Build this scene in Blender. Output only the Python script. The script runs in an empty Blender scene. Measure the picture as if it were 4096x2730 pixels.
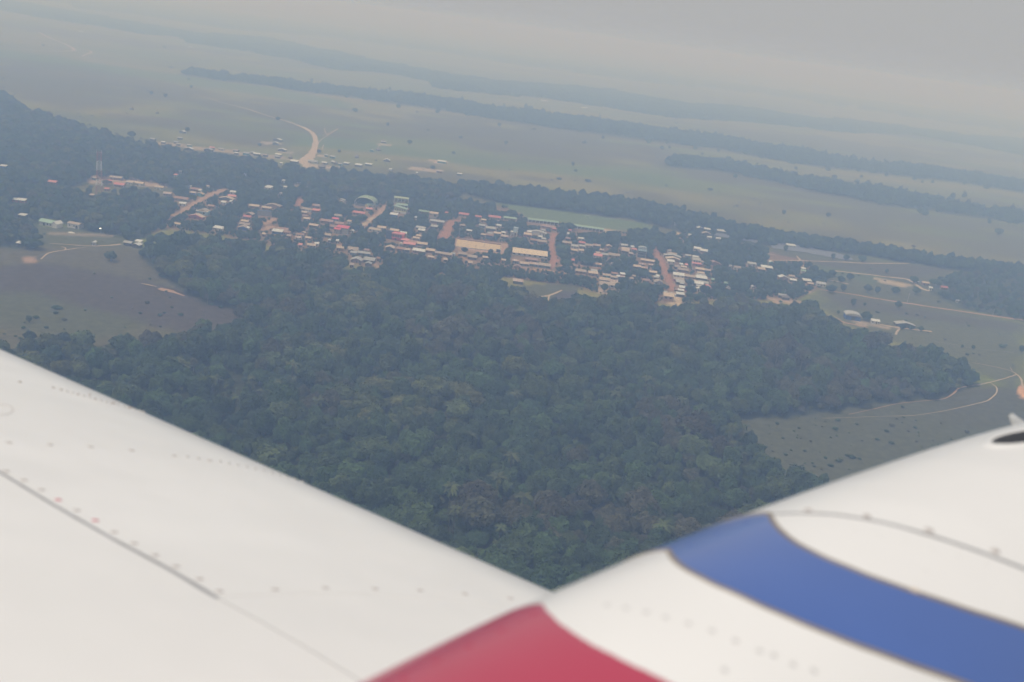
import bpy, math, random
import numpy as np
from mathutils import Matrix, Vector

R_ = math.radians
scene = bpy.context.scene
COL = scene.collection

# ------------------------------------------------------------------ camera
CAM_H = 230.0
PITCH, ROLL = 17.4, 7.6
FPX = 35.0 / 36.0 * 4096.0
cam_data = bpy.data.cameras.new('camera')
cam = bpy.data.objects.new('camera', cam_data)
COL.objects.link(cam)
cam_data.sensor_width = 36.0
cam_data.lens = 35.0
cam_data.clip_start = 0.05
cam_data.clip_end = 200000.0
CAM_M = (Matrix.Translation((0, 0, CAM_H)) @ Matrix.Rotation(R_(90 - PITCH), 4, 'X')
         @ Matrix.Rotation(R_(ROLL), 4, 'Z'))
cam.matrix_world = CAM_M
cam_data.dof.use_dof = True
cam_data.dof.focus_distance = 1000.0
cam_data.dof.aperture_fstop = 2.3
scene.camera = cam

# ------------------------------------------------------------------ sky, sun, exposure
SUN_EL, SUN_AZ = 64.0, -115.0          # azimuth measured from +Y (view direction) towards +X
world = bpy.data.worlds.new('World')
scene.world = world
world.use_nodes = True
wn = world.node_tree
wn.nodes.clear()
w_out = wn.nodes.new('ShaderNodeOutputWorld')
w_bg = wn.nodes.new('ShaderNodeBackground')
w_sky = wn.nodes.new('ShaderNodeTexSky')
w_sky.sky_type = 'NISHITA'
w_sky.sun_disc = False
w_sky.sun_elevation = R_(SUN_EL)
w_sky.sun_rotation = R_(SUN_AZ)
w_sky.dust_density = 6.0
w_sky.air_density = 1.0
w_mix = wn.nodes.new('ShaderNodeMix')
w_mix.data_type = 'RGBA'
w_mix.inputs[0].default_value = 0.9   # smoke-grey overcast veil over the clear sky
w_mix.inputs[7].default_value = (5.28, 5.34, 5.42, 1)
wn.links.new(w_sky.outputs[0], w_mix.inputs[6])
wn.links.new(w_mix.outputs[2], w_bg.inputs[0])
w_bg.inputs[1].default_value = 0.09
wn.links.new(w_bg.outputs[0], w_out.inputs[0])

sun_data = bpy.data.lights.new('sun', 'SUN')
sun = bpy.data.objects.new('sun', sun_data)
COL.objects.link(sun)
sun_data.energy = 2.3
sun_data.angle = R_(0.6)
sun_data.color = (1.0, 0.955, 0.89)
_se, _sa = R_(SUN_EL), R_(SUN_AZ)
SUN_DIR = Vector((math.sin(_sa) * math.cos(_se), math.cos(_sa) * math.cos(_se), math.sin(_se)))
sun.rotation_euler = SUN_DIR.to_track_quat('Z', 'Y').to_euler()

vs = scene.view_settings
vs.view_transform = 'Standard'
vs.look = 'None'
vs.exposure = 0.0
vs.gamma = 1.0
scene.cycles.max_bounces = 6
scene.cycles.diffuse_bounces = 2
scene.cycles.transparent_max_bounces = 4
scene.cycles.volume_bounces = 1

# ------------------------------------------------------------------ pixel <-> ground
VIEWS = {  # zoom windows of the photograph: x0, y0, scale
    'c1': (0, 550, 2.851), 'c2': (600, 500, 2.851), 'c3': (1200, 700, 2.851), 'c4': (1700, 800, 2.851),
    'c5': (2300, 850, 2.851), 'c6': (3000, 850, 2.090), 'c7': (0, 850, 2.614),
    'd1': (2050, 900, 5.8075), 'd2': (2400, 960, 5.8075), 'd3': (2650, 960, 5.8075), 'd4': (2980, 980, 5.227),
    'd5': (1650, 820, 5.227), 'd6': (1250, 780, 5.227), 'd7': (650, 680, 5.227), 'd8': (960, 780, 5.8075),
    'A': (0, 0, 1.681), 'B': (1300, 0, 1.681), 'C': (2600, 200, 1.573), 'f': (0, 0, 0.57446), 'p': (0, 0, 1.0)}
CM = np.array(CAM_M)
CR, CT = CM[:3, :3], CM[:3, 3]


def px(tag, x, y):
    a = VIEWS[tag]
    return a[0] + x / a[2], a[1] + y / a[2]


def ray(X, Y):
    d = np.array([(X - 2048.0) / FPX, (1365.0 - Y) / FPX, -1.0])
    return CR @ d


def ground(tag, x, y, z=0.0):
    X, Y = px(tag, x, y)
    d = ray(X, Y)
    t = (z - CT[2]) / min(d[2], -0.006)
    p = CT + t * d
    return p


def project(P):
    """world points (n,3) -> photo pixels (n,2), depth"""
    q = (np.asarray(P, float) - CT) @ CR
    dz = np.maximum(-q[:, 2], 1e-6)
    return np.stack([2048.0 + q[:, 0] / dz * FPX, 1365.0 - q[:, 1] / dz * FPX], 1), -q[:, 2]


def inpoly(P, poly):
    P = np.asarray(P, float)
    x, y = P[:, 0], P[:, 1]
    ins = np.zeros(len(P), bool)
    n = len(poly)
    j = n - 1
    for i in range(n):
        xi, yi = poly[i][0], poly[i][1]
        xj, yj = poly[j][0], poly[j][1]
        if yi != yj:
            c = ((yi > y) != (yj > y)) & (x < (xj - xi) * (y - yi) / (yj - yi) + xi)
            ins ^= c
        j = i
    return ins


def noise2(x, y, seed=0):
    """smooth value noise, numpy"""
    rs = np.random.RandomState(seed)
    T = rs.rand(256, 256)
    xi, yi = np.floor(x).astype(int), np.floor(y).astype(int)
    fx, fy = x - xi, y - yi
    fx, fy = fx * fx * (3 - 2 * fx), fy * fy * (3 - 2 * fy)
    a, b = T[xi & 255, yi & 255], T[(xi + 1) & 255, yi & 255]
    c, d = T[xi & 255, (yi + 1) & 255], T[(xi + 1) & 255, (yi + 1) & 255]
    return (a * (1 - fx) + b * fx) * (1 - fy) + (c * (1 - fx) + d * fx) * fy


# ------------------------------------------------------------------ materials
def new_mat(name):
    m = bpy.data.materials.new(name)
    m.use_nodes = True
    nt = m.node_tree
    return m, nt, nt.nodes['Principled BSDF']


def simple_mat(name, col, rough=0.8, noise=0.0, scale=1.0, col2=None, metallic=0.0, coat=0.0, vary=0.0, spec=0.3):
    m, nt, b = new_mat(name)
    b.inputs['Roughness'].default_value = rough
    b.inputs['Metallic'].default_value = metallic
    b.inputs['Specular IOR Level'].default_value = spec
    b.inputs['Coat Weight'].default_value = coat
    b.inputs['Base Color'].default_value = (*col, 1)
    out = None
    if noise > 0:
        tc = nt.nodes.new('ShaderNodeTexCoord')
        n = nt.nodes.new('ShaderNodeTexNoise')
        n.inputs['Scale'].default_value = scale
        n.inputs['Detail'].default_value = 4
        nt.links.new(tc.outputs['Object'], n.inputs['Vector'])
        r = nt.nodes.new('ShaderNodeValToRGB')
        c2 = col2 if col2 else tuple(max(0, c * (1 - noise)) for c in col)
        r.color_ramp.elements[0].position = 0.35
        r.color_ramp.elements[1].position = 0.65
        r.color_ramp.elements[0].color = (*c2, 1)
        r.color_ramp.elements[1].color = (*col, 1)
        nt.links.new(n.outputs[0], r.inputs[0])
        out = r.outputs[0]
    if vary > 0:
        oi = nt.nodes.new('ShaderNodeObjectInfo')
        mr = nt.nodes.new('ShaderNodeMapRange')
        mr.inputs[3].default_value = 1 - vary
        mr.inputs[4].default_value = 1 + vary
        nt.links.new(oi.outputs['Random'], mr.inputs[0])
        hs = nt.nodes.new('ShaderNodeHueSaturation')
        hs.inputs['Color'].default_value = (*col, 1)
        nt.links.new(mr.outputs[0], hs.inputs['Value'])
        if out:
            nt.links.new(out, hs.inputs['Color'])
        out = hs.outputs[0]
    if out:
        nt.links.new(out, b.inputs['Base Color'])
    return m


# ------------------------------------------------------------------ mesh helpers
class MB:
    """collects boxes, prisms and tubes; build() links them as ONE mesh object"""

    def __init__(self):
        self.v, self.f, self.mi = [], [], []

    def add(self, vs, fs, mi=0):
        o = len(self.v)
        self.v += [tuple(map(float, p)) for p in vs]
        self.f += [tuple(i + o for i in f) for f in fs]
        self.mi += [mi] * len(fs)
        return self

    def box(self, x0, x1, y0, y1, z0, z1, mi=0):
        vs = [(x0, y0, z0), (x1, y0, z0), (x1, y1, z0), (x0, y1, z0), (x0, y0, z1), (x1, y0, z1), (x1, y1, z1), (x0, y1, z1)]
        fs = [(0, 3, 2, 1), (4, 5, 6, 7), (0, 1, 5, 4), (1, 2, 6, 5), (2, 3, 7, 6), (3, 0, 4, 7)]
        return self.add(vs, fs, mi)

    def prism(self, sec, a0, a1, axis, mi=0):
        """closed section [(s, z)] extruded along axis 'x' (s is y) or 'y' (s is x)"""
        n = len(sec)
        vs = []
        for a in (a0, a1):
            for s, z in sec:
                vs.append((a, s, z) if axis == 'x' else (s, a, z))
        fs = [tuple(range(n)), tuple(range(2 * n - 1, n - 1, -1))]
        for i in range(n):
            j = (i + 1) % n
            fs.append((i, n + i, n + j, j))
        return self.add(vs, fs, mi)

    def tube(self, p, q, r0, r1=None, n=8, mi=0):
        r1 = r0 if r1 is None else r1
        p, q = Vector(p), Vector(q)
        d = (q - p).normalized()
        u = d.orthogonal().normalized()
        w = d.cross(u)
        vs = []
        for c, r in ((p, r0), (q, r1)):
            for k in range(n):
                a = 2 * math.pi * k / n
                vs.append(c + (u * math.cos(a) + w * math.sin(a)) * r)
        fs = [tuple(range(n - 1, -1, -1)), tuple(range(n, 2 * n))]
        for k in range(n):
            j = (k + 1) % n
            fs.append((k, j, n + j, n + k))
        return self.add(vs, fs, mi)

    def build(self, name, mats, parent=None, loc=(0, 0, 0), rz=0, smooth=False):
        me = bpy.data.meshes.new(name)
        me.from_pydata(self.v, [], self.f)
        mats = mats if isinstance(mats, (list, tuple)) else [mats]
        for m in mats:
            me.materials.append(m)
        if len(mats) > 1:
            me.polygons.foreach_set('material_index', self.mi)
        if smooth:
            me.polygons.foreach_set('use_smooth', [True] * len(me.polygons))
        me.update()
        o = bpy.data.objects.new(name, me)
        COL.objects.link(o)
        o.location = loc
        o.rotation_euler = (0, 0, rz)
        if parent:
            o.parent = parent
        return o


def np_mesh(name, V, F, mat, smooth=False):
    """fast mesh from arrays; F is (n,3) or (n,4)"""
    me = bpy.data.meshes.new(name)
    V = np.asarray(V, np.float32)
    F = np.asarray(F, np.int32)
    k = F.shape[1]
    me.vertices.add(len(V))
    me.vertices.foreach_set('co', V.ravel())
    me.loops.add(F.size)
    me.loops.foreach_set('vertex_index', F.ravel())
    me.polygons.add(len(F))
    me.polygons.foreach_set('loop_start', np.arange(0, F.size, k, dtype=np.int32))
    me.polygons.foreach_set('loop_total', np.full(len(F), k, np.int32))
    if smooth:
        me.polygons.foreach_set('use_smooth', np.ones(len(F), bool))
    me.update(calc_edges=True)
    me.validate()
    for m in (mat if isinstance(mat, (list, tuple)) else [mat]):
        me.materials.append(m)
    return me


def link(name, me, parent=None, loc=(0, 0, 0), rz=0.0):
    o = bpy.data.objects.new(name, me)
    COL.objects.link(o)
    o.location = loc
    o.rotation_euler = (0, 0, rz)
    if parent:
        o.parent = parent
    return o


def tag(o, label=None, cat=None, group=None, kind=None):
    if label:
        o['label'] = label
    if cat:
        o['category'] = cat
    if group:
        o['group'] = group
    if kind:
        o['kind'] = kind
    return o


def thing(name, label, cat, loc, rz=0.0, group=None):
    o = bpy.data.objects.new(name, None)
    COL.objects.link(o)
    o.empty_display_size = 0.5
    o.location = loc
    o.rotation_euler = (0, 0, rz)
    return tag(o, label, cat, group)


# ------------------------------------------------------------------ regions (pixel outlines of the photo laid on the ground)
HAZE_COL = (0.30, 0.45, 0.79, 1)
HAZE_DENS = 0.00092


def F(pts):   # outlines read off the 2353 px wide view
    return [('f', x, y) for x, y in pts]


def T(tag_, pts):
    return [(tag_, x, y) for x, y in pts]


def world_poly(pts):
    return [tuple(ground(*p)[:2]) for p in pts]


MAIN_FOREST = F([(560, 735), (545, 712), (470, 698), (400, 655), (345, 612), (322, 585), (335, 566), (420, 560), (520, 566), (620, 580), (720, 596),
                 (790, 622), (870, 632), (900, 640), (960, 640), (1060, 645), (1150, 648), (1180, 672), (1205, 700), (1260, 712), (1320, 690),
                 (1345, 700), (1450, 708), (1560, 718), (1650, 712), (1700, 705), (1790, 715), (1880, 740), (1930, 775), (2000, 800), (2060, 820),
                 (2140, 825), (2200, 852), (2245, 884), (2150, 915), (2060, 922), (1960, 938), (1880, 948), (1810, 962), (1720, 958), (1690, 968),
                 (1700, 1000), (1740, 1050), (1780, 1085), (1820, 1115), (1890, 1120), (1960, 1200), (1900, 1300), (1600, 1500), (1280, 1600), (1000, 1450),
                 (800, 1300), (700, 1650), (200, 1500), (-200, 1250), (-450, 1000), (-300, 880), (-60, 828), (40, 822), (110, 812), (250, 814), (420, 788), (500, 765)])
LEFT_WOOD = F([(-120, 195), (0, 215), (60, 258), (160, 288), (280, 325), (420, 356), (560, 370), (690, 398), (800, 404), (900, 412), (1000, 425),
               (1070, 440), (1040, 462), (960, 466), (900, 462), (800, 452), (720, 445), (640, 425), (560, 432), (420, 440), (330, 418), (240, 414), (200, 420),
               (120, 440), (0, 410), (-120, 400)])
LEFT_TOWN_WOOD = F([(-120, 405), (0, 415), (120, 445), (205, 440), (230, 455), (330, 440), (390, 470), (400, 500), (330, 548), (300, 560),
                    (280, 545), (190, 530), (100, 500), (80, 520), (90, 565), (20, 570), (-120, 560)])
BELT_NEAR = F([(1050, 440), (1060, 428), (1150, 436), (1240, 446), (1340, 456), (1430, 466), (1560, 490), (1700, 528), (1850, 552), (2000, 572), (2150, 597),
               (2353, 625), (2480, 640), (2480, 662), (2353, 642), (2150, 615), (2000, 590), (1850, 573), (1700, 560), (1600, 545), (1530, 525), (1450, 505),
               (1330, 490), (1200, 474), (1130, 466)])
RIGHT_WOOD = F([(2160, 640), (2260, 622), (2353, 635), (2500, 650), (2500, 790), (2353, 738), (2280, 726), (2200, 705), (2130, 672)])
BELT_A = F([(410, 172), (480, 182), (640, 203), (800, 224), (960, 246), (1130, 272), (1300, 300), (1500, 326), (1640, 342), (1760, 366), (1900, 388), (2050, 402),
            (2200, 420), (2353, 444), (2500, 462), (2500, 448), (2353, 424), (2200, 398), (2050, 380), (1900, 362), (1760, 338), (1640, 318), (1500, 300), (1300, 272), (1130, 246), (960, 226), (800, 208), (640, 190),
            (480, 172), (430, 164)])
BELT_B = F([(1528, 384), (1640, 392), (1760, 416), (1900, 444), (2050, 472), (2200, 496), (2353, 512), (2500, 532), (2500, 514), (2353, 494), (2250, 480), (2100, 456), (1950, 428), (1800, 404), (1640, 374), (1550, 364)])
FAR_BELTS = [
    F([(-150, 10), (0, 22), (100, 42), (250, 62), (330, 78), (420, 86), (440, 100), (560, 118), (720, 148), (760, 160), (900, 170), (1000, 190), (1010, 205), (1200, 222), (1400, 246),
       (1560, 272), (1700, 276), (1900, 296), (2100, 318), (2260, 340), (2353, 360), (2500, 372), (2500, 345), (2353, 330), (2150, 310), (2000, 290), (1850, 272), (1700, 250), (1560, 238), (1400, 212), (1300, 206), (1180, 196), (1050, 178),
       (950, 160), (830, 140), (700, 112), (600, 92), (470, 84), (330, 58), (200, 38), (0, 2), (-150, -15)]),
    F([(190, 22), (330, 36), (520, 66), (700, 82), (850, 98), (1000, 120), (1150, 144), (1330, 170), (1500, 190), (1700, 210), (1900, 236), (2100, 262), (2353, 296), (2500, 312),
       (2500, 300), (2353, 283), (2100, 248), (1900, 222), (1700, 200), (1500, 174), (1330, 150), (1150, 128), (1000, 104), (850, 82), (700, 62), (520, 40), (330, 14), (190, 4)]),
    F([(520, 18), (700, 44), (850, 66), (1000, 84), (1200, 112), (1400, 140), (1600, 168), (1800, 194), (2000, 220), (2200, 246), (2400, 268), (2400, 256), (2200, 232), (2000, 207), (1800, 180), (1600, 152), (1400, 126),
       (1200, 98), (1000, 70), (850, 50), (700, 30), (520, 6)]),
]
VILLAGE = F([(400, 440), (560, 435), (640, 430), (720, 450), (900, 468), (1040, 468), (1200, 482), (1330, 500), (1450, 520), (1530, 545), (1600, 530), (1700, 560), (1850, 600),
             (1900, 650), (1830, 690), (1750, 690), (1640, 690), (1540, 700), (1420, 690), (1330, 660), (1180, 640), (1050, 632), (900, 625), (800, 605), (720, 585), (600, 560),
             (500, 540), (380, 525), (330, 545), (380, 490)])
BURN_LEFT = F([(-150, 600), (0, 612), (120, 606), (240, 624), (340, 645), (440, 672), (565, 712), (540, 740), (450, 770), (330, 745), (200, 712), (60, 682), (-150, 665)])
GREEN_LEFT = F([(-100, 670), (60, 672), (200, 706), (330, 735), (280, 765), (200, 785), (60, 760), (-100, 730)])
CLEARING = T('c4', [(1010, 1000), (1300, 960), (1640, 930), (1800, 1000), (1720, 1080), (1700, 1240), (1560, 1260), (1450, 1140), (1380, 1180), (1240, 1150), (1150, 1060)])
BURN_CLEAR = T('c4', [(1430, 1105), (1560, 1045), (1720, 1040), (1740, 1230), (1600, 1265), (1500, 1230)])
PITCH_GREEN = T('c4', [(640, -60), (900, 20), (1130, 70), (1500, 120), (1800, 170), (2281, 235), (2500, 262), (2600, 320), (2500, 385), (2260, 350), (2040, 335), (1690, 285), (1520, 262), (1160, 205), (1090, 160), (860, 60)])
FIELD_RIGHT = F([(1720, 545), (1850, 575), (2000, 592), (2150, 617), (2200, 640), (2130, 672), (2200, 710), (2353, 745), (2353, 900), (2250, 860), (2200, 830), (2060, 790), (1930, 745), (1880, 700), (1900, 650), (1850, 600)])
BURNS = [   # dark scorched swathes on the plain
    T('A', [(-60, 385), (200, 405), (500, 440), (900, 520), (1300, 590), (1500, 640), (1300, 650), (900, 600), (500, 545), (200, 500), (-60, 470)]),
    T('A', [(700, 760), (1100, 790), (1500, 850), (1900, 900), (2060, 940), (1900, 1000), (1500, 960), (1200, 890), (800, 830)]),
    T('B', [(500, 760), (1000, 840), (1500, 900), (2000, 960), (2353, 1010), (2353, 1100), (1900, 1090), (1400, 1060), (1100, 1000), (700, 900)]),
    T('C', [(-30, 610), (400, 680), (900, 800), (1300, 870), (1900, 950), (2000, 990), (1500, 960), (1000, 900), (500, 830), (100, 760)]),
    T('c6', [(150, 300), (400, 370), (800, 420), (1330, 440), (1700, 480), (1300, 560), (860, 490), (500, 430), (180, 380)]),
    T('c6', [(1650, 1470), (2000, 1440), (2240, 1480), (2240, 1600), (1600, 1600)]),
    F([(2180, 930), (2353, 890), (2400, 980), (2300, 985), (2150, 965)]),
    T('c6', [(560, 660), (1000, 740), (1500, 820), (2200, 920), (2300, 1000), (1700, 930), (1200, 850), (800, 800)]),
]
GREENS = [
    T('A', [(-60, 320), (300, 370), (700, 430), (1200, 500), (1500, 545), (1900, 610), (2353, 690), (2353, 740), (1800, 650), (1200, 560), (700, 490), (0, 380)]),
    T('B', [(-300, 900), (200, 940), (700, 1030), (1300, 1090), (1900, 1140), (2353, 1190), (2353, 1260), (1700, 1180), (1000, 1120), (400, 1030), (-300, 980)]),
    T('c6', [(250, 420), (600, 450), (1000, 520), (1250, 580), (1000, 600), (700, 520), (300, 470)]),
    F([(1660, 945), (1850, 940), (2050, 915), (2353, 890), (2400, 985), (1950, 1120), (1850, 1130), (1760, 1080), (1690, 1010)]),
]
BARE = [   # bare sandy or red soil
    (T('c7', [(195, 500), (240, 480), (330, 478), (430, 490), (420, 512), (300, 520)]), (0.34, 0.22, 0.15)),
    (T('c6', [(2225, 1460), (2300, 1440), (2330, 1560), (2260, 1560)]), (0.62, 0.34, 0.19)),
    (T('c5', [(1115, 235), (1180, 225), (1250, 260), (1200, 300), (1240, 350), (1290, 440), (1240, 450), (1190, 350), (1140, 300)]), (0.50, 0.39, 0.27)),
    (T('d4', [(780, 460), (860, 480), (900, 540), (980, 545), (900, 570), (900, 625), (850, 620), (840, 540)]), (0.50, 0.39, 0.27)),
    (T('d4', [(1110, 960), (1240, 945), (1400, 1010), (1380, 1030), (1230, 1010)]), (0.48, 0.34, 0.24)),
    (T('d4', [(250, 970), (380, 985), (500, 1090), (700, 1120), (900, 1150), (1150, 1195), (1400, 1240), (1400, 1290), (1150, 1250), (900, 1230), (650, 1220), (480, 1160), (380, 1060)]), (0.40, 0.28, 0.20)),
    (T('c6', [(590, 850), (700, 880), (800, 925), (760, 935), (640, 880)]), (0.46, 0.32, 0.22)),
    (T('c6', [(1010, 540), (1130, 565), (1320, 600), (1380, 630), (1250, 620), (1100, 590)]), (0.42, 0.33, 0.23)),
    (T('c5', [(960, 905), (1200, 940), (1220, 1040), (1180, 1065), (1020, 1055), (1100, 1010)]), (0.50, 0.38, 0.25)),
    (T('c5', [(245, 860), (420, 900), (560, 920), (760, 945), (760, 970), (520, 950), (260, 925)]), (0.44, 0.33, 0.24)),
    (T('c4', [(960, 240), (1100, 240), (1110, 285), (960, 290)]), (0.46, 0.37, 0.27)),
    (T('c5', [(315, 195), (480, 205), (480, 235), (330, 225)]), (0.48, 0.36, 0.26)),
    (T('c5', [(320, 235), (580, 260), (620, 300), (340, 270)]), (0.33, 0.28, 0.2)),
    (T('c4', [(330, 440), (480, 440), (960, 500), (960, 600), (880, 640), (330, 570)]), (0.40, 0.26, 0.19)),
    (T('c2', [(1625, 665), (1810, 675), (1820, 705), (1640, 712)]), (0.50, 0.40, 0.29)),
    (T('c2', [(0, 180), (500, 240), (1000, 300), (1300, 330), (1550, 370), (1700, 395), (1600, 410), (1300, 365), (1000, 340), (500, 280), (0, 215)]), (0.36, 0.28, 0.19)),
    (T('c2', [(1910, 345), (2030, 350), (2040, 375), (1930, 370)]), (0.50, 0.38, 0.27)),
    (T('c2', [(1760, 440), (2000, 470), (2200, 490), (2100, 500), (1780, 490)]), (0.42, 0.33, 0.23)),
    (T('c2', [(1440, 295), (1640, 305), (1650, 330), (1500, 325)]), (0.36, 0.29, 0.21)),
    (T('c2', [(1260, 195), (1500, 215), (1500, 232), (1300, 220)]), (0.38, 0.30, 0.21)),
    (T('B', [(350, 962), (440, 970), (450, 982), (360, 980)]), (0.42, 0.33, 0.24)),
    (T('B', [(690, 1076), (830, 1090), (840, 1103), (740, 1095)]), (0.46, 0.33, 0.23)),
    (T('B', [(480, 1120), (640, 1130), (800, 1150), (780, 1165), (600, 1142)]), (0.40, 0.31, 0.22)),
    (T('c1', [(1000, 430), (1420, 440), (1900, 540), (1900, 575), (1700, 560), (1400, 520), (1150, 530), (1000, 510)]), (0.40, 0.28, 0.20)),
    (T('c1', [(480, 1070), (880, 1080), (1300, 1110), (1300, 1150), (900, 1130), (480, 1090)]), (0.26, 0.21, 0.15)),
    (T('c3', [(410, 800), (500, 810), (480, 840), (420, 840)]), (0.46, 0.30, 0.20)),
    (T('c3', [(850, 1000), (880, 1010), (890, 1070), (860, 1080)]), (0.48, 0.32, 0.21)),
    (T('c6', [(820, 870), (1000, 935), (1250, 962), (1200, 975), (900, 945)]), (0.36, 0.28, 0.2)),
]

# ------------------------------------------------------------------ ground: one sheet out to the horizon, with its vegetation colours
ang = np.concatenate([np.linspace(-180, -37, 30)[:-1], np.linspace(-37, 37, 620), np.linspace(37, 180, 30)[1:]])
rad = np.concatenate([[0.0, 60.0], np.geomspace(150.0, 42000.0, 520)])
AA, RR = np.meshgrid(np.radians(ang), rad)
gx, gy = RR * np.sin(AA), RR * np.cos(AA)
NA, NR = len(ang), len(rad)
gv = np.stack([gx.ravel(), gy.ravel(), np.zeros(gx.size)], 1)
ii, jj = np.meshgrid(np.arange(NR - 1), np.arange(NA - 1), indexing='ij')
i0 = (ii * NA + jj).ravel()
gf = np.stack([i0, i0 + NA, i0 + NA + 1, i0 + 1], 1)

P2 = gv[:, :2].copy()
rr = np.hypot(P2[:, 0], P2[:, 1])


def jitter(amp_near, amp_far_ratio, sc, seed):
    a = np.maximum(amp_near, amp_far_ratio * rr)
    return np.stack([P2[:, 0] + (noise2(P2[:, 0] / sc, P2[:, 1] / sc, seed) - 0.5) * 2 * a,
                     P2[:, 1] + (noise2(P2[:, 0] / sc + 31, P2[:, 1] / sc, seed + 1) - 0.5) * 2 * a], 1)


col = np.zeros((len(gv), 3))
tan, olive, plum = np.array([0.215, 0.190, 0.052]), np.array([0.138, 0.165, 0.034]), np.array([0.108, 0.098, 0.050])
n1 = noise2(P2[:, 0] / 420, P2[:, 1] / 160, 3) * 0.6 + noise2(P2[:, 0] / 130, P2[:, 1] / 50, 4) * 0.4
n2 = noise2(P2[:, 0] / 900, P2[:, 1] / 420, 5) * 0.65 + noise2(P2[:, 0] / 90, P2[:, 1] / 60, 6) * 0.35
w = np.clip((n1 - 0.3) / 0.4, 0, 1)[:, None]
col[:] = tan * (1 - w) + olive * w
w = np.clip((n2 - 0.50) / 0.16, 0, 1)[:, None] * 0.85
col[:] = col * (1 - w) + plum * w


def paint(poly, c, amt, jit=(3, 0.004, 14), soft=3, seed=11):
    wp = world_poly(poly)
    acc = np.zeros(len(gv))
    for k in range(soft):
        J = jitter(jit[0], jit[1], jit[2] * (1 + 0.7 * k), seed + 7 * k)
        acc += inpoly(J, wp)
    acc = (acc / soft * amt)[:, None]
    global col
    col = col * (1 - acc) + np.array(c) * acc


for g in GREENS:
    paint(g, (0.108, 0.155, 0.036), 0.8, (14, 0.02, 60))
for g in BURNS:
    paint(g, (0.100, 0.088, 0.054), 0.65, (14, 0.02, 60))
paint(FIELD_RIGHT, (0.092, 0.092, 0.052), 0.85, (8, 0.01, 30))
for g in BURNS[4:]:
    paint(g, (0.085, 0.072, 0.058), 0.7, (6, 0.01, 40))
paint(GREENS[2], (0.088, 0.112, 0.048), 0.8, (4, 0.005, 30))
paint(F([(-200, 540), (90, 560), (300, 560), (345, 600), (420, 665), (580, 720), (500, 765), (300, 830), (60, 830), (-200, 830)]), (0.104, 0.092, 0.054), 0.9, (3, 0.004, 20))
paint(BURN_LEFT, (0.076, 0.060, 0.053), 0.95, (9, 0.01, 35))
paint(GREENS[3], (0.084, 0.082, 0.054), 0.92, (6, 0.01, 30))
for q_ in (F([(-150, 560), (0, 570), (320, 575), (480, 660), (560, 712), (440, 668), (340, 640), (240, 620), (120, 604), (-150, 602)]),):
    paint(q_, (0.105, 0.090, 0.058), 0.85, (5, 0.006, 20))
paint(GREEN_LEFT, (0.085, 0.088, 0.046), 0.85, (10, 0.01, 35))
paint(T('c1', [(60, 1010), (480, 1000), (950, 1050), (1300, 1090), (1460, 1090), (1420, 1180), (1380, 1260), (900, 1260), (560, 1230), (400, 1270), (60, 1290)]), (0.088, 0.088, 0.046), 0.9, (2, 0.003, 14))
paint(VILLAGE, (0.22, 0.135, 0.09), 0.85, (4, 0.004, 16))
paint(CLEARING, (0.082, 0.082, 0.046), 0.9)
paint(BURN_CLEAR, (0.08, 0.066, 0.066), 0.95)
paint(PITCH_GREEN, (0.115, 0.160, 0.062), 0.95, (2, 0.002, 12))
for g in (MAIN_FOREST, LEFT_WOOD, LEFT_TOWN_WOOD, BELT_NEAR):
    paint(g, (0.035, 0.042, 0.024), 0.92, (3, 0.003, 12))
for g in [BELT_A, BELT_B, RIGHT_WOOD] + FAR_BELTS:
    paint(g, (0.05, 0.056, 0.034), 0.9, (4, 0.008, 60))
for g, c in BARE:
    paint(g, c, 0.95, (1.2, 0.0012, 6), seed=23)

gm, gnt, gb = new_mat('savanna_soil')
ga = gnt.nodes.new('ShaderNodeAttribute')
ga.attribute_name = 'soil'
gtc = gnt.nodes.new('ShaderNodeTexCoord')
gn1 = gnt.nodes.new('ShaderNodeTexNoise')
gn1.inputs['Scale'].default_value = 0.16
gn1.inputs['Detail'].default_value = 8
gn1.inputs['Roughness'].default_value = 0.65
gnt.links.new(gtc.outputs['Object'], gn1.inputs['Vector'])
gmr = gnt.nodes.new('ShaderNodeMapRange')
gmr.inputs[1].default_value, gmr.inputs[2].default_value = 0.3, 0.7
gmr.inputs[3].default_value, gmr.inputs[4].default_value = 0.72, 1.25
gnt.links.new(gn1.outputs[0], gmr.inputs[0])
ghs = gnt.nodes.new('ShaderNodeHueSaturation')
gnt.links.new(ga.outputs['Color'], ghs.inputs['Color'])
gnt.links.new(gmr.outputs[0], ghs.inputs['Value'])
gnt.links.new(ghs.outputs[0], gb.inputs['Base Color'])
gb.inputs['Roughness'].default_value = 0.95
gb.inputs['Specular IOR Level'].default_value = 0.1
gme = np_mesh('ground', gv, gf, gm)
at = gme.attributes.new('soil', 'FLOAT_COLOR', 'POINT')
at.data.foreach_set('color', np.concatenate([col, np.ones((len(col), 1))], 1).astype(np.float32).ravel())
tag(link('ground', gme), kind='structure')

# ------------------------------------------------------------------ roads and paths
soil_red = simple_mat('red_soil', (0.40, 0.20, 0.13), 0.95, 0.35, 0.25, spec=0.1)
soil_sand = simple_mat('sandy_soil', (0.52, 0.40, 0.28), 0.95, 0.25, 0.3, spec=0.1)
soil_orange = simple_mat('orange_soil', (0.45, 0.285, 0.185), 0.95, 0.3, 0.3, spec=0.1)
ROAD_POLYS = []     # image outlines kept free of fill trees


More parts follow.
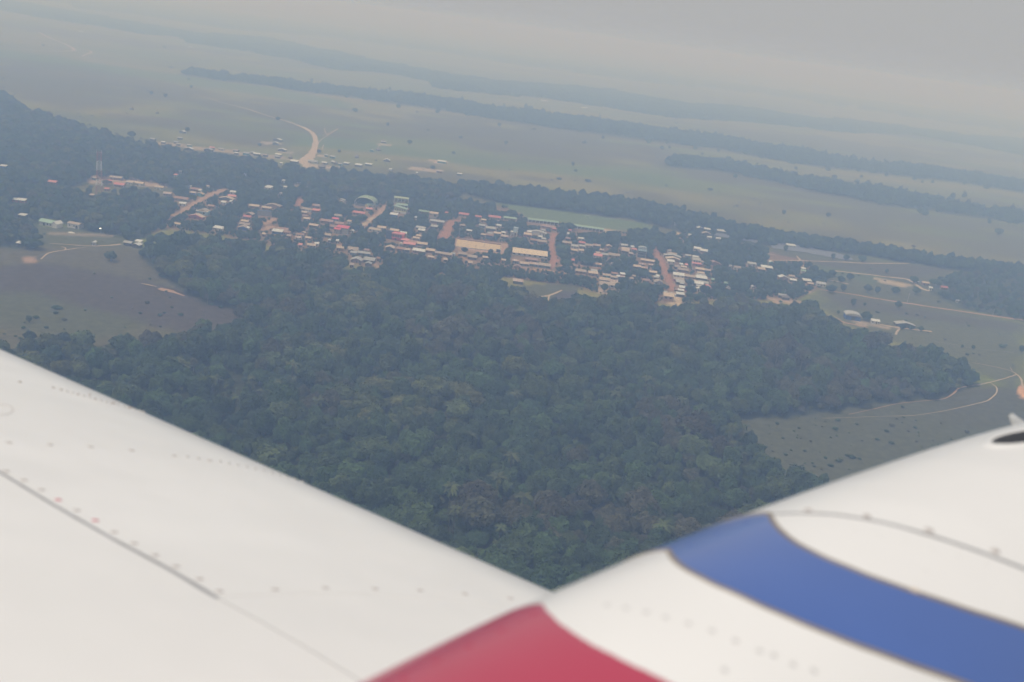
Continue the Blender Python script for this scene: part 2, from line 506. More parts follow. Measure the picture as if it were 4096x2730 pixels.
def road(name, pts, width, mat, z=0.06, rag=0.25, keep=True):
    """strip along pixel points laid on the ground, width in metres (number or list)"""
    P = np.array([ground(*p)[:2] for p in pts])
    Wd = np.array(width if isinstance(width, (list, tuple)) else [width] * len(P), float)
    # resample
    seg = np.hypot(*np.diff(P, axis=0).T)
    s = np.concatenate([[0], np.cumsum(seg)])
    n = int(max(6, min(220, s[-1] / 5)))
    t = np.linspace(0, s[-1], n)
    X, Y, Wn = np.interp(t, s, P[:, 0]), np.interp(t, s, P[:, 1]), np.interp(t, s, Wd)
    for _ in range(2):
        X[1:-1] = (X[:-2] + 2 * X[1:-1] + X[2:]) / 4
        Y[1:-1] = (Y[:-2] + 2 * Y[1:-1] + Y[2:]) / 4
    dx, dy = np.gradient(X), np.gradient(Y)
    L = np.hypot(dx, dy) + 1e-9
    nx, ny = -dy / L, dx / L
    rs = np.random.RandomState(len(name) * 7 + len(ROAD_POLYS))
    wl = Wn / 2 * (1 + rag * (rs.rand(n) - 0.5) * 2)
    wr = Wn / 2 * (1 + rag * (rs.rand(n) - 0.5) * 2)
    V = np.zeros((2 * n, 3))
    V[:n, 0], V[:n, 1] = X + nx * wl, Y + ny * wl
    V[n:, 0], V[n:, 1] = X - nx * wr, Y - ny * wr
    V[:, 2] = z + 0.012 * len(ROAD_POLYS) % 0.2 + 0.02
    k = np.arange(n - 1)
    Fq = np.stack([k, n + k, n + k + 1, k + 1], 1)
    o = link(name, np_mesh(name, V, Fq, mat))
    tag(o, kind='structure')
    if keep:
        ROAD_POLYS.append(V)
    else:
        ROAD_POLYS.append(V[:0])
    return o


# village streets
road('road', T('d2', [(1640, 1180), (1690, 1080), (1600, 960), (1560, 830), (1500, 720), (1480, 600), (1390, 440), (1320, 330), (1300, 190)]), [4.0, 5.6, 7.2, 7.2, 6.4, 5.6, 7.2, 7.2, 5.6], soil_red, rag=0.5)
road('road', T('d1', [(900, 1030), (930, 920), (980, 820), (950, 720), (930, 610), (900, 500), (915, 370), (960, 260), (980, 190)]), [2.4, 5.6, 8.8, 6.4, 5.6, 4.8, 7.2, 6.4, 6.4], soil_red, rag=0.5)
road('road', T('d5', [(600, 740), (660, 670), (700, 590), (760, 500), (760, 420), (830, 340), (940, 320), (1010, 330)]), [12.0, 12.8, 11.2, 9.6, 11.2, 8.0, 7.2, 4.0], soil_red, rag=0.5)
road('road', T('d6', [(1090, 640), (1150, 560), (1250, 470), (1350, 430), (1420, 350), (1480, 280), (1520, 225)]), [7.2, 7.2, 7.2, 7.2, 7.2, 7.2, 6.4], soil_orange, rag=0.5)
road('road', T('d7', [(120, 1050), (180, 960), (320, 900), (460, 840), (640, 720), (780, 650), (900, 570), (1060, 490), (1180, 460), (1310, 400)]), [5.6, 6.4, 8.0, 8.0, 6.4, 7.2, 6.4, 11.2, 9.6, 5.6], soil_orange, rag=0.5)
road('road', T('d8', [(500, 830), (620, 760), (800, 735)]), [6.4, 8.0, 6.4], soil_orange, rag=0.5)
road('road', T('d8', [(560, 690), (690, 640), (760, 560), (830, 545)]), [6.4, 7.2, 4.8, 3.2], soil_orange, rag=0.5)
road('road', T('d8', [(1320, 260), (1370, 190), (1380, 110), (1400, 50)]), [8.0, 8.0, 5.6, 4.0], soil_red, rag=0.5)
road('road', T('c4', [(320, 585), (500, 705), (700, 725), (880, 745), (1000, 752), (1200, 790), (1400, 805), (1550, 838), (1640, 840)]), [1.6, 3.2, 2.4, 4.0, 3.2, 6.4, 6.4, 7.2, 4.8], soil_orange, rag=0.5)
road('road', T('c5', [(0, 605), (160, 622), (300, 638)]), [4.0, 4.8, 3.2], soil_red, rag=0.5)
road('road', T('d1', [(1060, 955), (1380, 930), (1540, 948), (1770, 976), (1990, 1004)]), [3, 5, 5, 5, 4], soil_orange, rag=0.5)
road('road', T('d1', [(820, 195), (930, 205), (1030, 225)]), [3, 5, 5], soil_red, rag=0.5)
# tracks on the plain
road('path', T('c7', [(1665, 798), (1700, 805), (1760, 818), (1800, 830), (1850, 848), (1925, 876)]), [5, 8, 7, 5, 2, 2.5], soil_orange, keep=False)
road('path', T('c7', [(1480, 745), (1560, 762), (1640, 780)]), [1, 2, 1], soil_sand, keep=False)
road('road', T('c2', [(1780, 495), (1770, 450), (1740, 420), (1800, 385), (1850, 330), (1880, 260), (1890, 190), (1880, 130), (1840, 85), (1770, 40), (1660, 0)]),
     [7, 12, 20, 19, 13, 10, 9, 9, 9, 9, 7], soil_sand)
road('path', T('A', [(1990, 838), (1850, 795), (1740, 762), (1700, 745), (1600, 718), (1480, 690), (1400, 660), (1300, 632)]), [6, 4, 3.5, 6, 4, 3, 2, 1.5], soil_sand, rag=0.4)
road('path', T('A', [(260, 218), (300, 240), (360, 268), (440, 298), (490, 325), (500, 343), (420, 347), (330, 345), (240, 341), (130, 330)]), [12, 10, 7, 8, 11, 12, 10, 8, 7, 4], soil_sand, rag=0.4, keep=False)
road('path', T('A', [(550, 382), (585, 365), (615, 356), (610, 345), (580, 335)]), [6, 6, 9, 6, 4], soil_sand, keep=False)
road('path', T('B', [(-10, 910), (10, 905), (60, 880), (90, 865)]), 1.4, soil_sand, keep=False)
road('path', T('c2', [(2030, 120), (2000, 90), (1990, 40)]), 1.4, soil_sand, keep=False)
road('path', T('c2', [(1915, 215), (1950, 170), (2030, 120), (2140, 50)]), 1.4, soil_sand, keep=False)
road('path', T('c2', [(1880, 260), (1960, 290), (1980, 230)]), 1.4, soil_sand, keep=False)
road('path', T('c6', [(-20, 392), (200, 402), (410, 404), (700, 415), (830, 418), (900, 425), (1100, 428), (1330, 428)]), [3, 3, 3, 3, 4, 3, 3, 3], soil_sand)
road('path', T('c6', [(390, 365), (415, 395), (440, 425), (465, 450), (440, 468)]), [2, 3, 3, 3, 4], soil_sand)
road('path', T('c6', [(230, 425), (330, 440), (480, 470)]), [3, 3, 4], soil_sand)
road('path', T('c6', [(-10, 345), (60, 345), (120, 340)]), [3, 4, 6], soil_sand)
road('road', T('c6', [(640, 565), (720, 575), (820, 602)]), [3, 4, 5], soil_sand)
road('road', T('c6', [(700, 490), (860, 508), (1000, 522), (1150, 543), (1320, 558), (1380, 600), (1440, 645), (1500, 660)]), [4, 5, 4, 4, 5, 4, 5, 6], soil_sand)
road('road', T('c6', [(590, 648), (700, 664), (900, 693), (1000, 714), (1200, 746), (1400, 774), (1480, 788), (1700, 820), (1900, 850), (2100, 877), (2280, 902)]), [3, 4, 4, 4, 5, 5, 4, 4, 5, 6, 6], soil_orange)
road('road', T('c6', [(600, 857), (680, 880), (730, 905), (800, 930), (900, 942), (990, 970)]), [5, 7, 6, 4, 3, 2], soil_orange)
road('road', T('c6', [(1070, 935), (1160, 955), (1250, 968), (1400, 985), (1520, 1000)]), [3, 4, 5, 3, 4], soil_sand)
road('path', T('c6', [(1220, 1025), (1225, 1000), (1250, 975)]), [2, 2, 2], soil_sand)
road('path', T('c6', [(1860, 1258), (1980, 1280), (2100, 1305), (2190, 1325), (2232, 1355), (2275, 1400), (2268, 1440), (2290, 1470)]), [0.75, 1.0, 1.0, 1.0, 1.5, 1.5, 1.5, 1.5], soil_sand)
road('path', T('c6', [(2190, 1325), (2175, 1300)]), [0.75, 0.5], soil_sand)
road('path', T('c6', [(2232, 1355), (2130, 1390), (2020, 1420), (1960, 1430), (1900, 1447)]), [1.25, 1.0, 1.0, 1.0, 0.75], soil_sand)
road('path', T('f', [(2248, 884), (2200, 892), (2195, 903), (2170, 918), (2120, 922), (2060, 928), (2010, 940), (1950, 953)]), [0.5, 1.5, 1.5, 0.75, 0.5, 0.6, 0.6, 0.5], soil_orange)
road('path', T('f', [(2275, 880), (2292, 890), (2290, 905), (2270, 922), (2220, 934), (2170, 945), (2100, 956), (2040, 957), (1890, 962)]), [0.5, 1.0, 1.0, 1.0, 0.6, 0.5, 0.5, 0.4, 0.3], soil_sand)
road('path', T('c7', [(520, 328), (640, 332), (760, 342), (880, 352), (1020, 356), (1120, 350), (1220, 340), (1265, 335)]), [0.98, 1.3, 1.62, 1.62, 1.95, 2.27, 3.25, 3.9], soil_sand)
road('path', T('c7', [(900, 366), (800, 376), (700, 392), (640, 402), (560, 412), (500, 425), (475, 440), (465, 460), (430, 490)]), [0.65, 1.3, 1.3, 1.62, 1.3, 1.3, 1.62, 1.3, 1.3], soil_sand)
road('path', T('c7', [(640, 360), (690, 370), (692, 385), (680, 395)]), [0.65, 1.3, 1.3, 1.3], soil_sand)
road('path', T('c4', [(1272, 1120), (1320, 1105), (1420, 1095), (1500, 1060), (1560, 1032)]), [3, 3, 2.5, 2, 1.5], soil_sand)
road('path', T('c4', [(1280, 1145), (1300, 1115), (1400, 1098)]), [3, 2, 2], soil_sand)
road('path', T('c4', [(1418, 1170), (1405, 1110), (1420, 1095)]), [1, 1.5, 1.5], soil_sand)
road('path', T('c3', [(710, 580), (780, 530), (840, 490)]), [5, 4, 4], soil_sand)
road('path', T('c5', [(1780, 860), (1860, 870), (1960, 890), (2040, 900)]), [3, 2.5, 2.5, 3], soil_sand)
road('path', T('c5', [(1760, 425), (1900, 440), (2100, 465), (2280, 485)]), [3, 3, 3, 3], soil_sand)


import re
# ------------------------------------------------------------------ houses of the village
def tin(name, base, rust=None, amt=0.5, vary=0.12, rough=0.55):
    """corrugated sheet: rib lines across the slope, streaks of rust"""
    m, nt, b = new_mat(name)
    tc = nt.nodes.new('ShaderNodeTexCoord')
    mp = nt.nodes.new('ShaderNodeMapping')
    mp.inputs['Scale'].default_value = (0.9, 0.12, 0.12)
    nt.links.new(tc.outputs['Object'], mp.inputs['Vector'])
    oi = nt.nodes.new('ShaderNodeObjectInfo')
    nz = nt.nodes.new('ShaderNodeTexNoise')
    nz.noise_dimensions = '4D'
    nz.inputs['Scale'].default_value = 1.0
    nz.inputs['Detail'].default_value = 3
    ml = nt.nodes.new('ShaderNodeMath')
    ml.operation = 'MULTIPLY'
    ml.inputs[1].default_value = 50.0
    nt.links.new(oi.outputs['Random'], ml.inputs[0])
    nt.links.new(ml.outputs[0], nz.inputs['W'])
    nt.links.new(mp.outputs[0], nz.inputs['Vector'])
    rp = nt.nodes.new('ShaderNodeValToRGB')
    rp.color_ramp.elements[0].position = 0.42
    rp.color_ramp.elements[1].position = 0.62
    rust = rust or tuple(c * 0.75 for c in base)
    rp.color_ramp.elements[0].color = (*base, 1)
    rp.color_ramp.elements[1].color = (*(b_ * (1 - amt) + r_ * amt for b_, r_ in zip(base, rust)), 1)
    nt.links.new(nz.outputs[0], rp.inputs[0])
    mr = nt.nodes.new('ShaderNodeMapRange')
    mr.inputs[3].default_value, mr.inputs[4].default_value = 1 - vary, 1 + vary
    nt.links.new(oi.outputs['Random'], mr.inputs[0])
    hs = nt.nodes.new('ShaderNodeHueSaturation')
    nt.links.new(mr.outputs[0], hs.inputs['Value'])
    nt.links.new(rp.outputs[0], hs.inputs['Color'])
    nt.links.new(hs.outputs[0], b.inputs['Base Color'])
    wv = nt.nodes.new('ShaderNodeTexWave')
    wv.inputs['Scale'].default_value = 1.6
    nt.links.new(tc.outputs['Object'], wv.inputs['Vector'])
    bp = nt.nodes.new('ShaderNodeBump')
    bp.inputs['Strength'].default_value = 0.4
    bp.inputs['Distance'].default_value = 0.03
    nt.links.new(wv.outputs['Fac'], bp.inputs['Height'])
    nt.links.new(bp.outputs[0], b.inputs['Normal'])
    b.inputs['Roughness'].default_value = rough
    return m


RUST = (0.30, 0.13, 0.08)
ROOFS = {
    'T': tin('tan_tin', (0.36, 0.30, 0.24), (0.36, 0.24, 0.18), 0.6),
    'G': tin('grey_tin', (0.37, 0.37, 0.365), (0.33, 0.30, 0.27), 0.5),
    'W': tin('bright_tin', (0.64, 0.64, 0.625), (0.50, 0.49, 0.47), 0.5, 0.06, 0.4),
    'R': tin('red_sheet', (0.50, 0.16, 0.14), (0.42, 0.17, 0.14), 0.5),
    'S': tin('scarlet_sheet', (0.62, 0.10, 0.13), (0.55, 0.10, 0.12), 0.5),
    'K': tin('pink_sheet', (0.60, 0.24, 0.22), (0.55, 0.22, 0.2), 0.5),
    'B': tin('rusty_tin', (0.30, 0.21, 0.17), RUST, 0.8),
    'X': tin('streaked_tin', (0.45, 0.38, 0.33), RUST, 0.85),
    'N': tin('green_sheet', (0.26, 0.36, 0.27), (0.22, 0.32, 0.24), 0.5),
    'U': tin('blue_sheet', (0.22, 0.33, 0.52), (0.2, 0.3, 0.46), 0.5),
    'P': tin('cream_sheet', (0.49, 0.385, 0.285), (0.46, 0.34, 0.25), 0.5),
    'D': tin('dark_sheet', (0.13, 0.12, 0.12), (0.17, 0.13, 0.11), 0.5),
}
WALLS = {
    'd': simple_mat('dark_board_wall', (0.13, 0.105, 0.085), 0.9, 0.3, 0.8, vary=0.25),
    'b': simple_mat('blue_grey_wall', (0.20, 0.25, 0.30), 0.85, 0.2, 0.8),
    'w': simple_mat('white_wall', (0.62, 0.61, 0.58), 0.85, 0.12, 0.6),
    'k': simple_mat('brick_wall', (0.33, 0.215, 0.165), 0.9, 0.3, 1.2),
    't': simple_mat('teal_wall', (0.12, 0.32, 0.31), 0.85, 0.15, 0.8),
    'y': simple_mat('yellow_wall', (0.52, 0.46, 0.24), 0.85, 0.12, 0.8),
    'g': simple_mat('grey_wall', (0.33, 0.32, 0.31), 0.9, 0.2, 0.8, vary=0.15),
    'a': simple_mat('aqua_wall', (0.36, 0.55, 0.60), 0.85, 0.1, 0.8),
    'r': simple_mat('red_wall', (0.42, 0.13, 0.12), 0.85, 0.15, 0.8),
    'u': simple_mat('strong_blue_wall', (0.07, 0.14, 0.38), 0.8, 0.15, 0.8),
}
door_mat = simple_mat('door_wood', (0.09, 0.075, 0.065), 0.8, 0.2, 2.0, vary=0.3)
pane_mat = simple_mat('window_dark', (0.05, 0.06, 0.07), 0.25, spec=0.5)
trim_mat = simple_mat('white_trim', (0.66, 0.65, 0.62), 0.8)
thatch_mat = simple_mat('thatch', (0.27, 0.235, 0.19), 0.95, 0.35, 1.5)

GRID_RZ = R_(-1.2)
HOUSE_BOXES = []    # (x0, y0, x1, y1, depth) image boxes that fill trees must leave open


def guard(P):
    q, d = project(P)
    HOUSE_BOXES.append((q[:, 0].min(), q[:, 1].min(), q[:, 0].max(), q[:, 1].max(), d.min()))


def at_height(tag_, x, y, z):
    p = ground(tag_, x, y, z)
    return np.array([p[0], p[1], 0.0])


def metres(tag_, w, p):
    d = np.linalg.norm(p - CT)
    X, Y = project([p])[0][0]
    c = np.linalg.norm(np.array([(X - 2048) / FPX, (1365 - Y) / FPX, 1.0]))
    return w / VIEWS[tag_][2] * d / c / FPX


def house(tag_, x, y, w, kind, roof, wall, label, rs, name='house', cat='house', group=None, rz=None, dep=None, h=None):
    """(x, y): middle of the visible roof, w: its width, both in zoom-window pixels"""
    h = h or rs.uniform(2.5, 3.0)
    p0 = at_height(tag_, x, y, h + 0.7)
    W = max(3.0, metres(tag_, w, p0))
    if kind == 'y':      # gable end towards the viewer
        D = dep or min(9.5, rs.uniform(0.8, 1.1) * max(6.0, W))
    else:
        D = dep or min(max(5.0, W * 0.75), rs.uniform(6.5, 8.5))
    p = p0 + np.array([0, D * 0.18, 0])
    rz = GRID_RZ + rs.normal(0, R_(4.5)) if rz is None else rz
    t = thing(name, label, cat, tuple(p), rz, group)
    ov = 0.5
    w2, d2 = W / 2 - ov, D / 2 - ov
    rise = 0.20 * D if kind == 'g' else min(0.18 * W, 1.9)
    b = MB()
    if kind == 'g':
        b.prism([(-d2, 0), (d2, 0), (d2, h), (0, h + rise * d2 / (D / 2) - 0.02), (-d2, h)], -w2, w2, 'x')
    elif kind == 'y':
        b.prism([(-w2, 0), (w2, 0), (w2, h), (0, h + rise * w2 / (W / 2) - 0.02), (-w2, h)], -d2, d2, 'y')
    else:
        rise = 0.16 * D
        b.prism([(-d2, 0), (d2, 0), (d2, h + rise * (d2 + D / 2) / D - 0.03), (-d2, h + rise * (D / 2 - d2) / D - 0.03)], -w2, w2, 'x')
    b.build('wall', WALLS[wall], t)
    r = MB()
    th = 0.09
    if kind == 'g':
        e = -rise * ov / (D / 2)
        r.prism([(-D / 2, h + e), (0, h + rise), (D / 2, h + e), (D / 2, h + e + th), (0, h + rise + th), (-D / 2, h + e + th)], -W / 2, W / 2, 'x')
    elif kind == 'y':
        e = -rise * ov / (W / 2)
        r.prism([(-W / 2, h + e), (0, h + rise), (W / 2, h + e), (W / 2, h + e + th), (0, h + rise + th), (-W / 2, h + e + th)], -D / 2, D / 2, 'y')
    else:
        r.prism([(-D / 2, h), (D / 2, h + rise), (D / 2, h + rise + th), (-D / 2, h + th)], -W / 2, W / 2, 'x')
    r.build('roof', ROOFS[roof], t)
    # door and windows on the side that faces the viewer
    dx = rs.uniform(-0.25, 0.25) * W
    MB().box(dx - 0.5, dx + 0.5, -d2 - 0.05, -d2 + 0.05, 0.02, 2.1).build('door', door_mat, t)
    for sx in ((-0.32, 0.34) if W > 7.5 else (0.34 if dx < 0 else -0.34,)):
        cx = sx * W
        if abs(cx - dx) > 1.3:
            MB().box(cx - 0.65, cx + 0.65, -d2 - 0.05, -d2 + 0.05, 1.0, 2.0).build('window', pane_mat, t)
    M = Matrix.Translation(p) @ Matrix.Rotation(rz, 4, 'Z')
    pts = [M @ Vector((sx * W / 2, sy * D / 2, z)) for sx in (-1, 1) for sy in (-1, 1) for z in (1.3, h + max(rise, 0.3))]
    guard(pts)
    return t


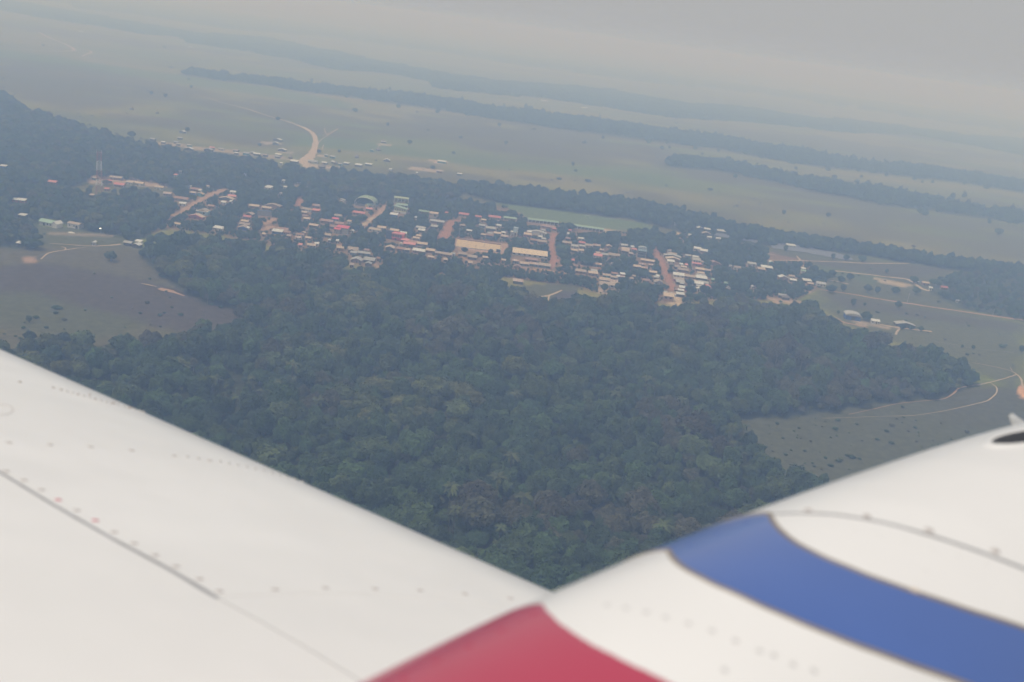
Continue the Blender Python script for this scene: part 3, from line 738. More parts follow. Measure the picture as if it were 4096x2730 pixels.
HOUSES = '''
d2|560|110|170|g|G|d|grey tin house up the block from the dark tower, pale specks at its ridge
d2|760|150|90|s|W|w|small white flat-roofed house beside the dark tower's upper storey
d2|800|205|130|g|K|g|faded pink roofed house touching the dark tower's side
d2|595|195|190|g|P|d|cream tin house with a ridged roof, below the grey tin house
d2|600|240|190|g|T|d|tan tin house hard against the cream ridged roof
d2|215|135|130|y|P|k|cream gable house half hidden by mango trees above the dark tower
d2|50|215|100|g|T|k|tan brown house behind the coral roofed house
d2|720|300|110|g|T|k|brownish tin house at the foot of the dark tower's left trees
d2|335|340|280|g|T|g|long tan tin house next to the coral roof's grey neighbour
d2|1110|465|330|g|P|k|long cream roof running from the dark tower's base to the red street
d2|985|550|150|g|X|d|rust-streaked tin house just below the dark tower
d2|865|600|190|g|P|d|cream tin house in the middle of the block below the dark tower
d2|1035|635|160|g|X|d|rust-streaked tin house joined to the cream house below the dark tower
d2|1180|565|110|g|X|k|streaked brown roof between a round tree and the red street
d2|1235|735|190|g|P|d|cream tin house beside the big round tree on the red street
d2|160|805|190|g|T|t|tan roofed house with a teal wall above the twin white houses
d2|330|855|160|s|T|g|tan shed-roofed house between teal wall and bright strip roof
d2|430|830|100|g|W|g|pale tin house next to the white strip roof
d2|525|845|120|g|T|b|tan tin house at the end of the teal walled row
d2|530|780|120|s|W|r|narrow brilliant white strip roof with a red edge behind it
d2|340|765|150|g|B|d|rusty brown tin house behind the bright strip roof
d2|790|825|80|g|T|d|small tan house beside the palms in mid block
d2|735|880|90|g|T|b|small tan house with a dark lean-to above the mango clump
d2|110|905|260|g|P|g|long cream tin roof directly behind the twin white houses
d2|330|945|190|g|X|g|pink-streaked cream roof behind the second twin white house
d2|1080|920|170|g|B|k|rusty tiled house among mangoes near the lower red street
d2|1370|960|220|y|T|g|tan gabled house facing the red street's lower bend
d2|1340|820|90|g|W|d|pale little house with a bright roof near the red street kerb
d2|1310|855|120|s|G|d|low grey lean-to by the bright little house near the red street
d2|1035|825|110|g|G|d|grey tin shed under trees in mid block
d2|1490|1195|160|g|G|w|grey tin house behind the unfinished brick house
d2|1885|1160|150|s|W|d|pale shed-roofed house behind the parked white cars
d2|1790|1140|100|g|B|k|rusty brown shed beside the pale shed-roofed house
d2|1870|1245|200|s|W|d|long white carport roof beside the parked cars
d2|1965|1095|250|g|W|r|long pale strip roof above the parked white cars
d2|1830|895|260|g|T|r|tan gabled house with a crimson front on the red street's right side
d2|1870|965|210|s|G|d|grey lean-to below the crimson front
d2|1905|1000|110|s|G|d|short grey lean-to below the crimson front's lean-to
d2|1835|800|270|s|W|w|large brilliant white flat roof on the right of the red street
d2|2100|835|260|g|T|k|long tan tin house joined to the large white flat roof
d2|1935|680|270|g|T|k|long tan tin house above the large white flat roof
d2|1950|620|150|s|P|d|small cream sloping roof on the tan long house above
d2|1790|605|130|g|T|d|tan roofed house left of the small cream sloping roof
d2|1700|430|350|y|P|k|wide cream gabled house at the upper red street
d2|1690|365|400|y|G|d|wide dark grey gabled house behind the cream gable on the upper red street
d2|1650|485|180|s|W|w|white lean-to in front of the wide cream gable
d2|1580|345|200|g|G|w|grey tin house at the top right of the red street
d2|1690|315|200|g|T|w|pale tin row roof under the big dark tree at the red street's top
d2|1620|235|90|g|T|w|tiny pale house under the big dark tree
d3|600|350|150|g|G|b|grey blue-walled house in the row right of the upper gables
d3|440|555|90|s|W|d|small white roof strip under trees right of the red street
d3|560|570|80|s|K|d|small pinkish roof strip beside the small white strip
d3|775|385|150|s|W|w|bright white top roof of the two-storey house
d3|965|505|140|g|T|w|tan roof between two-storey house and the wide brown roof
d3|1200|525|320|y|B|k|wide brown hipped house with a chimney at the village's right side
d3|880|665|230|g|P|k|pinkish cream roof below the coral awning house
d3|890|755|170|g|P|k|cream pink house beside the earth yard in the right block
d3|1040|690|180|g|X|u|streaked roof with blue laundry wall near the brick enclosure
d3|900|820|220|g|G|d|grey tin house behind the long diagonal white roof
d3|910|870|270|s|W|d|long brilliant white diagonal roof in the right block
d3|770|940|150|g|X|w|white and rust striped roof below the diagonal white roof
d3|960|980|250|g|G|g|grey tin house right of the striped roof
d3|840|1000|250|s|W|d|second brilliant white diagonal roof, below the striped one
d3|1050|1065|160|y|K|t|pink edged gable house with a teal front at the block's lower corner
d3|870|1060|170|g|G|d|grey tin house left of the teal gable front
d3|855|1120|140|y|W|w|white fronted house below the grey tin roof at the lower corner
d3|700|1075|110|g|G|d|small grey cluttered roof beside mango crown in the right block
d3|1745|625|170|g|T|w|pale tan house among trees right of the brown hipped house
d3|2075|535|210|g|G|w|grey white tin house by the sandy track
d3|1585|590|70|g|G|w|tiny grey house between dark trees near the sandy track
d3|820|190|180|s|W|w|white sheet roof on the grassy rise above the right block
d3|975|245|210|s|W|k|long bright white sloping roof on the grassy rise
d3|2105|1065|60|y|W|w|tiny white kiosk on the grass by the wire fence
d3|1480|990|100|s|N|t|turquoise roofed shelter beside the grass field track
d3|1185|910|100|s|N|t|turquoise tarp shelter hidden behind the big tree
d4|460|460|250|s|W|d|bluish white long tin roof beside the grass track
d4|350|495|170|s|P|d|pale cream roof in front of the bluish white long roof
d4|555|345|100|y|W|t|turquoise gabled hut alone on the green field
d4|805|665|200|y|W|k|white gabled brick house where the sandy lane ends
d4|980|640|130|g|T|w|pale tan roof beside the gabled brick house
d4|1010|720|150|g|W|d|bright roof fragment under trees right of the gabled brick house
d4|1305|735|190|s|W|d|dazzling white sloping roof near the tall round trees
d4|1370|795|130|g|P|k|cream pink small house under the dazzling white roof
d4|1600|800|200|s|G|w|pale grey long shed beside the utility pole
d4|785|1040|170|g|G|d|grey roofed shed on the bare slope under the village
d4|855|1085|170|s|D|d|dark lean-to in front of the grey shed on the bare slope
d4|1230|535|110|s|N|w|thin green roof strip by the four tall trees
d4|1230|485|90|s|W|w|tiny white roof at the crossing of sandy paths
d1|355|210|190|s|P|r|cream shed with a pink edge below the water tank
d1|580|160|440|y|G|w|large light grey gabled workshop in the middle block
d1|395|150|110|s|W|w|small white roof on the side of the grey workshop
d1|650|265|100|s|W|d|white strip roof in front of the grey workshop
d1|730|315|110|s|G|d|grey strip roof near the middle red street
d1|690|370|220|g|T|k|tan brown tin house on the middle red street, above the cream hall
d1|500|340|180|g|B|d|brown tin roof behind mango trees above the cream hall
d1|975|80|100|g|R|k|red roofed house at the top of the middle red street
d1|850|30|340|g|B|k|long brown red roof under the green school block
d1|720|110|100|g|G|w|grey wall house between school and workshop
d1|1330|115|100|s|R|w|small red and white kiosk near the dark clump by the school
d1|1300|195|60|s|W|w|little white stacked roof across the street from the workshop
d1|1290|300|110|g|B|d|rusty little hut across the street from the workshop
d1|1270|400|220|g|T|k|long tan tin house at the corner of the middle street block
d1|1450|480|170|s|G|w|clean light grey roof next to the corner tan house
d1|1440|575|150|g|P|d|cream pinkish house below the clean light grey roof
d1|1620|400|160|g|R|k|brick red roofed house in the middle street block
d1|1620|475|150|g|G|g|dull grey roof joined to the brick red house
d1|1780|460|180|g|T|g|tan tin roof right of the brick red house
d1|1960|465|180|g|X|d|rust-patched roof at the end of the brick red house's row
d1|1600|580|130|s|P|w|pale sheet roof behind dense mango crowns in the middle block
d1|1590|300|140|g|W|w|white rafters house under construction near the school yard
d1|1990|635|110|g|P|d|small cream house behind the coral roof
d1|1990|700|210|s|K|w|coral pink sloping roof in the middle street block
d1|2150|680|170|s|G|g|grey flat-roofed house joined to the coral roof
d1|1730|855|310|g|X|d|long pale rusty roof on the lower cross street
d1|1995|900|170|g|X|b|rusty roofed house with a blue front on the lower cross street
d1|1590|1055|260|g|T|k|tan tin house on the lowest street, near its end wall
d1|1870|1100|230|g|P|k|cream tin house on the lowest street
d1|1900|1050|150|s|G|d|thin grey roof just behind the cream house on the lowest street
d1|2240|470|110|y|P|w|pale gable roof among trees above the coral block
d1|2080|570|110|g|X|k|small streaked hut behind the coral block
d1|1410|810|70|s|R|d|small red lean-to under mangoes on the middle block's lower side
d1|2330|890|90|g|T|d|tan roof at the lower cross street's right end
d1|130|1290|250|s|X|d|lone grey tin barn at the edge of the burnt clearing
d1|80|815|160|g|X|b|rusty tin house with a blue front at the end of the lowest row
d1|275|880|220|g|P|b|cream tin house in the lowest row below the cream hall
d1|500|890|210|g|X|b|rust-blotched roof with blue shop front below the cream hall
d1|750|920|290|g|T|b|long tan blue-fronted shop roof at the red street corner
d1|440|785|290|g|B|k|brown roof with white posts behind the cream hall's lower side
d1|120|950|180|y|B|k|low brown hut in front of the lowest row
d5|1080|185|220|g|R|g|long red roofed house above the red dirt square
d5|715|150|70|g|R|g|small red house near the red dirt square's top
d5|1380|235|140|g|R|k|red roofed house between two round trees
d5|1720|245|260|g|R|g|long dull red roof next to the small green roof
d5|2040|265|280|g|N|g|dull green roof in line with the school blocks
d5|240|125|220|g|N|g|faded green roof left of the red dirt square
d5|450|165|190|g|P|w|cream roof house joined to the faded green roof
d5|1490|305|110|s|P|g|bright cream small house below the red roofed house
d5|1455|420|140|s|G|b|bluish grey sloping roof in mid block above the sand court
d5|1635|480|210|s|G|d|grey patchy strip roof above the sand court
d5|1810|420|110|s|W|w|pale tarp roof below a dark round tree
d5|1050|415|110|g|T|d|tan roof strip by the green street lamp
d5|1185|530|120|s|W|d|slanting white sheet roof in the trees above the sand court
d5|1490|610|110|g|P|d|cream brown roof over the sand court's upper wall
d5|1610|620|150|g|B|d|brown roof beside the cream brown one above the court
d5|1620|585|110|s|G|g|grey slab roof just above the brown one at the court
d5|1780|580|160|g|P|b|cream roofed house above the sand court with blue shade
d5|1925|650|160|s|X|d|red and white streaked roof at the sand court's upper corner
d5|1910|565|90|g|W|w|little white house behind the streaked roof
d5|140|940|270|g|W|k|long whitish roof in the lowest row left of the court
d5|375|935|200|g|P|k|pinkish cream roof in the lowest row left of the court
d5|390|1075|140|g|P|k|cream roof peeping from trees under the lowest row
d5|560|990|170|g|T|k|tan roof at the row's bend left of the court
d5|740|1020|190|g|T|k|tan long roof at the row left of the court
d5|850|1005|100|g|G|w|grey end roof with a white post left of the court
d5|1050|1010|200|g|T|d|tan tin house directly below the sand court's corner
d5|1255|1070|200|g|T|d|tan tin house second along below the sand court
d5|1540|1085|150|g|P|d|cream tin house below the court, tree at its side
d5|690|1125|90|g|P|d|small cream house sunk in trees below the row
d5|1905|1140|100|g|P|k|cream tin house at the corner below the cream hall
d5|1210|1195|100|s|P|k|low cream lean-to in the trees below the lowest row
d5|520|330|310|g|G|k|grey roofed house with brick front on the wide red street
d5|430|265|150|s|D|d|dark shed roof behind the brick front on the wide red street
d5|450|440|160|s|G|d|slanting grey roof strip by the wide red street
d5|180|465|210|g|G|b|grey roofed blue house with white eaves left of the wide red street
d5|190|520|150|s|W|d|white eave strip below the blue house
d5|80|680|150|g|P|k|cream roofed tall house near the red two-storey building
d5|130|635|110|s|P|k|pinkish cream upper roof behind the cream tall house
d5|210|800|220|g|P|k|cream pink roof just left of the tree by the wide red street
d5|70|250|50|s|W|w|tiny white block house left of the faded green roof
d6|535|420|160|g|T|g|tan tin house over the small red roof in the left block
d6|480|485|140|g|S|g|small scarlet roof over the long brown row
d6|300|530|270|g|B|k|long brown tin roof in the left block
d6|565|585|190|g|B|k|brown tin house with a white edge joined to the long brown roof
d6|770|540|90|s|P|w|small cream roof in the left block
d6|500|660|260|g|B|d|rusty roof just above the scarlet awnings
d6|830|735|80|y|W|w|white house front peeping behind trees in the left block
d6|1310|710|260|g|T|w|tan roof with a turned-up eave near the red two-storey building
d6|1450|670|190|g|P|k|cream roof just above the turned-up tan roof
d6|1720|730|200|g|P|r|pale roof right behind the red two-storey building
d6|1900|790|160|s|W|w|white diagonal roof strip at the side of the red two-storey building
d6|1935|935|170|s|K|k|coral roofed annex under the red two-storey building
d6|2030|1010|260|g|K|k|pink brick house with one square window below the coral annex
d6|2100|975|200|g|B|k|brown strip roof behind the pink brick house
d6|1620|1085|190|y|P|d|cream gabled roof low in the row below the red two-storey building
d6|1850|1110|190|g|B|k|brown hollow-fronted house next to the low cream gable
d6|1985|1130|110|g|P|d|small cream roof in the row below the pink brick house
d6|2235|1150|260|g|P|k|long whitish cream roof in the row below the pink brick house
d6|1850|1005|70|y|P|w|small cream chapel-like front below the coral annex
d6|1190|280|150|g|K|b|coral roofed blue house near the arched roof
d6|1700|400|170|s|W|u|white and blue sheet roof under the green roofed school office
d6|970|365|260|s|R|k|long dull red sloping roof near the arched roof
d6|850|1110|220|g|T|d|pale tan roof at the top of the left tin cluster
d6|840|1150|190|y|T|d|tan gabled roof in the left tin cluster
d6|860|1195|150|s|G|b|grey eave roof in the left tin cluster
d6|1080|1200|270|g|G|b|long grey tin roof in the left tin cluster
d6|920|1340|240|y|G|k|grey gabled house at the left cluster's lower side
d6|1185|1345|240|s|G|d|grey flat roof with a white tank standing on it
d6|1170|1415|130|y|G|d|small grey gable porch below the roof with the white tank
d6|1140|1140|120|g|B|k|rusty small roof right of the left tin cluster
d6|1390|1310|100|g|B|k|brown brick hut alone right of the white tank roof
d6|820|1445|90|s|T|k|low tan roof in trees below the left cluster
d6|575|1095|150|s|P|k|flat cream roof on the sandy yard left of the left cluster
d6|330|825|130|g|T|d|tan roof in trees under the scarlet awnings
d6|350|930|70|y|W|w|bright white gable front in trees of the left block
d6|520|945|50|s|W|w|tiny bright roof beside the white gable front
d8|1770|235|180|g|B|k|rusty strip roof behind the white oil tank
d8|1560|320|260|g|T|w|broad pale pink tiled roof in the centre left block
d8|1760|345|180|s|K|k|pink wall top roof beside the broad pale pink roof
d8|1500|390|140|g|P|k|cream porch roof under the broad pale pink roof
d8|1520|470|140|g|B|k|brown roof under the cream porch
d8|1550|535|160|g|P|g|cream flat roof in mid left block
d8|1715|690|220|g|P|d|tidy cream tin roof in the left block's middle
d8|985|785|280|g|B|d|long dull brown roof by the curved orange lane
d8|870|830|250|s|W|u|white framed roof with a brown wedge by the curved orange lane
d8|1090|855|160|s|B|k|rust brown lean-to right of the white framed roof
d8|1470|860|110|y|P|d|pale pointed roof scraps in the left block's lower side
d8|1400|905|190|g|B|w|brown roof with a white edge in the left block's lower side
d8|1355|970|150|g|X|w|pale streaked roof under the white edged brown roof
d8|1590|980|150|g|P|k|cream roof right of the pale streaked roof
d8|1140|930|110|g|T|k|tan little house between lean-to and streaked roof
d8|1660|1150|210|g|P|g|large cream roof at the forest edge of the left block
d8|1785|1110|110|g|W|w|bright white roof at the forest edge of the left block
d8|1400|1145|90|s|K|g|pink and grey lean-to at the forest edge
d8|2040|905|140|g|T|d|tan roof left of the grey house under the scarlet awning
d8|330|240|240|g|P|k|cream brown long roof near the blue edged wall
d8|620|285|230|g|P|k|pinkish cream roof joined to the cream brown long roof
d8|780|230|350|y|T|k|wide tan gable with white eaves in the far left block
d8|225|430|180|y|T|d|tan sloping gable in the column of small roofs
d8|170|490|190|g|R|k|red clay roof with a white eave in the column of small roofs
d8|110|595|180|g|P|d|cream roof in the column of small roofs, below the clay one
d8|110|665|260|g|T|d|tan broad roof in the column of small roofs
d8|80|745|260|y|T|u|cluttered tan gable at the foot of the column of small roofs
d8|180|755|80|s|W|w|small white roof beside the cluttered tan gable
d8|560|890|90|g|P|k|cream hut at the end of the curved orange lane
d7|400|585|310|g|B|g|long dark roof with a tan edge by the orange lane
d7|415|690|150|s|W|w|white shed under the long dark roof
d7|630|465|110|s|P|u|small cream roof with blue end by the orange lane
d7|785|490|160|y|P|t|cream gabled shop with a turquoise side by the orange lane
d7|690|390|230|g|B|k|rusty brown roof behind the cream gabled shop
d7|780|415|60|s|W|w|tiny bright box roof behind the cream gabled shop
d7|1340|585|310|y|P|d|cream gabled roof right of the sandy crossing
d7|1450|535|170|g|K|k|pinkish strip roof above the cream gabled roof
d7|1280|655|110|s|P|w|cream white wedge roof below the cream gabled roof
d7|1470|450|130|s|W|w|white broken roof line above the cream gabled roof
d7|2235|345|140|s|W|w|white flat roof in the upper trees
d7|1015|740|140|g|B|k|brown hut beside the round dark grove
d7|315|1115|150|g|P|w|cream white house buried in the trees of the lower left
d7|100|480|170|g|X|k|rusty pink roof at the lane's left end
d7|1160|1200|200|s|W|w|white frame house with dark openings at the grove's lower edge
d7|1230|1215|60|y|W|w|tall white side wall house next to the white frame house
d7|570|330|50|y|W|w|little white shrine in the upper left trees
d7|950|330|60|g|P|w|little pale roof in the upper left trees
d7|280|90|80|g|K|w|pink little house in the upper left wood
d7|365|15|70|s|W|w|tilted white roof in the upper left wood
d7|1735|75|80|s|W|w|bright white twin roof scrap in the upper wood
c1|600|500|100|g|K|k|brick pink roof left in the trees left of the mast
c1|35|320|80|s|W|u|white roofed blue house at the village's left edge
c1|215|705|150|s|W|r|white edged red house in the left trees
c1|1085|455|60|g|T|b|tan roof touching the mast's left leg
c1|1240|490|60|s|R|r|bright red stall right of the mast
c1|1320|450|140|g|T|k|tan wide roof behind the bright red stall
c1|1360|530|120|g|R|k|red clay roof in front of the bright red stall
c1|1480|505|90|s|P|w|cream wall roof right of the bright red stall
c1|1590|515|100|g|P|w|pale long roof second right of the bright red stall
c1|1815|560|110|g|P|w|white striped low house farther right of the mast
c1|1215|580|60|s|R|k|orange little roof at the mast's foot
c1|1045|650|50|s|P|d|cream scrap roof left of the mast's foot
c1|255|878|90|s|W|d|thin white roof above the green roofed white house
c1|215|1195|60|s|W|d|small grey white hut at the dark trees on the left field
c1|1070|1185|35|y|W|w|tiny white marker hut in the fenced paddock
c1|1460|1190|100|g|G|d|dark sided barn with a pale roof at the track's end
c1|1560|1215|90|y|W|d|pale gabled barn joined to the dark sided barn
c1|1580|1177|80|s|W|w|pale roof peeping over the two barns
c2|1345|708|75|s|W|w|white roof strip in the upper grove
c2|1490|775|45|y|G|w|narrow white two-window house on the upper lane
c2|1520|630|40|s|W|w|white little house by the parked pickup
c2|1545|700|45|g|W|w|bright roof below the white little house near the pickup
c2|920|865|30|s|W|w|tiny white lean-to above the pink tiled block
c2|840|875|60|g|W|w|bright pale roof by the long cream gable
c2|370|70|60|y|W|d|white gabled cabin highest on the savanna, lone tree beside it
c2|340|142|55|g|G|d|grey roofed cabin below the highest white cabin
c2|30|155|60|g|G|d|grey cabin at the row's left end by the wood
c2|150|190|50|g|W|d|pale cabin second from the row's left end
c2|298|190|55|g|G|d|grey cabin with a twin just below it on the savanna row
c2|322|212|50|g|G|d|lower grey twin cabin on the savanna row
c2|448|225|55|g|G|t|grey cabin with a turquoise wall on the savanna row
c2|440|265|95|y|W|d|white gabled cabin against the wood on the savanna row
c2|665|275|95|y|G|d|wide grey gabled cabin beside the curved sandy yard
c2|705|255|60|s|K|d|pinkish strip cabin behind the wide grey gable
c2|812|268|60|g|G|w|grey white cabin right of the curved sandy yard
c2|980|285|65|g|T|d|tan cabin, upper of a pair on the savanna row
c2|985|315|50|s|W|d|pale cabin, lower of a pair on the savanna row
c2|1095|318|75|s|G|t|teal grey sloping roof on the savanna row
c2|1170|308|45|g|G|d|grey cabin left of the longest savanna roof
c2|1220|325|85|g|W|d|longest pale roof on the savanna row
c2|1315|337|58|g|T|d|tan cabin right of the longest savanna roof
c2|1462|333|75|s|W|d|white sloping cabin left of the winding road, upper one
c2|1455|355|60|g|G|d|grey cabin just under the upper white sloping cabin
c2|1455|163|95|y|W|d|white gabled lodge highest left of the winding road
c2|1430|202|65|y|W|d|small white gabled lodge second left of the winding road
c2|1505|278|95|y|W|d|white gabled lodge third left of the winding road
c2|1645|410|90|s|W|d|white torn roof beside the winding road's mouth
c2|1495|430|35|s|W|w|tiny white roof in the wood left of the road's mouth
c2|1855|410|110|g|G|w|grey white long house right of the road's mouth
c2|1990|425|65|g|W|d|white edged cabin right of the long grey house
c2|2095|415|55|g|W|d|pale cabin behind the thatched hut
c2|2170|440|45|g|G|t|grey teal cabin right of the thatched hut
c2|2240|432|65|s|W|d|white tin cabin farther right of the thatched hut
c2|2010|340|45|s|G|t|teal cabin on the bare patch right of the winding road
c2|2080|355|60|g|G|t|long teal hut beside the teal cabin
B|225|1107|48|s|W|d|white cabin right along the savanna's village edge
B|293|1102|48|s|W|d|bright cabin next to the white cabin at the savanna's village edge
B|314|1008|28|y|W|t|white turquoise hut by the domed thatch on the savanna
B|416|1074|45|y|W|d|lone white gabled cabin on the open savanna
B|785|1084|60|s|W|t|white and turquoise cabin on its own orange clearing
B|770|1148|40|g|T|k|brown hut at the wood's upper edge
B|905|1167|34|s|W|d|white roof half inside the wood's upper edge
B|618|1160|16|s|W|w|tiny white roof at the wood's edge below the brown yard
B|440|1136|22|s|W|w|tiny pale roof at the wood's edge near the village cabins
B|392|950|32|s|W|d|pale flat roof behind the round thatch on the savanna
B|1475|678|50|s|W|w|solitary white farm roof far out by the long tree belt
B|1745|724|40|s|W|w|far white farm roofs beyond the long tree belt's end
A|1275|316|28|s|W|w|far white farm building in the upper plain
A|543|211|20|s|W|w|smallest far white farm roof on the upper left plain
c5|1425|172|70|y|W|d|white gabled shed by the tree belt above the fuel tanks
c5|1510|187|75|s|W|d|white slanted roof next to the gabled shed by the tree belt
c5|1675|208|110|s|W|d|long white roof at the tree belt by the solar panels
c5|1500|235|105|y|T|d|tan open-sided barn above the two fuel tanks
c5|1315|253|45|s|W|w|white cabin left of the open-sided barn
c5|1148|121|25|s|W|w|tiny white roof in the belt above the football field's end
c6|345|272|80|s|W|w|white roofed shed at the solar panels' upper edge
c6|1050|900|75|g|W|w|white walled shed beside the blue barn's tree
c6|1300|930|170|y|G|d|long grey open barn on the lower sandy track
c6|1402|574|24|s|W|w|bright tiny roof of the right farmstead
c6|1515|626|32|s|W|w|white roof lower in the right farmstead
c6|1625|622|60|g|R|k|red clay roof of the right farmstead by the wood
c6|1470|585|60|g|P|k|pale ruined roof in the right farmstead
c6|1740|730|30|s|W|w|tiny pale roof under the right wood's trees
C|2255|1068|60|g|B|d|brown thatched farm roof by the far right belt
'''
rs = np.random.RandomState(5)
for line in HOUSES.strip().split('\n'):
    tg, x, y, w, kd, rf, wl, lab = line.split('|')
    nm = next((k for k in ('barn', 'cabin', 'lodge', 'hut', 'shed', 'shelter', 'kiosk', 'stall', 'workshop', 'lean-to', 'shop') if re.search(r'\b%s\b' % k, lab)), 'house')  # houses take their name from any building word in the label, even a neighbour's
    nm = {'lodge': 'cabin', 'lean-to': 'shed', 'kiosk': 'stall', 'shop': 'house', 'workshop': 'house'}.get(nm, nm)
    house(tg, float(x), float(y), float(w), kd, rf, wl, lab, rs, name=nm, cat=nm)

# ------------------------------------------------------------------ buildings and furniture with a shape of their own
metal_mat = simple_mat('galvanised_metal', (0.45, 0.46, 0.47), 0.5, metallic=0.3)
white_metal = simple_mat('white_metal', (0.72, 0.72, 0.71), 0.5)
red_metal = simple_mat('red_metal', (0.34, 0.13, 0.11), 0.6)
concrete = simple_mat('concrete', (0.42, 0.40, 0.37), 0.9, 0.2, 0.5)
wood_mat = simple_mat('pole_wood', (0.24, 0.20, 0.16), 0.9)
sand_mat = simple_mat('court_sand', (0.62, 0.46, 0.28), 0.95, 0.2, 0.25, spec=0.1)
tank_blue = simple_mat('tank_blue', (0.42, 0.52, 0.62), 0.5, 0.1, 0.5)
solar_mat = simple_mat('solar_glass', (0.155, 0.165, 0.215), 0.4, spec=0.4)
green_wall = simple_mat('green_yellow_wall', (0.45, 0.45, 0.24), 0.85, 0.1, 0.5)
arch_green = simple_mat('arch_green', (0.27, 0.36, 0.22), 0.6, 0.1, 0.5)
arch_white = simple_mat('arch_white', (0.62, 0.63, 0.58), 0.6, 0.1, 0.5)
hall_mat = tin('hall_sheet', (0.78, 0.62, 0.42), (0.82, 0.69, 0.52), 0.5, 0.02)
rib_mat = simple_mat('hall_rib', (0.40, 0.31, 0.22), 0.8)
dark_glass = simple_mat('dark_blue_glass', (0.06, 0.08, 0.13), 0.3, spec=0.5)
tyre_mat = simple_mat('tyre_rubber', (0.03, 0.03, 0.03), 0.9)
car_white = simple_mat('car_white', (0.78, 0.78, 0.77), 0.35, coat=0.4)
car_glass = simple_mat('car_glass', (0.04, 0.05, 0.06), 0.15, spec=0.5)
lamp_glow, lg_nt, lg_b = new_mat('lamp_lit')
lg_b.inputs['Emission Color'].default_value = (1, 0.97, 0.85, 1)
lg_b.inputs['Emission Strength'].default_value = 6.0


def gpos(tag_, x, y):
    p = ground(tag_, x, y)
    return np.array([p[0], p[1], 0.0])


def cover(t, W, D, H, y0=None):
    M = Matrix.Translation(t.location) @ Matrix.Rotation(t.rotation_euler.z, 4, 'Z')
    guard([M @ Vector((sx * W / 2, sy * D / 2, z)) for sx in (-1, 1) for sy in (-1, 1) for z in (0.3, H)])


def windows(t, xs, y, z0, z1, w_, mat=None, name='window'):
    for x in xs:
        MB().box(x - w_ / 2, x + w_ / 2, y - 0.05, y + 0.05, z0, z1).build(name, mat or pane_mat, t)


# ---- sandy sports court with its kerbs, light masts and dark goal cage
cA, cB, cC, cD = [gpos('c4', *q) for q in ((372, 450), (868, 520), (865, 592), (345, 530))]
V = np.array([cA, cB, cC, cD]) + (0, 0, 0.05)
tag(link('sand_court', np_mesh('sand_court', V, [(0, 3, 2, 1)], sand_mat)), kind='structure')
t = thing('court_fence', 'low pale kerb wall and wire fence round the sandy sports court', 'fence', tuple((cA + cB + cC + cD) / 4))


def bar_between(name, p, q, hgt, thk, mat, parent, zb=0.0):
    p, q = Vector(p) - Vector(parent.location), Vector(q) - Vector(parent.location)
    d = (q - p)
    L_ = d.length
    a = math.atan2(d.y, d.x)
    o = MB().box(0, L_, -thk / 2, thk / 2, zb, zb + hgt).build(name, mat, parent, tuple(p), a)
    return o


def lerp3(a, b, k):
    return a * (1 - k) + b * k


bar_between('kerb_wall', lerp3(cD, cA, -0.06), lerp3(cC, cB, -0.06), 0.7, 0.5, simple_mat('kerb_pale', (0.48, 0.47, 0.43), 0.9, 0.2, 1.0), t)
bar_between('kerb_wall', cA + (0, 1.2, 0), cB + (0, 1.2, 0), 0.9, 0.4, WALLS['k'], t)
for k in np.linspace(0, 1, 19):
    p = lerp3(cD, cC, k) + (0, 0.5, 0) - np.array(t.location)
    MB().tube((p[0], p[1], 0), (p[0], p[1], 3.0), 0.05, n=6).build('post', metal_mat, t)
bar_between('rail', cD + (0, .5, 0), cC + (0, .5, 0), 0.06, 0.05, metal_mat, t, 2.95)
bar_between('rail', cD + (0, .5, 0), cC + (0, .5, 0), 0.06, 0.05, metal_mat, t, 1.5)
for k_, lab in ((0.24, 'tall light mast on the near side of the sandy court, towards its tree'), (0.62, 'tall light mast at the middle of the sandy court'), (0.985, 'tall light mast by the dark goal cage'), (0.02, 'tall light mast at the sandy court corner by the red street')):
    p = lerp3(cA, cB, k_) if k_ < 0.05 else lerp3(lerp3(cD, cC, k_), lerp3(cA, cB, k_), 0.35)
    lm = thing('light_mast', lab, 'light mast', tuple(p))
    MB().tube((0, 0, 0), (0, 0, 12), 0.17, 0.1).build('pole', metal_mat, lm)
    MB().box(-1.1, 1.1, -0.1, 0.1, 11.6, 11.9).box(-0.9, -0.3, -0.25, 0.1, 11.95, 12.4).box(0.3, 0.9, -0.25, 0.1, 11.95, 12.4).build('lamp_head', metal_mat, lm)
p = gpos('c4', 835, 600)
t = thing('goal_cage', 'dark boxy goal cage at the sandy court near the cream hall', 'goal', tuple(p), GRID_RZ)
g = MB()
for x in (-2.2, 2.2):
    for y in (-1, 1):
        g.tube((x, y, 0), (x, y, 3.4), 0.1, n=6)
g.box(-2.3, 2.3, -1.1, 1.1, 3.4, 3.55)
g.build('frame', metal_mat, t)
MB().box(-2.1, 2.1, 0.7, 0.9, 0.1, 3.38).box(-2.1, -1.95, -0.9, 0.68, 0.1, 3.38).box(1.95, 2.1, -0.9, 0.68, 0.1, 3.38).build('netting', simple_mat('dark_net', (0.06, 0.06, 0.07), 0.9), t)
cover(t, 4.6, 2.2, 3.5)
P4 = [cA + (0, 3, 1), cB + (0, 3, 1), cC + (0, -3, 0), cD + (0, -3, 0)]
guard([tuple(q) for q in P4])

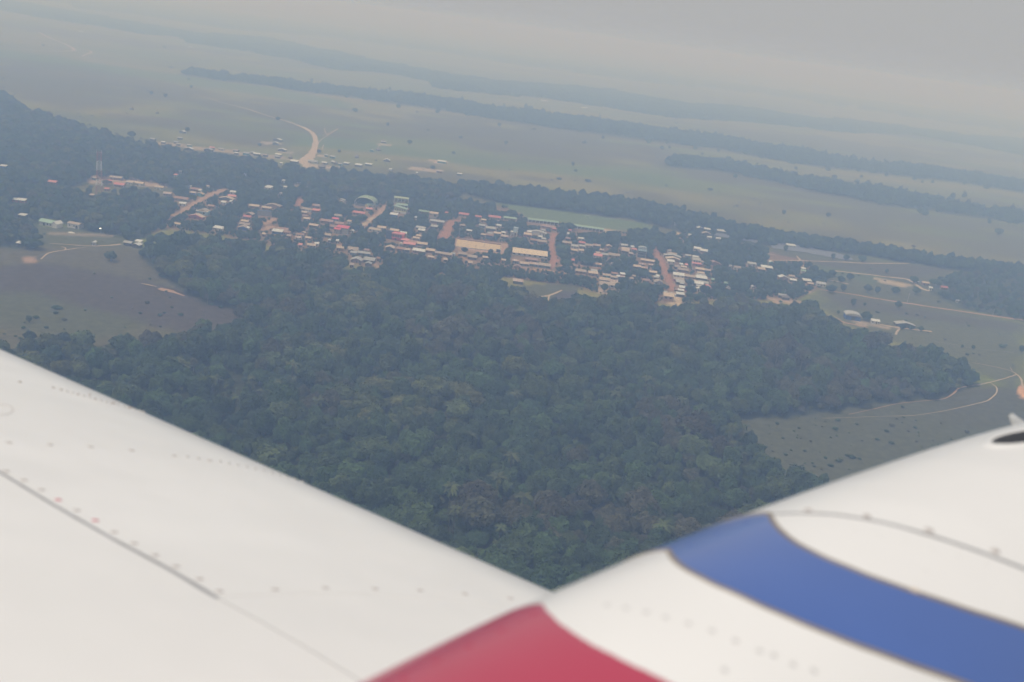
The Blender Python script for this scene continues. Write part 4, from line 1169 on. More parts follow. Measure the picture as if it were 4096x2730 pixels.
# ---- long cream ribbed hall
pa, pb = gpos('d1', -20, 700), gpos('d1', 798, 800)
W = np.linalg.norm(pb - pa)
mid = (pa + pb) / 2 + np.array([0, 8.6, 0])
t = thing('hall', 'long cream hall with a ribbed sheet roof beside the sandy court', 'hall', tuple(mid), math.atan2(pb[1] - pa[1], pb[0] - pa[0]))
MB().prism([(-8.0, 0), (8.0, 0), (8.0, 3.4), (0, 6.4), (-8.0, 3.4)], -W / 2 + 0.6, W / 2 - 0.6, 'x').build('wall', WALLS['w'], t)
MB().prism([(-9.2, 2.95), (0, 6.5), (9.2, 2.95), (9.2, 3.1), (0, 6.65), (-9.2, 3.1)], -W / 2, W / 2, 'x').build('roof', hall_mat, t)
for k in range(34):
    x = -W / 2 + 0.6 + k * (W - 1.2) / 33
    r = MB()
    for s_ in (-1, 1):
        r.prism([(s_ * 9.2, 3.1), (0, 6.65), (0, 6.80), (s_ * 9.2, 3.25)], x - 0.16, x + 0.16, 'x')
    r.build('rib', rib_mat, t)
for x in np.linspace(-W / 2 + 2, W / 2 - 2, 7):
    MB().box(x - 1.2, x + 1.2, -8.05, -7.95, 1.0, 2.4).build('window', pane_mat, t)
cover(t, W, 18, 6.6)


def long_block(p_left, p_right, lab, roof, wall, ncol, depth=8.0, h=3.2, name='school_block', cat='school', porch=True, rise=1.5):
    pa, pb = p_left, p_right
    W = np.linalg.norm(pb - pa)
    mid = (pa + pb) / 2 + np.array([0, depth / 2, 0])
    t = thing(name, lab, cat, tuple(mid), math.atan2(pb[1] - pa[1], pb[0] - pa[0]))
    yf = -depth / 2 + (1.8 if porch else 0.4)
    MB().prism([(yf, 0), (depth / 2 - .4, 0), (depth / 2 - .4, h), (0, h + rise * .82), (yf, h + 0.25)], -W / 2 + .5, W / 2 - .5, 'x').build('wall', wall, t)
    MB().prism([(-depth / 2 - .3, h - .1), (0, h + rise), (depth / 2 + .3, h - .1), (depth / 2 + .3, h + .02), (0, h + rise + .13), (-depth / 2 - .3, h + .02)], -W / 2, W / 2, 'x').build('roof', roof, t)
    for x in np.linspace(-W / 2 + .8, W / 2 - .8, ncol):
        MB().box(x - .3, x + .3, -depth / 2 + .02, -depth / 2 + .5, 0, h - .08).build('column', trim_mat, t)
    for x in np.linspace(-W / 2 + .8, W / 2 - .8, ncol)[:-1]:
        dx = (W - 1.6) / (ncol - 1)
        MB().box(x + dx * .2, x + dx * .42, yf - .05, yf + .05, 0.02, 2.2).build('door', door_mat, t)
        MB().box(x + dx * .5, x + dx * .88, yf - .05, yf + .05, 1.1, 2.2).build('window', pane_mat, t)
    cover(t, W, depth, h + rise)
    return t


long_block(gpos('c4', 1165, 252), gpos('c4', 1520, 292), 'long green roofed school block with white columns, dark tank on its roof end', ROOFS['N'], WALLS['g'], 9)
long_block(gpos('c4', 1690, 324), gpos('c4', 2038, 372), 'long green roofed school block with white columns beside the football field', ROOFS['N'], WALLS['g'], 9)
long_block(gpos('d6', 1692, 132), gpos('d6', 2005, 168), 'green roofed school block with pale yellow beams, uppermost by the wood', simple_mat('pale_green_sheet', (0.36, 0.42, 0.27), 0.7, 0.1, 0.5), green_wall, 5, 8, 4.6)
long_block(gpos('d6', 1740, 255), gpos('d6', 1995, 285), 'plain green roofed school block under the yellow beamed one', ROOFS['N'], WALLS['g'], 4, 9, 3.0)
p = gpos('d6', 1825, 390)
t = thing('school_office', 'two-storey yellow white school office with a green gable roof', 'school', tuple(p + np.array([0, 5, 0])), GRID_RZ)
MB().prism([(-7.4, 0), (7.4, 0), (7.4, 5.6), (-7.4, 7.9)], -4.6, 4.6, 'y').build('wall', green_wall, t)
MB().prism([(-8.2, 8.05), (8.2, 5.55), (8.2, 5.75), (-8.2, 8.25)], -5.2, 5.2, 'y').build('roof', ROOFS['N'], t)
MB().box(-7.6, 7.6, -6.2, -4.65, 0, 2.2).build('porch_wall', WALLS['w'], t)
windows(t, (-5.6, -2.8, 0, 2.8, 5.6), -4.62, 3.4, 5.0, 1.3)
MB().box(-0.6, 0.6, -6.25, -6.15, 0.02, 1.9).build('door', door_mat, t)
cover(t, 16, 12, 8)

# ---- arched sports roof
p = gpos('d6', 1090, 250)
t = thing('arched_hall', 'sports hall under a tall arched green and white roof', 'hall', tuple(p + np.array([0, 8, 0])), GRID_RZ + R_(-3))
na = 26
aw = metres('d6', 420, p) / 2
arc = [(aw * math.cos(a), 5.2 + 6.2 * math.sin(a)) for a in np.linspace(math.pi, 0, na)]
arc_in = [(x * 0.985, z - 0.35) for x, z in arc[::-1]]
for y0, y1, m_, nm in ((-9, -7.6, arch_white, 'arch_rim'), (-7.55, 9, arch_green, 'roof')):
    ab = MB()
    vs = []
    for y in (y0, y1):
        vs += [(x, y, z) for x, z in arc] + [(x, y, z) for x, z in arc_in]
    n2_ = 2 * na
    fs = []
    for k in range(na - 1):
        o1, i1 = k, n2_ - 1 - k
        fs += [(o1, o1 + 1, i1 - 1, i1), (n2_ + o1 + 1, n2_ + o1, n2_ + i1, n2_ + i1 - 1), (o1, n2_ + o1, n2_ + o1 + 1, o1 + 1), (i1, i1 - 1, n2_ + i1 - 1, n2_ + i1)]
    ab.add(vs, fs).build(nm, m_, t, smooth=False)
for x in (-aw + .4, aw - .4):
    for y in (-8.2, 0, 8.2):
        MB().box(x - .25, x + .25, y - .25, y + .25, 0, 5.3).build('column', trim_mat, t)
MB().box(-aw + .5, aw - .5, -6.5, -6.1, 0, 2.4).build('stand_wall', WALLS['g'], t)
MB().box(-aw + .5, aw - .5, 7, 7.4, 0, 5.0).build('wall', WALLS['g'], t)
cover(t, 2 * aw, 18, 11)
long_block(gpos('d6', 1110, 272), gpos('d6', 1285, 262), 'yellow walled changing block with a green roof under the arched hall', ROOFS['N'], WALLS['y'], 3, 7, 3.2, porch=False, rise=1.2)

# ---- red two-storey building with its dark side wall
p = gpos('d6', 1780, 960)
t = thing('red_building', 'bright red two-storey building with a glazed balcony and dark side wall', 'building', tuple(p + np.array([0, 4.2, 0])), GRID_RZ + R_(-2))
MB().box(-6.2, 6.2, -4, 5.2, 0, 7.4).build('wall', simple_mat('bright_red_wall', (0.55, 0.10, 0.13), 0.7), t)
MB().box(-6.6, 6.6, -4.9, -1.2, 7.42, 7.75).box(-6.6, 6.6, -4.92, -4.6, 6.5, 7.4).build('roof', ROOFS['K'], t)
MB().box(-6.6, 2.2, -5.6, -4.05, 2.9, 3.2).build('balcony', simple_mat('balcony_red', (0.58, 0.16, 0.18), 0.7), t)
MB().box(-5.9, 4.2, -4.06, -3.96, 3.4, 6.3).build('window', simple_mat('red_glazing', (0.14, 0.08, 0.10), 0.3), t)
for x in (-3.3, -0.7, 1.9):
    MB().box(x - .12, x + .12, -4.14, -4.08, 3.4, 6.3).build('mullion', trim_mat, t)
MB().box(4.7, 6.25, -5.2, -4.05, 0, 6.45).build('pier', simple_mat('pier_red', (0.55, 0.12, 0.14), 0.7), t)
MB().box(-13.0, -6.25, -2.5, 4.6, 0, 8.2).build('side_wall', simple_mat('navy_wall', (0.05, 0.06, 0.10), 0.85), t)
MB().box(-3, -1.5, -4.06, -3.96, 0.02, 2.3).build('door', door_mat, t)
cover(t, 26, 9, 8)

# ---- scarlet-roofed grey building
p = gpos('d6', 590, 830)
t = thing('scarlet_roofed_building', 'grey two-storey building with two scarlet roofs in the left block', 'building', tuple(p + np.array([0, 5, 0])), GRID_RZ - R_(4))
MB().box(-6, 6.5, -1, 6, 0, 6.2).box(-7.4, -1, -4.5, -1.02, 0, 4.6).build('wall', WALLS['g'], t)
MB().prism([(-1.4, 6.25), (6.4, 7.6), (6.4, 7.8), (-1.4, 6.45)], -6.4, 6.9, 'x').build('roof', ROOFS['S'], t)
MB().prism([(-5.0, 4.65), (-0.9, 5.6), (-0.9, 5.8), (-5.0, 4.85)], -7.8, -0.6, 'x').build('awning', ROOFS['S'], t)
windows(t, (-5.6, -3.0), -4.52, 2.6, 3.7, 0.9)
MB().box(-4.6, -3.7, -4.56, -4.46, 0.02, 2.1).build('door', door_mat, t)
cover(t, 15, 10, 7)

# ---- two-storey house with coral awning
p = gpos('d3', 790, 612)
t = thing('two_storey_house', 'grey two-storey house with white rails and a coral awning roof', 'house', tuple(p + np.array([0, 5, 0])), GRID_RZ)
MB().box(-4.3, 4.3, -1.5, 5, 0, 6.0).build('wall', WALLS['w'], t)
MB().prism([(-2.6, 5.95), (5.4, 7.2), (5.4, 7.35), (-2.6, 6.1)], -4.8, 4.8, 'x').build('roof', ROOFS['G'], t)
MB().prism([(-5.4, 2.6), (-1.48, 3.7), (-1.48, 3.85), (-5.4, 2.75)], -5.4, 5.4, 'x').build('awning', ROOFS['K'], t)
MB().box(-4.2, 4.2, -4.4, -1.55, 0, 2.3).build('shop_front', WALLS['r'], t)
windows(t, (-2.6, 0.1, 2.8), -1.52, 4.1, 5.5, 1.3)
MB().box(-0.6, 0.6, -4.46, -4.36, 0.02, 2.1).build('door', door_mat, t)
cover(t, 10, 10, 7)

# ---- dark three-storey tower with a curved roof
p = gpos('d2', 960, 425)
t = thing('dark_tower', 'tall dark three-storey open building with blue band and small curved roof', 'building', tuple(p + np.array([0, 3.5, 0])), GRID_RZ)
MB().box(-4.5, 4.5, -2.6, 3.5, 0, 8.6).build('wall', simple_mat('tower_dark', (0.035, 0.04, 0.055), 0.8), t)
for z in (0.1, 3.0, 6.0):
    MB().box(-4.9, 4.9, -3.2, 3.6, z, z + .3).build('floor_slab', concrete, t)
for x in (-4.7, 4.7):
    MB().box(x - .2, x + .2, -3.25, -2.85, .42, 9.3).build('column', concrete, t)
MB().prism([(-3.8, 8.0), (-3.2, 10.4), (-3.0, 10.4), (-3.6, 8.0)], -5.0, 5.0, 'x').build('awning', simple_mat('blue_grey_sheet', (0.34, 0.45, 0.54), 0.6), t)
arc = [(4.8 * math.cos(a), 10.9 + 2.0 * math.sin(a)) for a in np.linspace(math.pi, 0, 14)]
MB().prism(arc, -2.8, 3.2, 'y').build('roof', simple_mat('curved_grey_sheet', (0.36, 0.40, 0.44), 0.6), t)
for x in (-4.2, 4.2):
    for y in (-2.4, 2.8):
        MB().box(x - .12, x + .12, y - .12, y + .12, 8.62, 10.9).build('roof_post', concrete, t)
windows(t, (-2.6, 2.6), -2.62, 3.8, 5.2, 2.2, dark_glass)
cover(t, 10.5, 7, 13)

# ---- water tank on its stand
p = gpos('d5', 2115, 668)
t = thing('water_tank', 'blue grey water tank on a white framed stand above the sandy court', 'water tank', tuple(p + np.array([0, 3, 0])), GRID_RZ - R_(6))
wt = MB()
for x in (-3.4, 0, 3.4):
    for y in (-2.6, 2.6):
        wt.box(x - .2, x + .2, y - .2, y + .2, 0, 5.2)
wt.box(-4.2, 4.2, -3.1, 3.1, 5.2, 5.6)
wt.build('stand', trim_mat, t)
MB().box(-4.0, 0.2, -2.2, 2.8, 2.2, 5.18).build('lower_wall', WALLS['w'], t)
wt = MB().box(-1.2, 3.9, -2.2, 2.6, 5.62, 10.6)
wt.build('tank', tank_blue, t)
MB().tube((3.1, -3.0, 0), (3.1, -3.0, 10.4), 0.08, n=6).tube((3.6, -3.0, 0), (3.6, -3.0, 10.4), 0.08, n=6).build('ladder', white_metal, t)
cover(t, 9, 6, 10.5)

# ---- two white horizontal fuel tanks
for x, lab in ((1530, 'white horizontal fuel tank, the one closer to the open-sided barn'), (1632, 'white horizontal fuel tank, the one closer to the solar panels')):
    p = gpos('c5', x, 303 if x < 1600 else 317)
    t = thing('fuel_tank', lab, 'tank', tuple(p), GRID_RZ, 'pair of fuel tanks')
    b = MB()
    b.tube((-2.9, 0, 2.2), (2.9, 0, 2.2), 1.45, n=24)
    b.tube((-3.3, 0, 2.2), (-2.9, 0, 2.2), 0.9, 1.45, n=24).tube((2.9, 0, 2.2), (3.3, 0, 2.2), 1.45, 0.9, n=24)
    b.build('tank', white_metal, t, smooth=False)
    for sx in (-1.8, 1.8):
        MB().box(sx - .3, sx + .3, -1.1, 1.1, 0, 1.0).build('saddle', concrete, t)
    MB().tube((0, 0, 3.6), (0, 0, 4.1), 0.3, n=10).build('hatch', metal_mat, t)
    cover(t, 6.5, 3, 3.8)

# ---- solar field: rows of tilted panels
def solar(tag_, poly, lab, row=4.6):
    wp = world_poly([(tag_, *q) for q in poly])
    xs_, ys_ = [q[0] for q in wp], [q[1] for q in wp]
    cx, cy = sum(xs_) / len(xs_), sum(ys_) / len(ys_)
    t = thing('solar_array', lab, 'solar panels', (cx, cy, 0))
    y = min(ys_) + 1
    while y < max(ys_):
        X = np.linspace(min(xs_), max(xs_), 400)
        ins = inpoly(np.stack([X, np.full(400, y)], 1), wp)
        if ins.sum() > 8:
            x0, x1 = X[ins].min() - cx, X[ins].max() - cx
            yy = y - cy
            b = MB()
            b.add([(x0, yy - 1.75, 0.8), (x1, yy - 1.75, 0.8), (x1, yy + 1.75, 1.75), (x0, yy + 1.75, 1.75),
                   (x0, yy - 1.75, 0.75), (x1, yy - 1.75, 0.75), (x1, yy + 1.75, 1.70), (x0, yy + 1.75, 1.70)],
                  [(0, 1, 2, 3), (7, 6, 5, 4), (0, 4, 5, 1), (1, 5, 6, 2), (2, 6, 7, 3), (3, 7, 4, 0)])
            k = x0 + 1.5
            while k < x1 - 1:
                b.tube((k, yy, 0), (k, yy, 1.2), 0.06, n=5, mi=1)
                k += 7
            b.build('panel_row', [solar_mat, metal_mat], t)
        y += row
    q, d = project([(a, b_, 0.5) for a, b_ in wp])
    HOUSE_BOXES.append((q[:, 0].min(), q[:, 1].min(), q[:, 0].max(), q[:, 1].max(), d.min()))


solar('c6', [(160, 260), (300, 268), (460, 295), (640, 325), (740, 355), (830, 380), (868, 408), (760, 396), (560, 360), (420, 335), (300, 322), (185, 302)], 'long field of dark blue grey solar panels below the tree belt')
solar('c5', [(1590, 250), (1700, 258), (1760, 282), (1750, 296), (1660, 284), (1580, 268)], 'short strip of solar panels just behind the fuel tanks')
solar('c5', [(1900, 305), (2000, 318), (2090, 338), (2060, 352), (1960, 335), (1890, 318)], 'short strip of solar panels behind the round dark tree')

# ---- blue barn, twin white houses, brick house, green-roofed white house and its neighbour
p = gpos('c6', 863, 905)
t = thing('barn', 'strong blue walled barn with a pale curved roof beside a dark tree', 'barn', tuple(p + np.array([0, 6, 0])), GRID_RZ - R_(3))
aw = metres('c6', 122, p) / 2
MB().box(-aw, aw, -5.5, 5.5, 0, 4.6).build('wall', WALLS['u'], t)
arc = [(-aw - .5, 4.62)] + [((aw + .5) * math.cos(a), 4.7 + 2.2 * math.sin(a)) for a in np.linspace(math.pi, 0, 12)] + [(aw + .5, 4.62)]
MB().prism(arc, -6.4, 6.2, 'y').build('roof', ROOFS['G'], t)
MB().box(-1.8, 1.8, -5.56, -5.46, 0.02, 3.4).build('door', simple_mat('barn_door', (0.08, 0.09, 0.14), 0.8), t)
MB().box(-aw + .3, aw - .3, -5.55, -5.45, 3.7, 4.2).build('blue_band', simple_mat('band_rust', (0.2, 0.16, 0.2), 0.8), t)
cover(t, 2 * aw, 12, 6.5)
for xx, yy, lab in ((125, 1128, 'left one of twin white houses with tan roof and white porch'), (365, 1140, 'right one of twin white houses, porch post at its corner')):
    p = gpos('d2', xx, yy)
    t = thing('white_house', lab, 'house', tuple(p + np.array([-1.2, 4.2, 0])), GRID_RZ - R_(2), 'twin white houses')
    aw = metres('d2', 215, p) / 2
    MB().prism([(-2.6, 0), (4, 0), (4, 3.6), (-2.6, 2.9)], -aw, aw, 'x').build('wall', WALLS['w'], t)
    MB().prism([(-4.4, 2.95), (4.6, 4.6), (4.6, 4.75), (-4.4, 3.1)], -aw - .5, aw + .5, 'x').build('roof', ROOFS['T'], t)
    for x in (-aw + .2, 0, aw - .2):
        MB().box(x - .18, x + .18, -4.1, -3.8, 0, 2.95).build('porch_post', trim_mat, t)
    MB().box(-aw, aw, -4.0, -3.9, 0.35, 0.75).build('porch_rail', trim_mat, t)
    windows(t, (-aw * .55, aw * .55), -2.62, 0.9, 2.2, 2.0)
    MB().box(-.5, .5, -2.68, -2.58, 0.02, 2.1).build('door', door_mat, t)
    cover(t, 2 * aw, 9, 4.6)
p = gpos('d2', 1610, 1440)
t = thing('brick_house', 'unfinished pink brick house with two dark window holes and a cream roof', 'house', tuple(p + np.array([-1.0, 4.5, 0])), GRID_RZ - R_(4))
MB().box(-4.6, 4.6, -4, 4.2, 0, 5.0).build('wall', simple_mat('pink_brick', (0.40, 0.265, 0.21), 0.9, 0.15, 1.5), t)
MB().prism([(-4.6, 4.95), (4.8, 6.3), (4.8, 6.45), (-4.6, 5.1)], -5.1, 5.1, 'x').build('roof', ROOFS['P'], t)
windows(t, (-2.3, 2.2), -4.02, 2.6, 4.3, 1.8, simple_mat('hole_dark', (0.03, 0.03, 0.04), 0.9))
for x in (-4.65, 0, 4.65):
    MB().box(x - .2, x + .2, -4.12, -3.85, 0, 4.9).build('pillar', concrete, t)
cover(t, 10, 9, 6.3)

p = gpos('c1', 560, 1022)
t = thing('white_house', 'white cottage with a green main roof and white gable, in the paddock', 'house', tuple(p + np.array([0, 4, 0])), R_(-14))
MB().box(-10.5, 4.5, -3.2, 4, 0, 3.6).build('wall', WALLS['w'], t)
MB().prism([(-4.1, 3.55), (.4, 5.6), (4.9, 3.55), (4.9, 3.7), (.4, 5.75), (-4.1, 3.7)], -11, 5, 'x').build('roof', simple_mat('sea_green_sheet', (0.30, 0.44, 0.36), 0.7, 0.1, 0.5), t)
MB().prism([(4.55, 0), (9.6, 0), (9.6, 3.9), (7.0, 6.0), (4.55, 3.9)], -4.4, 3.8, 'y').build('wing_wall', simple_mat('white_wing', (0.66, 0.65, 0.62), 0.85), t)
MB().prism([(4.1, 3.75), (7.0, 6.1), (10.1, 3.75), (10.1, 3.95), (7.0, 6.3), (4.1, 3.95)], -4.9, 4.2, 'y').build('wing_roof', ROOFS['W'], t)
windows(t, (-1.5, 2.0), -3.22, 1.3, 2.6, 1.4)
MB().box(-6.6, -4.0, -3.26, -3.16, 0.02, 2.8).build('door', door_mat, t)
cover(t, 21, 9, 6)
p = gpos('c1', 836, 1040)
t = thing('white_house', 'boxy white two-window house right of the green roofed cottage', 'house', tuple(p + np.array([0, 4, 0])), R_(-10))
aw = metres('c1', 148, p) / 2
MB().box(-aw, aw, -3.4, 4, 0, 4.2).build('wall', WALLS['w'], t)
MB().prism([(-3.9, 4.22), (.3, 5.4), (4.5, 4.22)], -aw - .3, aw + .3, 'x').build('roof', ROOFS['T'], t)
windows(t, (-aw * .62, aw * .18), -3.42, 1.8, 3.0, 1.4)
MB().box(aw * .4, aw * .8, -3.46, -3.36, 0.02, 2.9).build('door', door_mat, t)
cover(t, 2 * aw, 8, 5)
p = gpos('c1', 815, 1095)
t = thing('boat', 'small white rounded hull upturned on the paddock grass', 'boat', tuple(p), R_(-5))  # domed white tank, built as a rounded shell on a low base
b = MB()
ns, nr = 15, 9
vs = [(3.4 * math.cos(u), 1.3 * math.sin(u) * math.cos(v), 1.5 * math.sin(u) * math.sin(v)) for u in np.linspace(0.02, math.pi - 0.02, ns) for v in np.linspace(0, math.pi, nr)]
fs = [(i * nr + j, i * nr + j + 1, (i + 1) * nr + j + 1, (i + 1) * nr + j) for i in range(ns - 1) for j in range(nr - 1)]
b.add(vs, fs).build('hull', simple_mat('hull_cream', (0.66, 0.63, 0.55), 0.6), t, smooth=True)
MB().box(-2.6, 2.6, -1.5, 1.5, 0.0, 0.22).build('trestle', wood_mat, t)

# ---- aqua house and the crimson roofed one beside it
p = gpos('d7', 830, 950)
t = thing('aqua_house', 'pale aqua walled house with a white edged double roof', 'house', tuple(p + np.array([0, 4, 0])), GRID_RZ - R_(4))
MB().box(-5.8, 5.8, -3.6, 4.5, 0, 4.4).build('wall', WALLS['a'], t)
MB().prism([(-5.6, 4.42), (0, 6.4), (5.6, 4.42)], -4.2, 5.2, 'y').build('roof', ROOFS['T'], t)
MB().prism([(-4.9, 4.1), (-3.0, 4.5), (-3.0, 4.65), (-4.9, 4.25)], -6.6, 6.6, 'x').build('eave', trim_mat, t)
windows(t, (1.9,), -3.62, 1.6, 3.2, 1.6)
MB().box(-3.6, -2.6, -3.66, -3.56, 0.02, 2.1).build('door', door_mat, t)
cover(t, 13, 9, 6.4)
p = gpos('d7', 680, 1030)
t = thing('crimson_house', 'house with a crimson gable front and cream roof, below the aqua one', 'house', tuple(p + np.array([0, 4, 0])), GRID_RZ - R_(4))
MB().prism([(-7, 0), (7, 0), (7, 2.2), (0.6, 4.3), (-7, 2.2)], -3.2, 4, 'y').build('wall', WALLS['r'], t)
MB().prism([(-7.8, 2.1), (0.6, 4.55), (7.8, 2.1), (7.8, 2.35), (0.6, 4.8), (-7.8, 2.35)], -3.0, 4.8, 'y').build('roof', ROOFS['P'], t)
MB().prism([(-8, 2.05), (0.6, 4.5), (8, 2.05), (8, 2.4), (0.6, 4.85), (-8, 2.4)], -4.4, -3.05, 'y').build('gable_edge', simple_mat('crimson_edge', (0.55, 0.12, 0.15), 0.7), t)
MB().box(-0.6, 0.6, -3.26, -3.16, 0.02, 2.1).build('door', door_mat, t)
cover(t, 15, 8, 4.5)

# ---- compound wall with a blue cap
pa, pb = gpos('d8', 400, 480), gpos('d8', 725, 505)
t = thing('compound_wall', 'long grey brown wall with a bright blue cap in the left block', 'wall', tuple(pa))
bar_between('wall', pa, pb, 5.6, 0.4, WALLS['g'], t)
bar_between('cap', pa, pb, 0.6, 0.9, ROOFS['U'], t, 5.62)
guard([tuple(pa + (0, 0, 5)), tuple(pb), tuple(pb + (0, 0, 5))])

# ---- lattice mast, red and white bands
p = gpos('c1', 1130, 655)
mh = 455 / 2.851 * np.linalg.norm(p - CT) / FPX * 0.98
t = thing('radio_mast', 'tall lattice radio mast in rust red and white bands among trees', 'mast', tuple(p), R_(12))
nb = 14
for k in range(nb):
    z0, z1 = mh * k / nb, mh * (k + 1) / nb
    w0, w1 = 3.0 - 1.1 * k / nb, 3.0 - 1.1 * (k + 1) / nb
    b = MB()
    c4 = [(-1, -1), (1, -1), (1, 1), (-1, 1)]
    for i in range(4):
        a0, a1 = c4[i], c4[(i + 1) % 4]
        b.tube((a0[0] * w0, a0[1] * w0, z0), (a0[0] * w1, a0[1] * w1, z1), 0.16, n=5)
        b.tube((a0[0] * w0, a0[1] * w0, z0), (a1[0] * w1, a1[1] * w1, z1), 0.09, n=4)
        b.tube((a1[0] * w0, a1[1] * w0, z0), (a0[0] * w1, a0[1] * w1, z1), 0.09, n=4)
        b.tube((a0[0] * w1, a0[1] * w1, z1), (a1[0] * w1, a1[1] * w1, z1), 0.09, n=4)
    b.build('mast_section', white_metal if k in (3, 4, 8, 9, 10) else red_metal, t)
an = MB()
for sx in (-2.6, 2.6):
    an.tube((sx, 0, mh - 1.5), (sx, 0, mh + 2.4), 0.12, n=6)
    an.tube((sx, 0, mh - .5), (0, 0, mh - .5), 0.06, n=4)
an.build('antenna', white_metal, t)

# ---- football goals and poles
for x, y, lab in ((1852, 203, 'white football goal standing on the green field'),):
    p = gpos('c4', x, y)
    t = thing('football_goal', lab, 'goal', tuple(p), R_(-8))
    g = MB()
    for sx in (-2.9, 2.9):
        g.box(sx - .1, sx + .1, -.1, .1, 0, 2.5)
    g.box(-3, 3, -.1, .1, 2.5, 2.7)
    g.build('goal_frame', white_metal, t)
POLES = [('c6', 280, 722, 80, 'pale utility pole by the grey shed on the bare slope'), ('c6', 1316, 752, 80, 'pale utility pole alone by the long orange road'),
         ('c6', 2028, 862, 55, 'pale utility pole at the right wood by the orange road'), ('d4', 1638, 835, 110, 'utility pole beside the long pale shed'),
         ('d4', 905, 235, 120, 'slim pole below the solar panels, upper of two'), ('d4', 885, 385, 70, 'slim pole by the sandy path, lower of two'),
         ('d4', 800, 975, 90, 'wooden pole above the grey shed on the bare slope'), ('c5', 1080, 275, 200, 'tall thin guyed pole at the football field corner'),
         ('d2', 1255, 450, 200, 'leaning power pole at the upper red street'), ('d2', 1515, 980, 160, 'power pole on the lower red street'),
         ('d3', 330, 945, 80, 'power pole before the crimson front'), ('d5', 820, 690, 180, 'power pole at the sand court by the red dirt square'),
         ('d5', 1312, 980, 150, 'slim lamp pole in front of the sand court'), ('d1', 825, 700, 330, 'power pole at the cream hall end by the red street'),
         ('d1', 2075, 650, 110, 'power pole above the coral roof'), ('d2', 700, 1330, 260, 'power pole among mangoes at the lowest street')]
for tg, x, y, hp, lab in POLES:
    p = gpos(tg, x, y)
    hm_ = metres(tg, hp, p) / math.cos(R_(12))
    t = thing('utility_pole', lab, 'pole', tuple(p), GRID_RZ)
    MB().tube((0, 0, 0), (0, 0, hm_), 0.2, 0.13, n=8).build('pole', metal_mat if 'pale' in lab else wood_mat, t)
    MB().box(-1.1, 1.1, -.08, .08, hm_ - .9, hm_ - .7).build('cross_arm', wood_mat, t)
for tg, x, y, hp, lab, lit in (('c1', 1150, 1092, 55, 'street lamp with its light on beside the paddock trees', True), ('d5', 875, 510, 125, 'street lamp with a greenish head by the red dirt square', False)):
    p = gpos(tg, x, y)
    hm_ = metres(tg, hp, p)
    t = thing('street_lamp', lab, 'street lamp', tuple(p), 0)
    MB().tube((0, 0, 0), (0, 0, hm_), 0.16, 0.1, n=8).tube((0, 0, hm_ - .2), (0, -1.0, hm_ + .1), 0.07, n=6).build('pole', metal_mat, t)
    MB().box(-.45, .45, -1.6, -.8, hm_ - .1, hm_ + .3).build('lamp_head', lamp_glow if lit else simple_mat('lamp_green', (0.25, 0.42, 0.38), 0.5), t)

# ---- vehicles
def wheels(t, xs, ys, r, w_=0.22):
    for x in xs:
        for y in ys:
            wh = MB().tube((x, y - w_ / 2, r), (x, y + w_ / 2, r), r, n=16).build('wheel', tyre_mat, t)
            MB().tube((x, y - w_ / 2 - .02, r), (x, y + w_ / 2 + .02, r), r * .55, n=10).build('rim', metal_mat, wh)


def car(tg, x, y, lab, rz, pickup=False):
    p = gpos(tg, x, y)
    t = thing('parked_car', lab, 'car', tuple(p), rz)
    L2 = 2.35
    low = [(-L2, .45), (L2 - .1, .45), (L2, .75), (L2 - .15, 1.02), (1.1, 1.12), (-1.9, 1.12), (-L2, 1.0)]
    MB().prism(low, -.88, .88, 'y').build('body', car_white, t)
    cab = [(1.05, 1.13), (.35, 1.78), (-.75 if pickup else -1.7, 1.8), (-.95 if pickup else -2.15, 1.13)]
    MB().prism(cab, -.76, .76, 'y').build('cabin', car_glass, t)
    MB().prism([(.42, 1.81), (.36, 1.86), (-.72 if pickup else -1.66, 1.88), (-.78 if pickup else -1.74, 1.82)], -.78, .78, 'y').build('roof_panel', car_white, t)
    if pickup:
        MB().box(-2.3, -.98, -.86, -.76, 1.13, 1.4).box(-2.3, -.98, .76, .86, 1.13, 1.4).build('load_bed', car_white, t)
    wheels(t, (-1.45, 1.45), (-.8, .8), .38)
    for sy in (-.6, .6):
        MB().box(L2 - .1, L2 + .02, sy - .18, sy + .18, .76, .94).build('headlight', simple_mat('headlight_glass', (.7, .7, .68), .2), t)
    cover(t, 4.8, 2, 1.9)


car('d2', 1672, 1272, 'white car parked behind the brick house, the one closer to the street', R_(20))
car('d2', 1752, 1312, 'white car parked behind the brick house, the one by the carport roof', R_(60))
car('d3', 1530, 1132, 'white car at the end of the wire-fenced grass track', R_(-25))
car('c2', 1697, 668, 'white pickup on the sandy clearing by the wood', R_(-8), True)
p = gpos('d6', 637, 138)
t = thing('bus', 'white bus parked under trees near the arched hall', 'bus', tuple(p), R_(-32))
bl, bw, bh = 3.6, 1.15, 3.0
MB().prism([(-bl, .5), (bl, .5), (bl, 1.6), (bl - .25, bh), (-bl, bh)], -bw, bw, 'y').build('body', car_white, t)
MB().box(-bl + .2, bl - .6, -bw - .03, bw + .03, 1.55, 2.35).build('window_band', car_glass, t)
MB().add([(bl + .02, -bw + .1, 1.5), (bl + .02, bw - .1, 1.5), (bl - .2, bw - .15, 2.7), (bl - .2, -bw + .15, 2.7), (bl - .1, -bw + .1, 1.5), (bl - .1, bw - .1, 1.5), (bl - .3, bw - .15, 2.7), (bl - .3, -bw + .15, 2.7)],
         [(0, 1, 2, 3), (7, 6, 5, 4), (0, 4, 5, 1), (1, 5, 6, 2), (2, 6, 7, 3), (3, 7, 4, 0)]).build('windscreen', car_glass, t)
wheels(t, (-2.2, 2.3), (-1.0, 1.0), .48)
cover(t, 7.2, 3, 3.2)

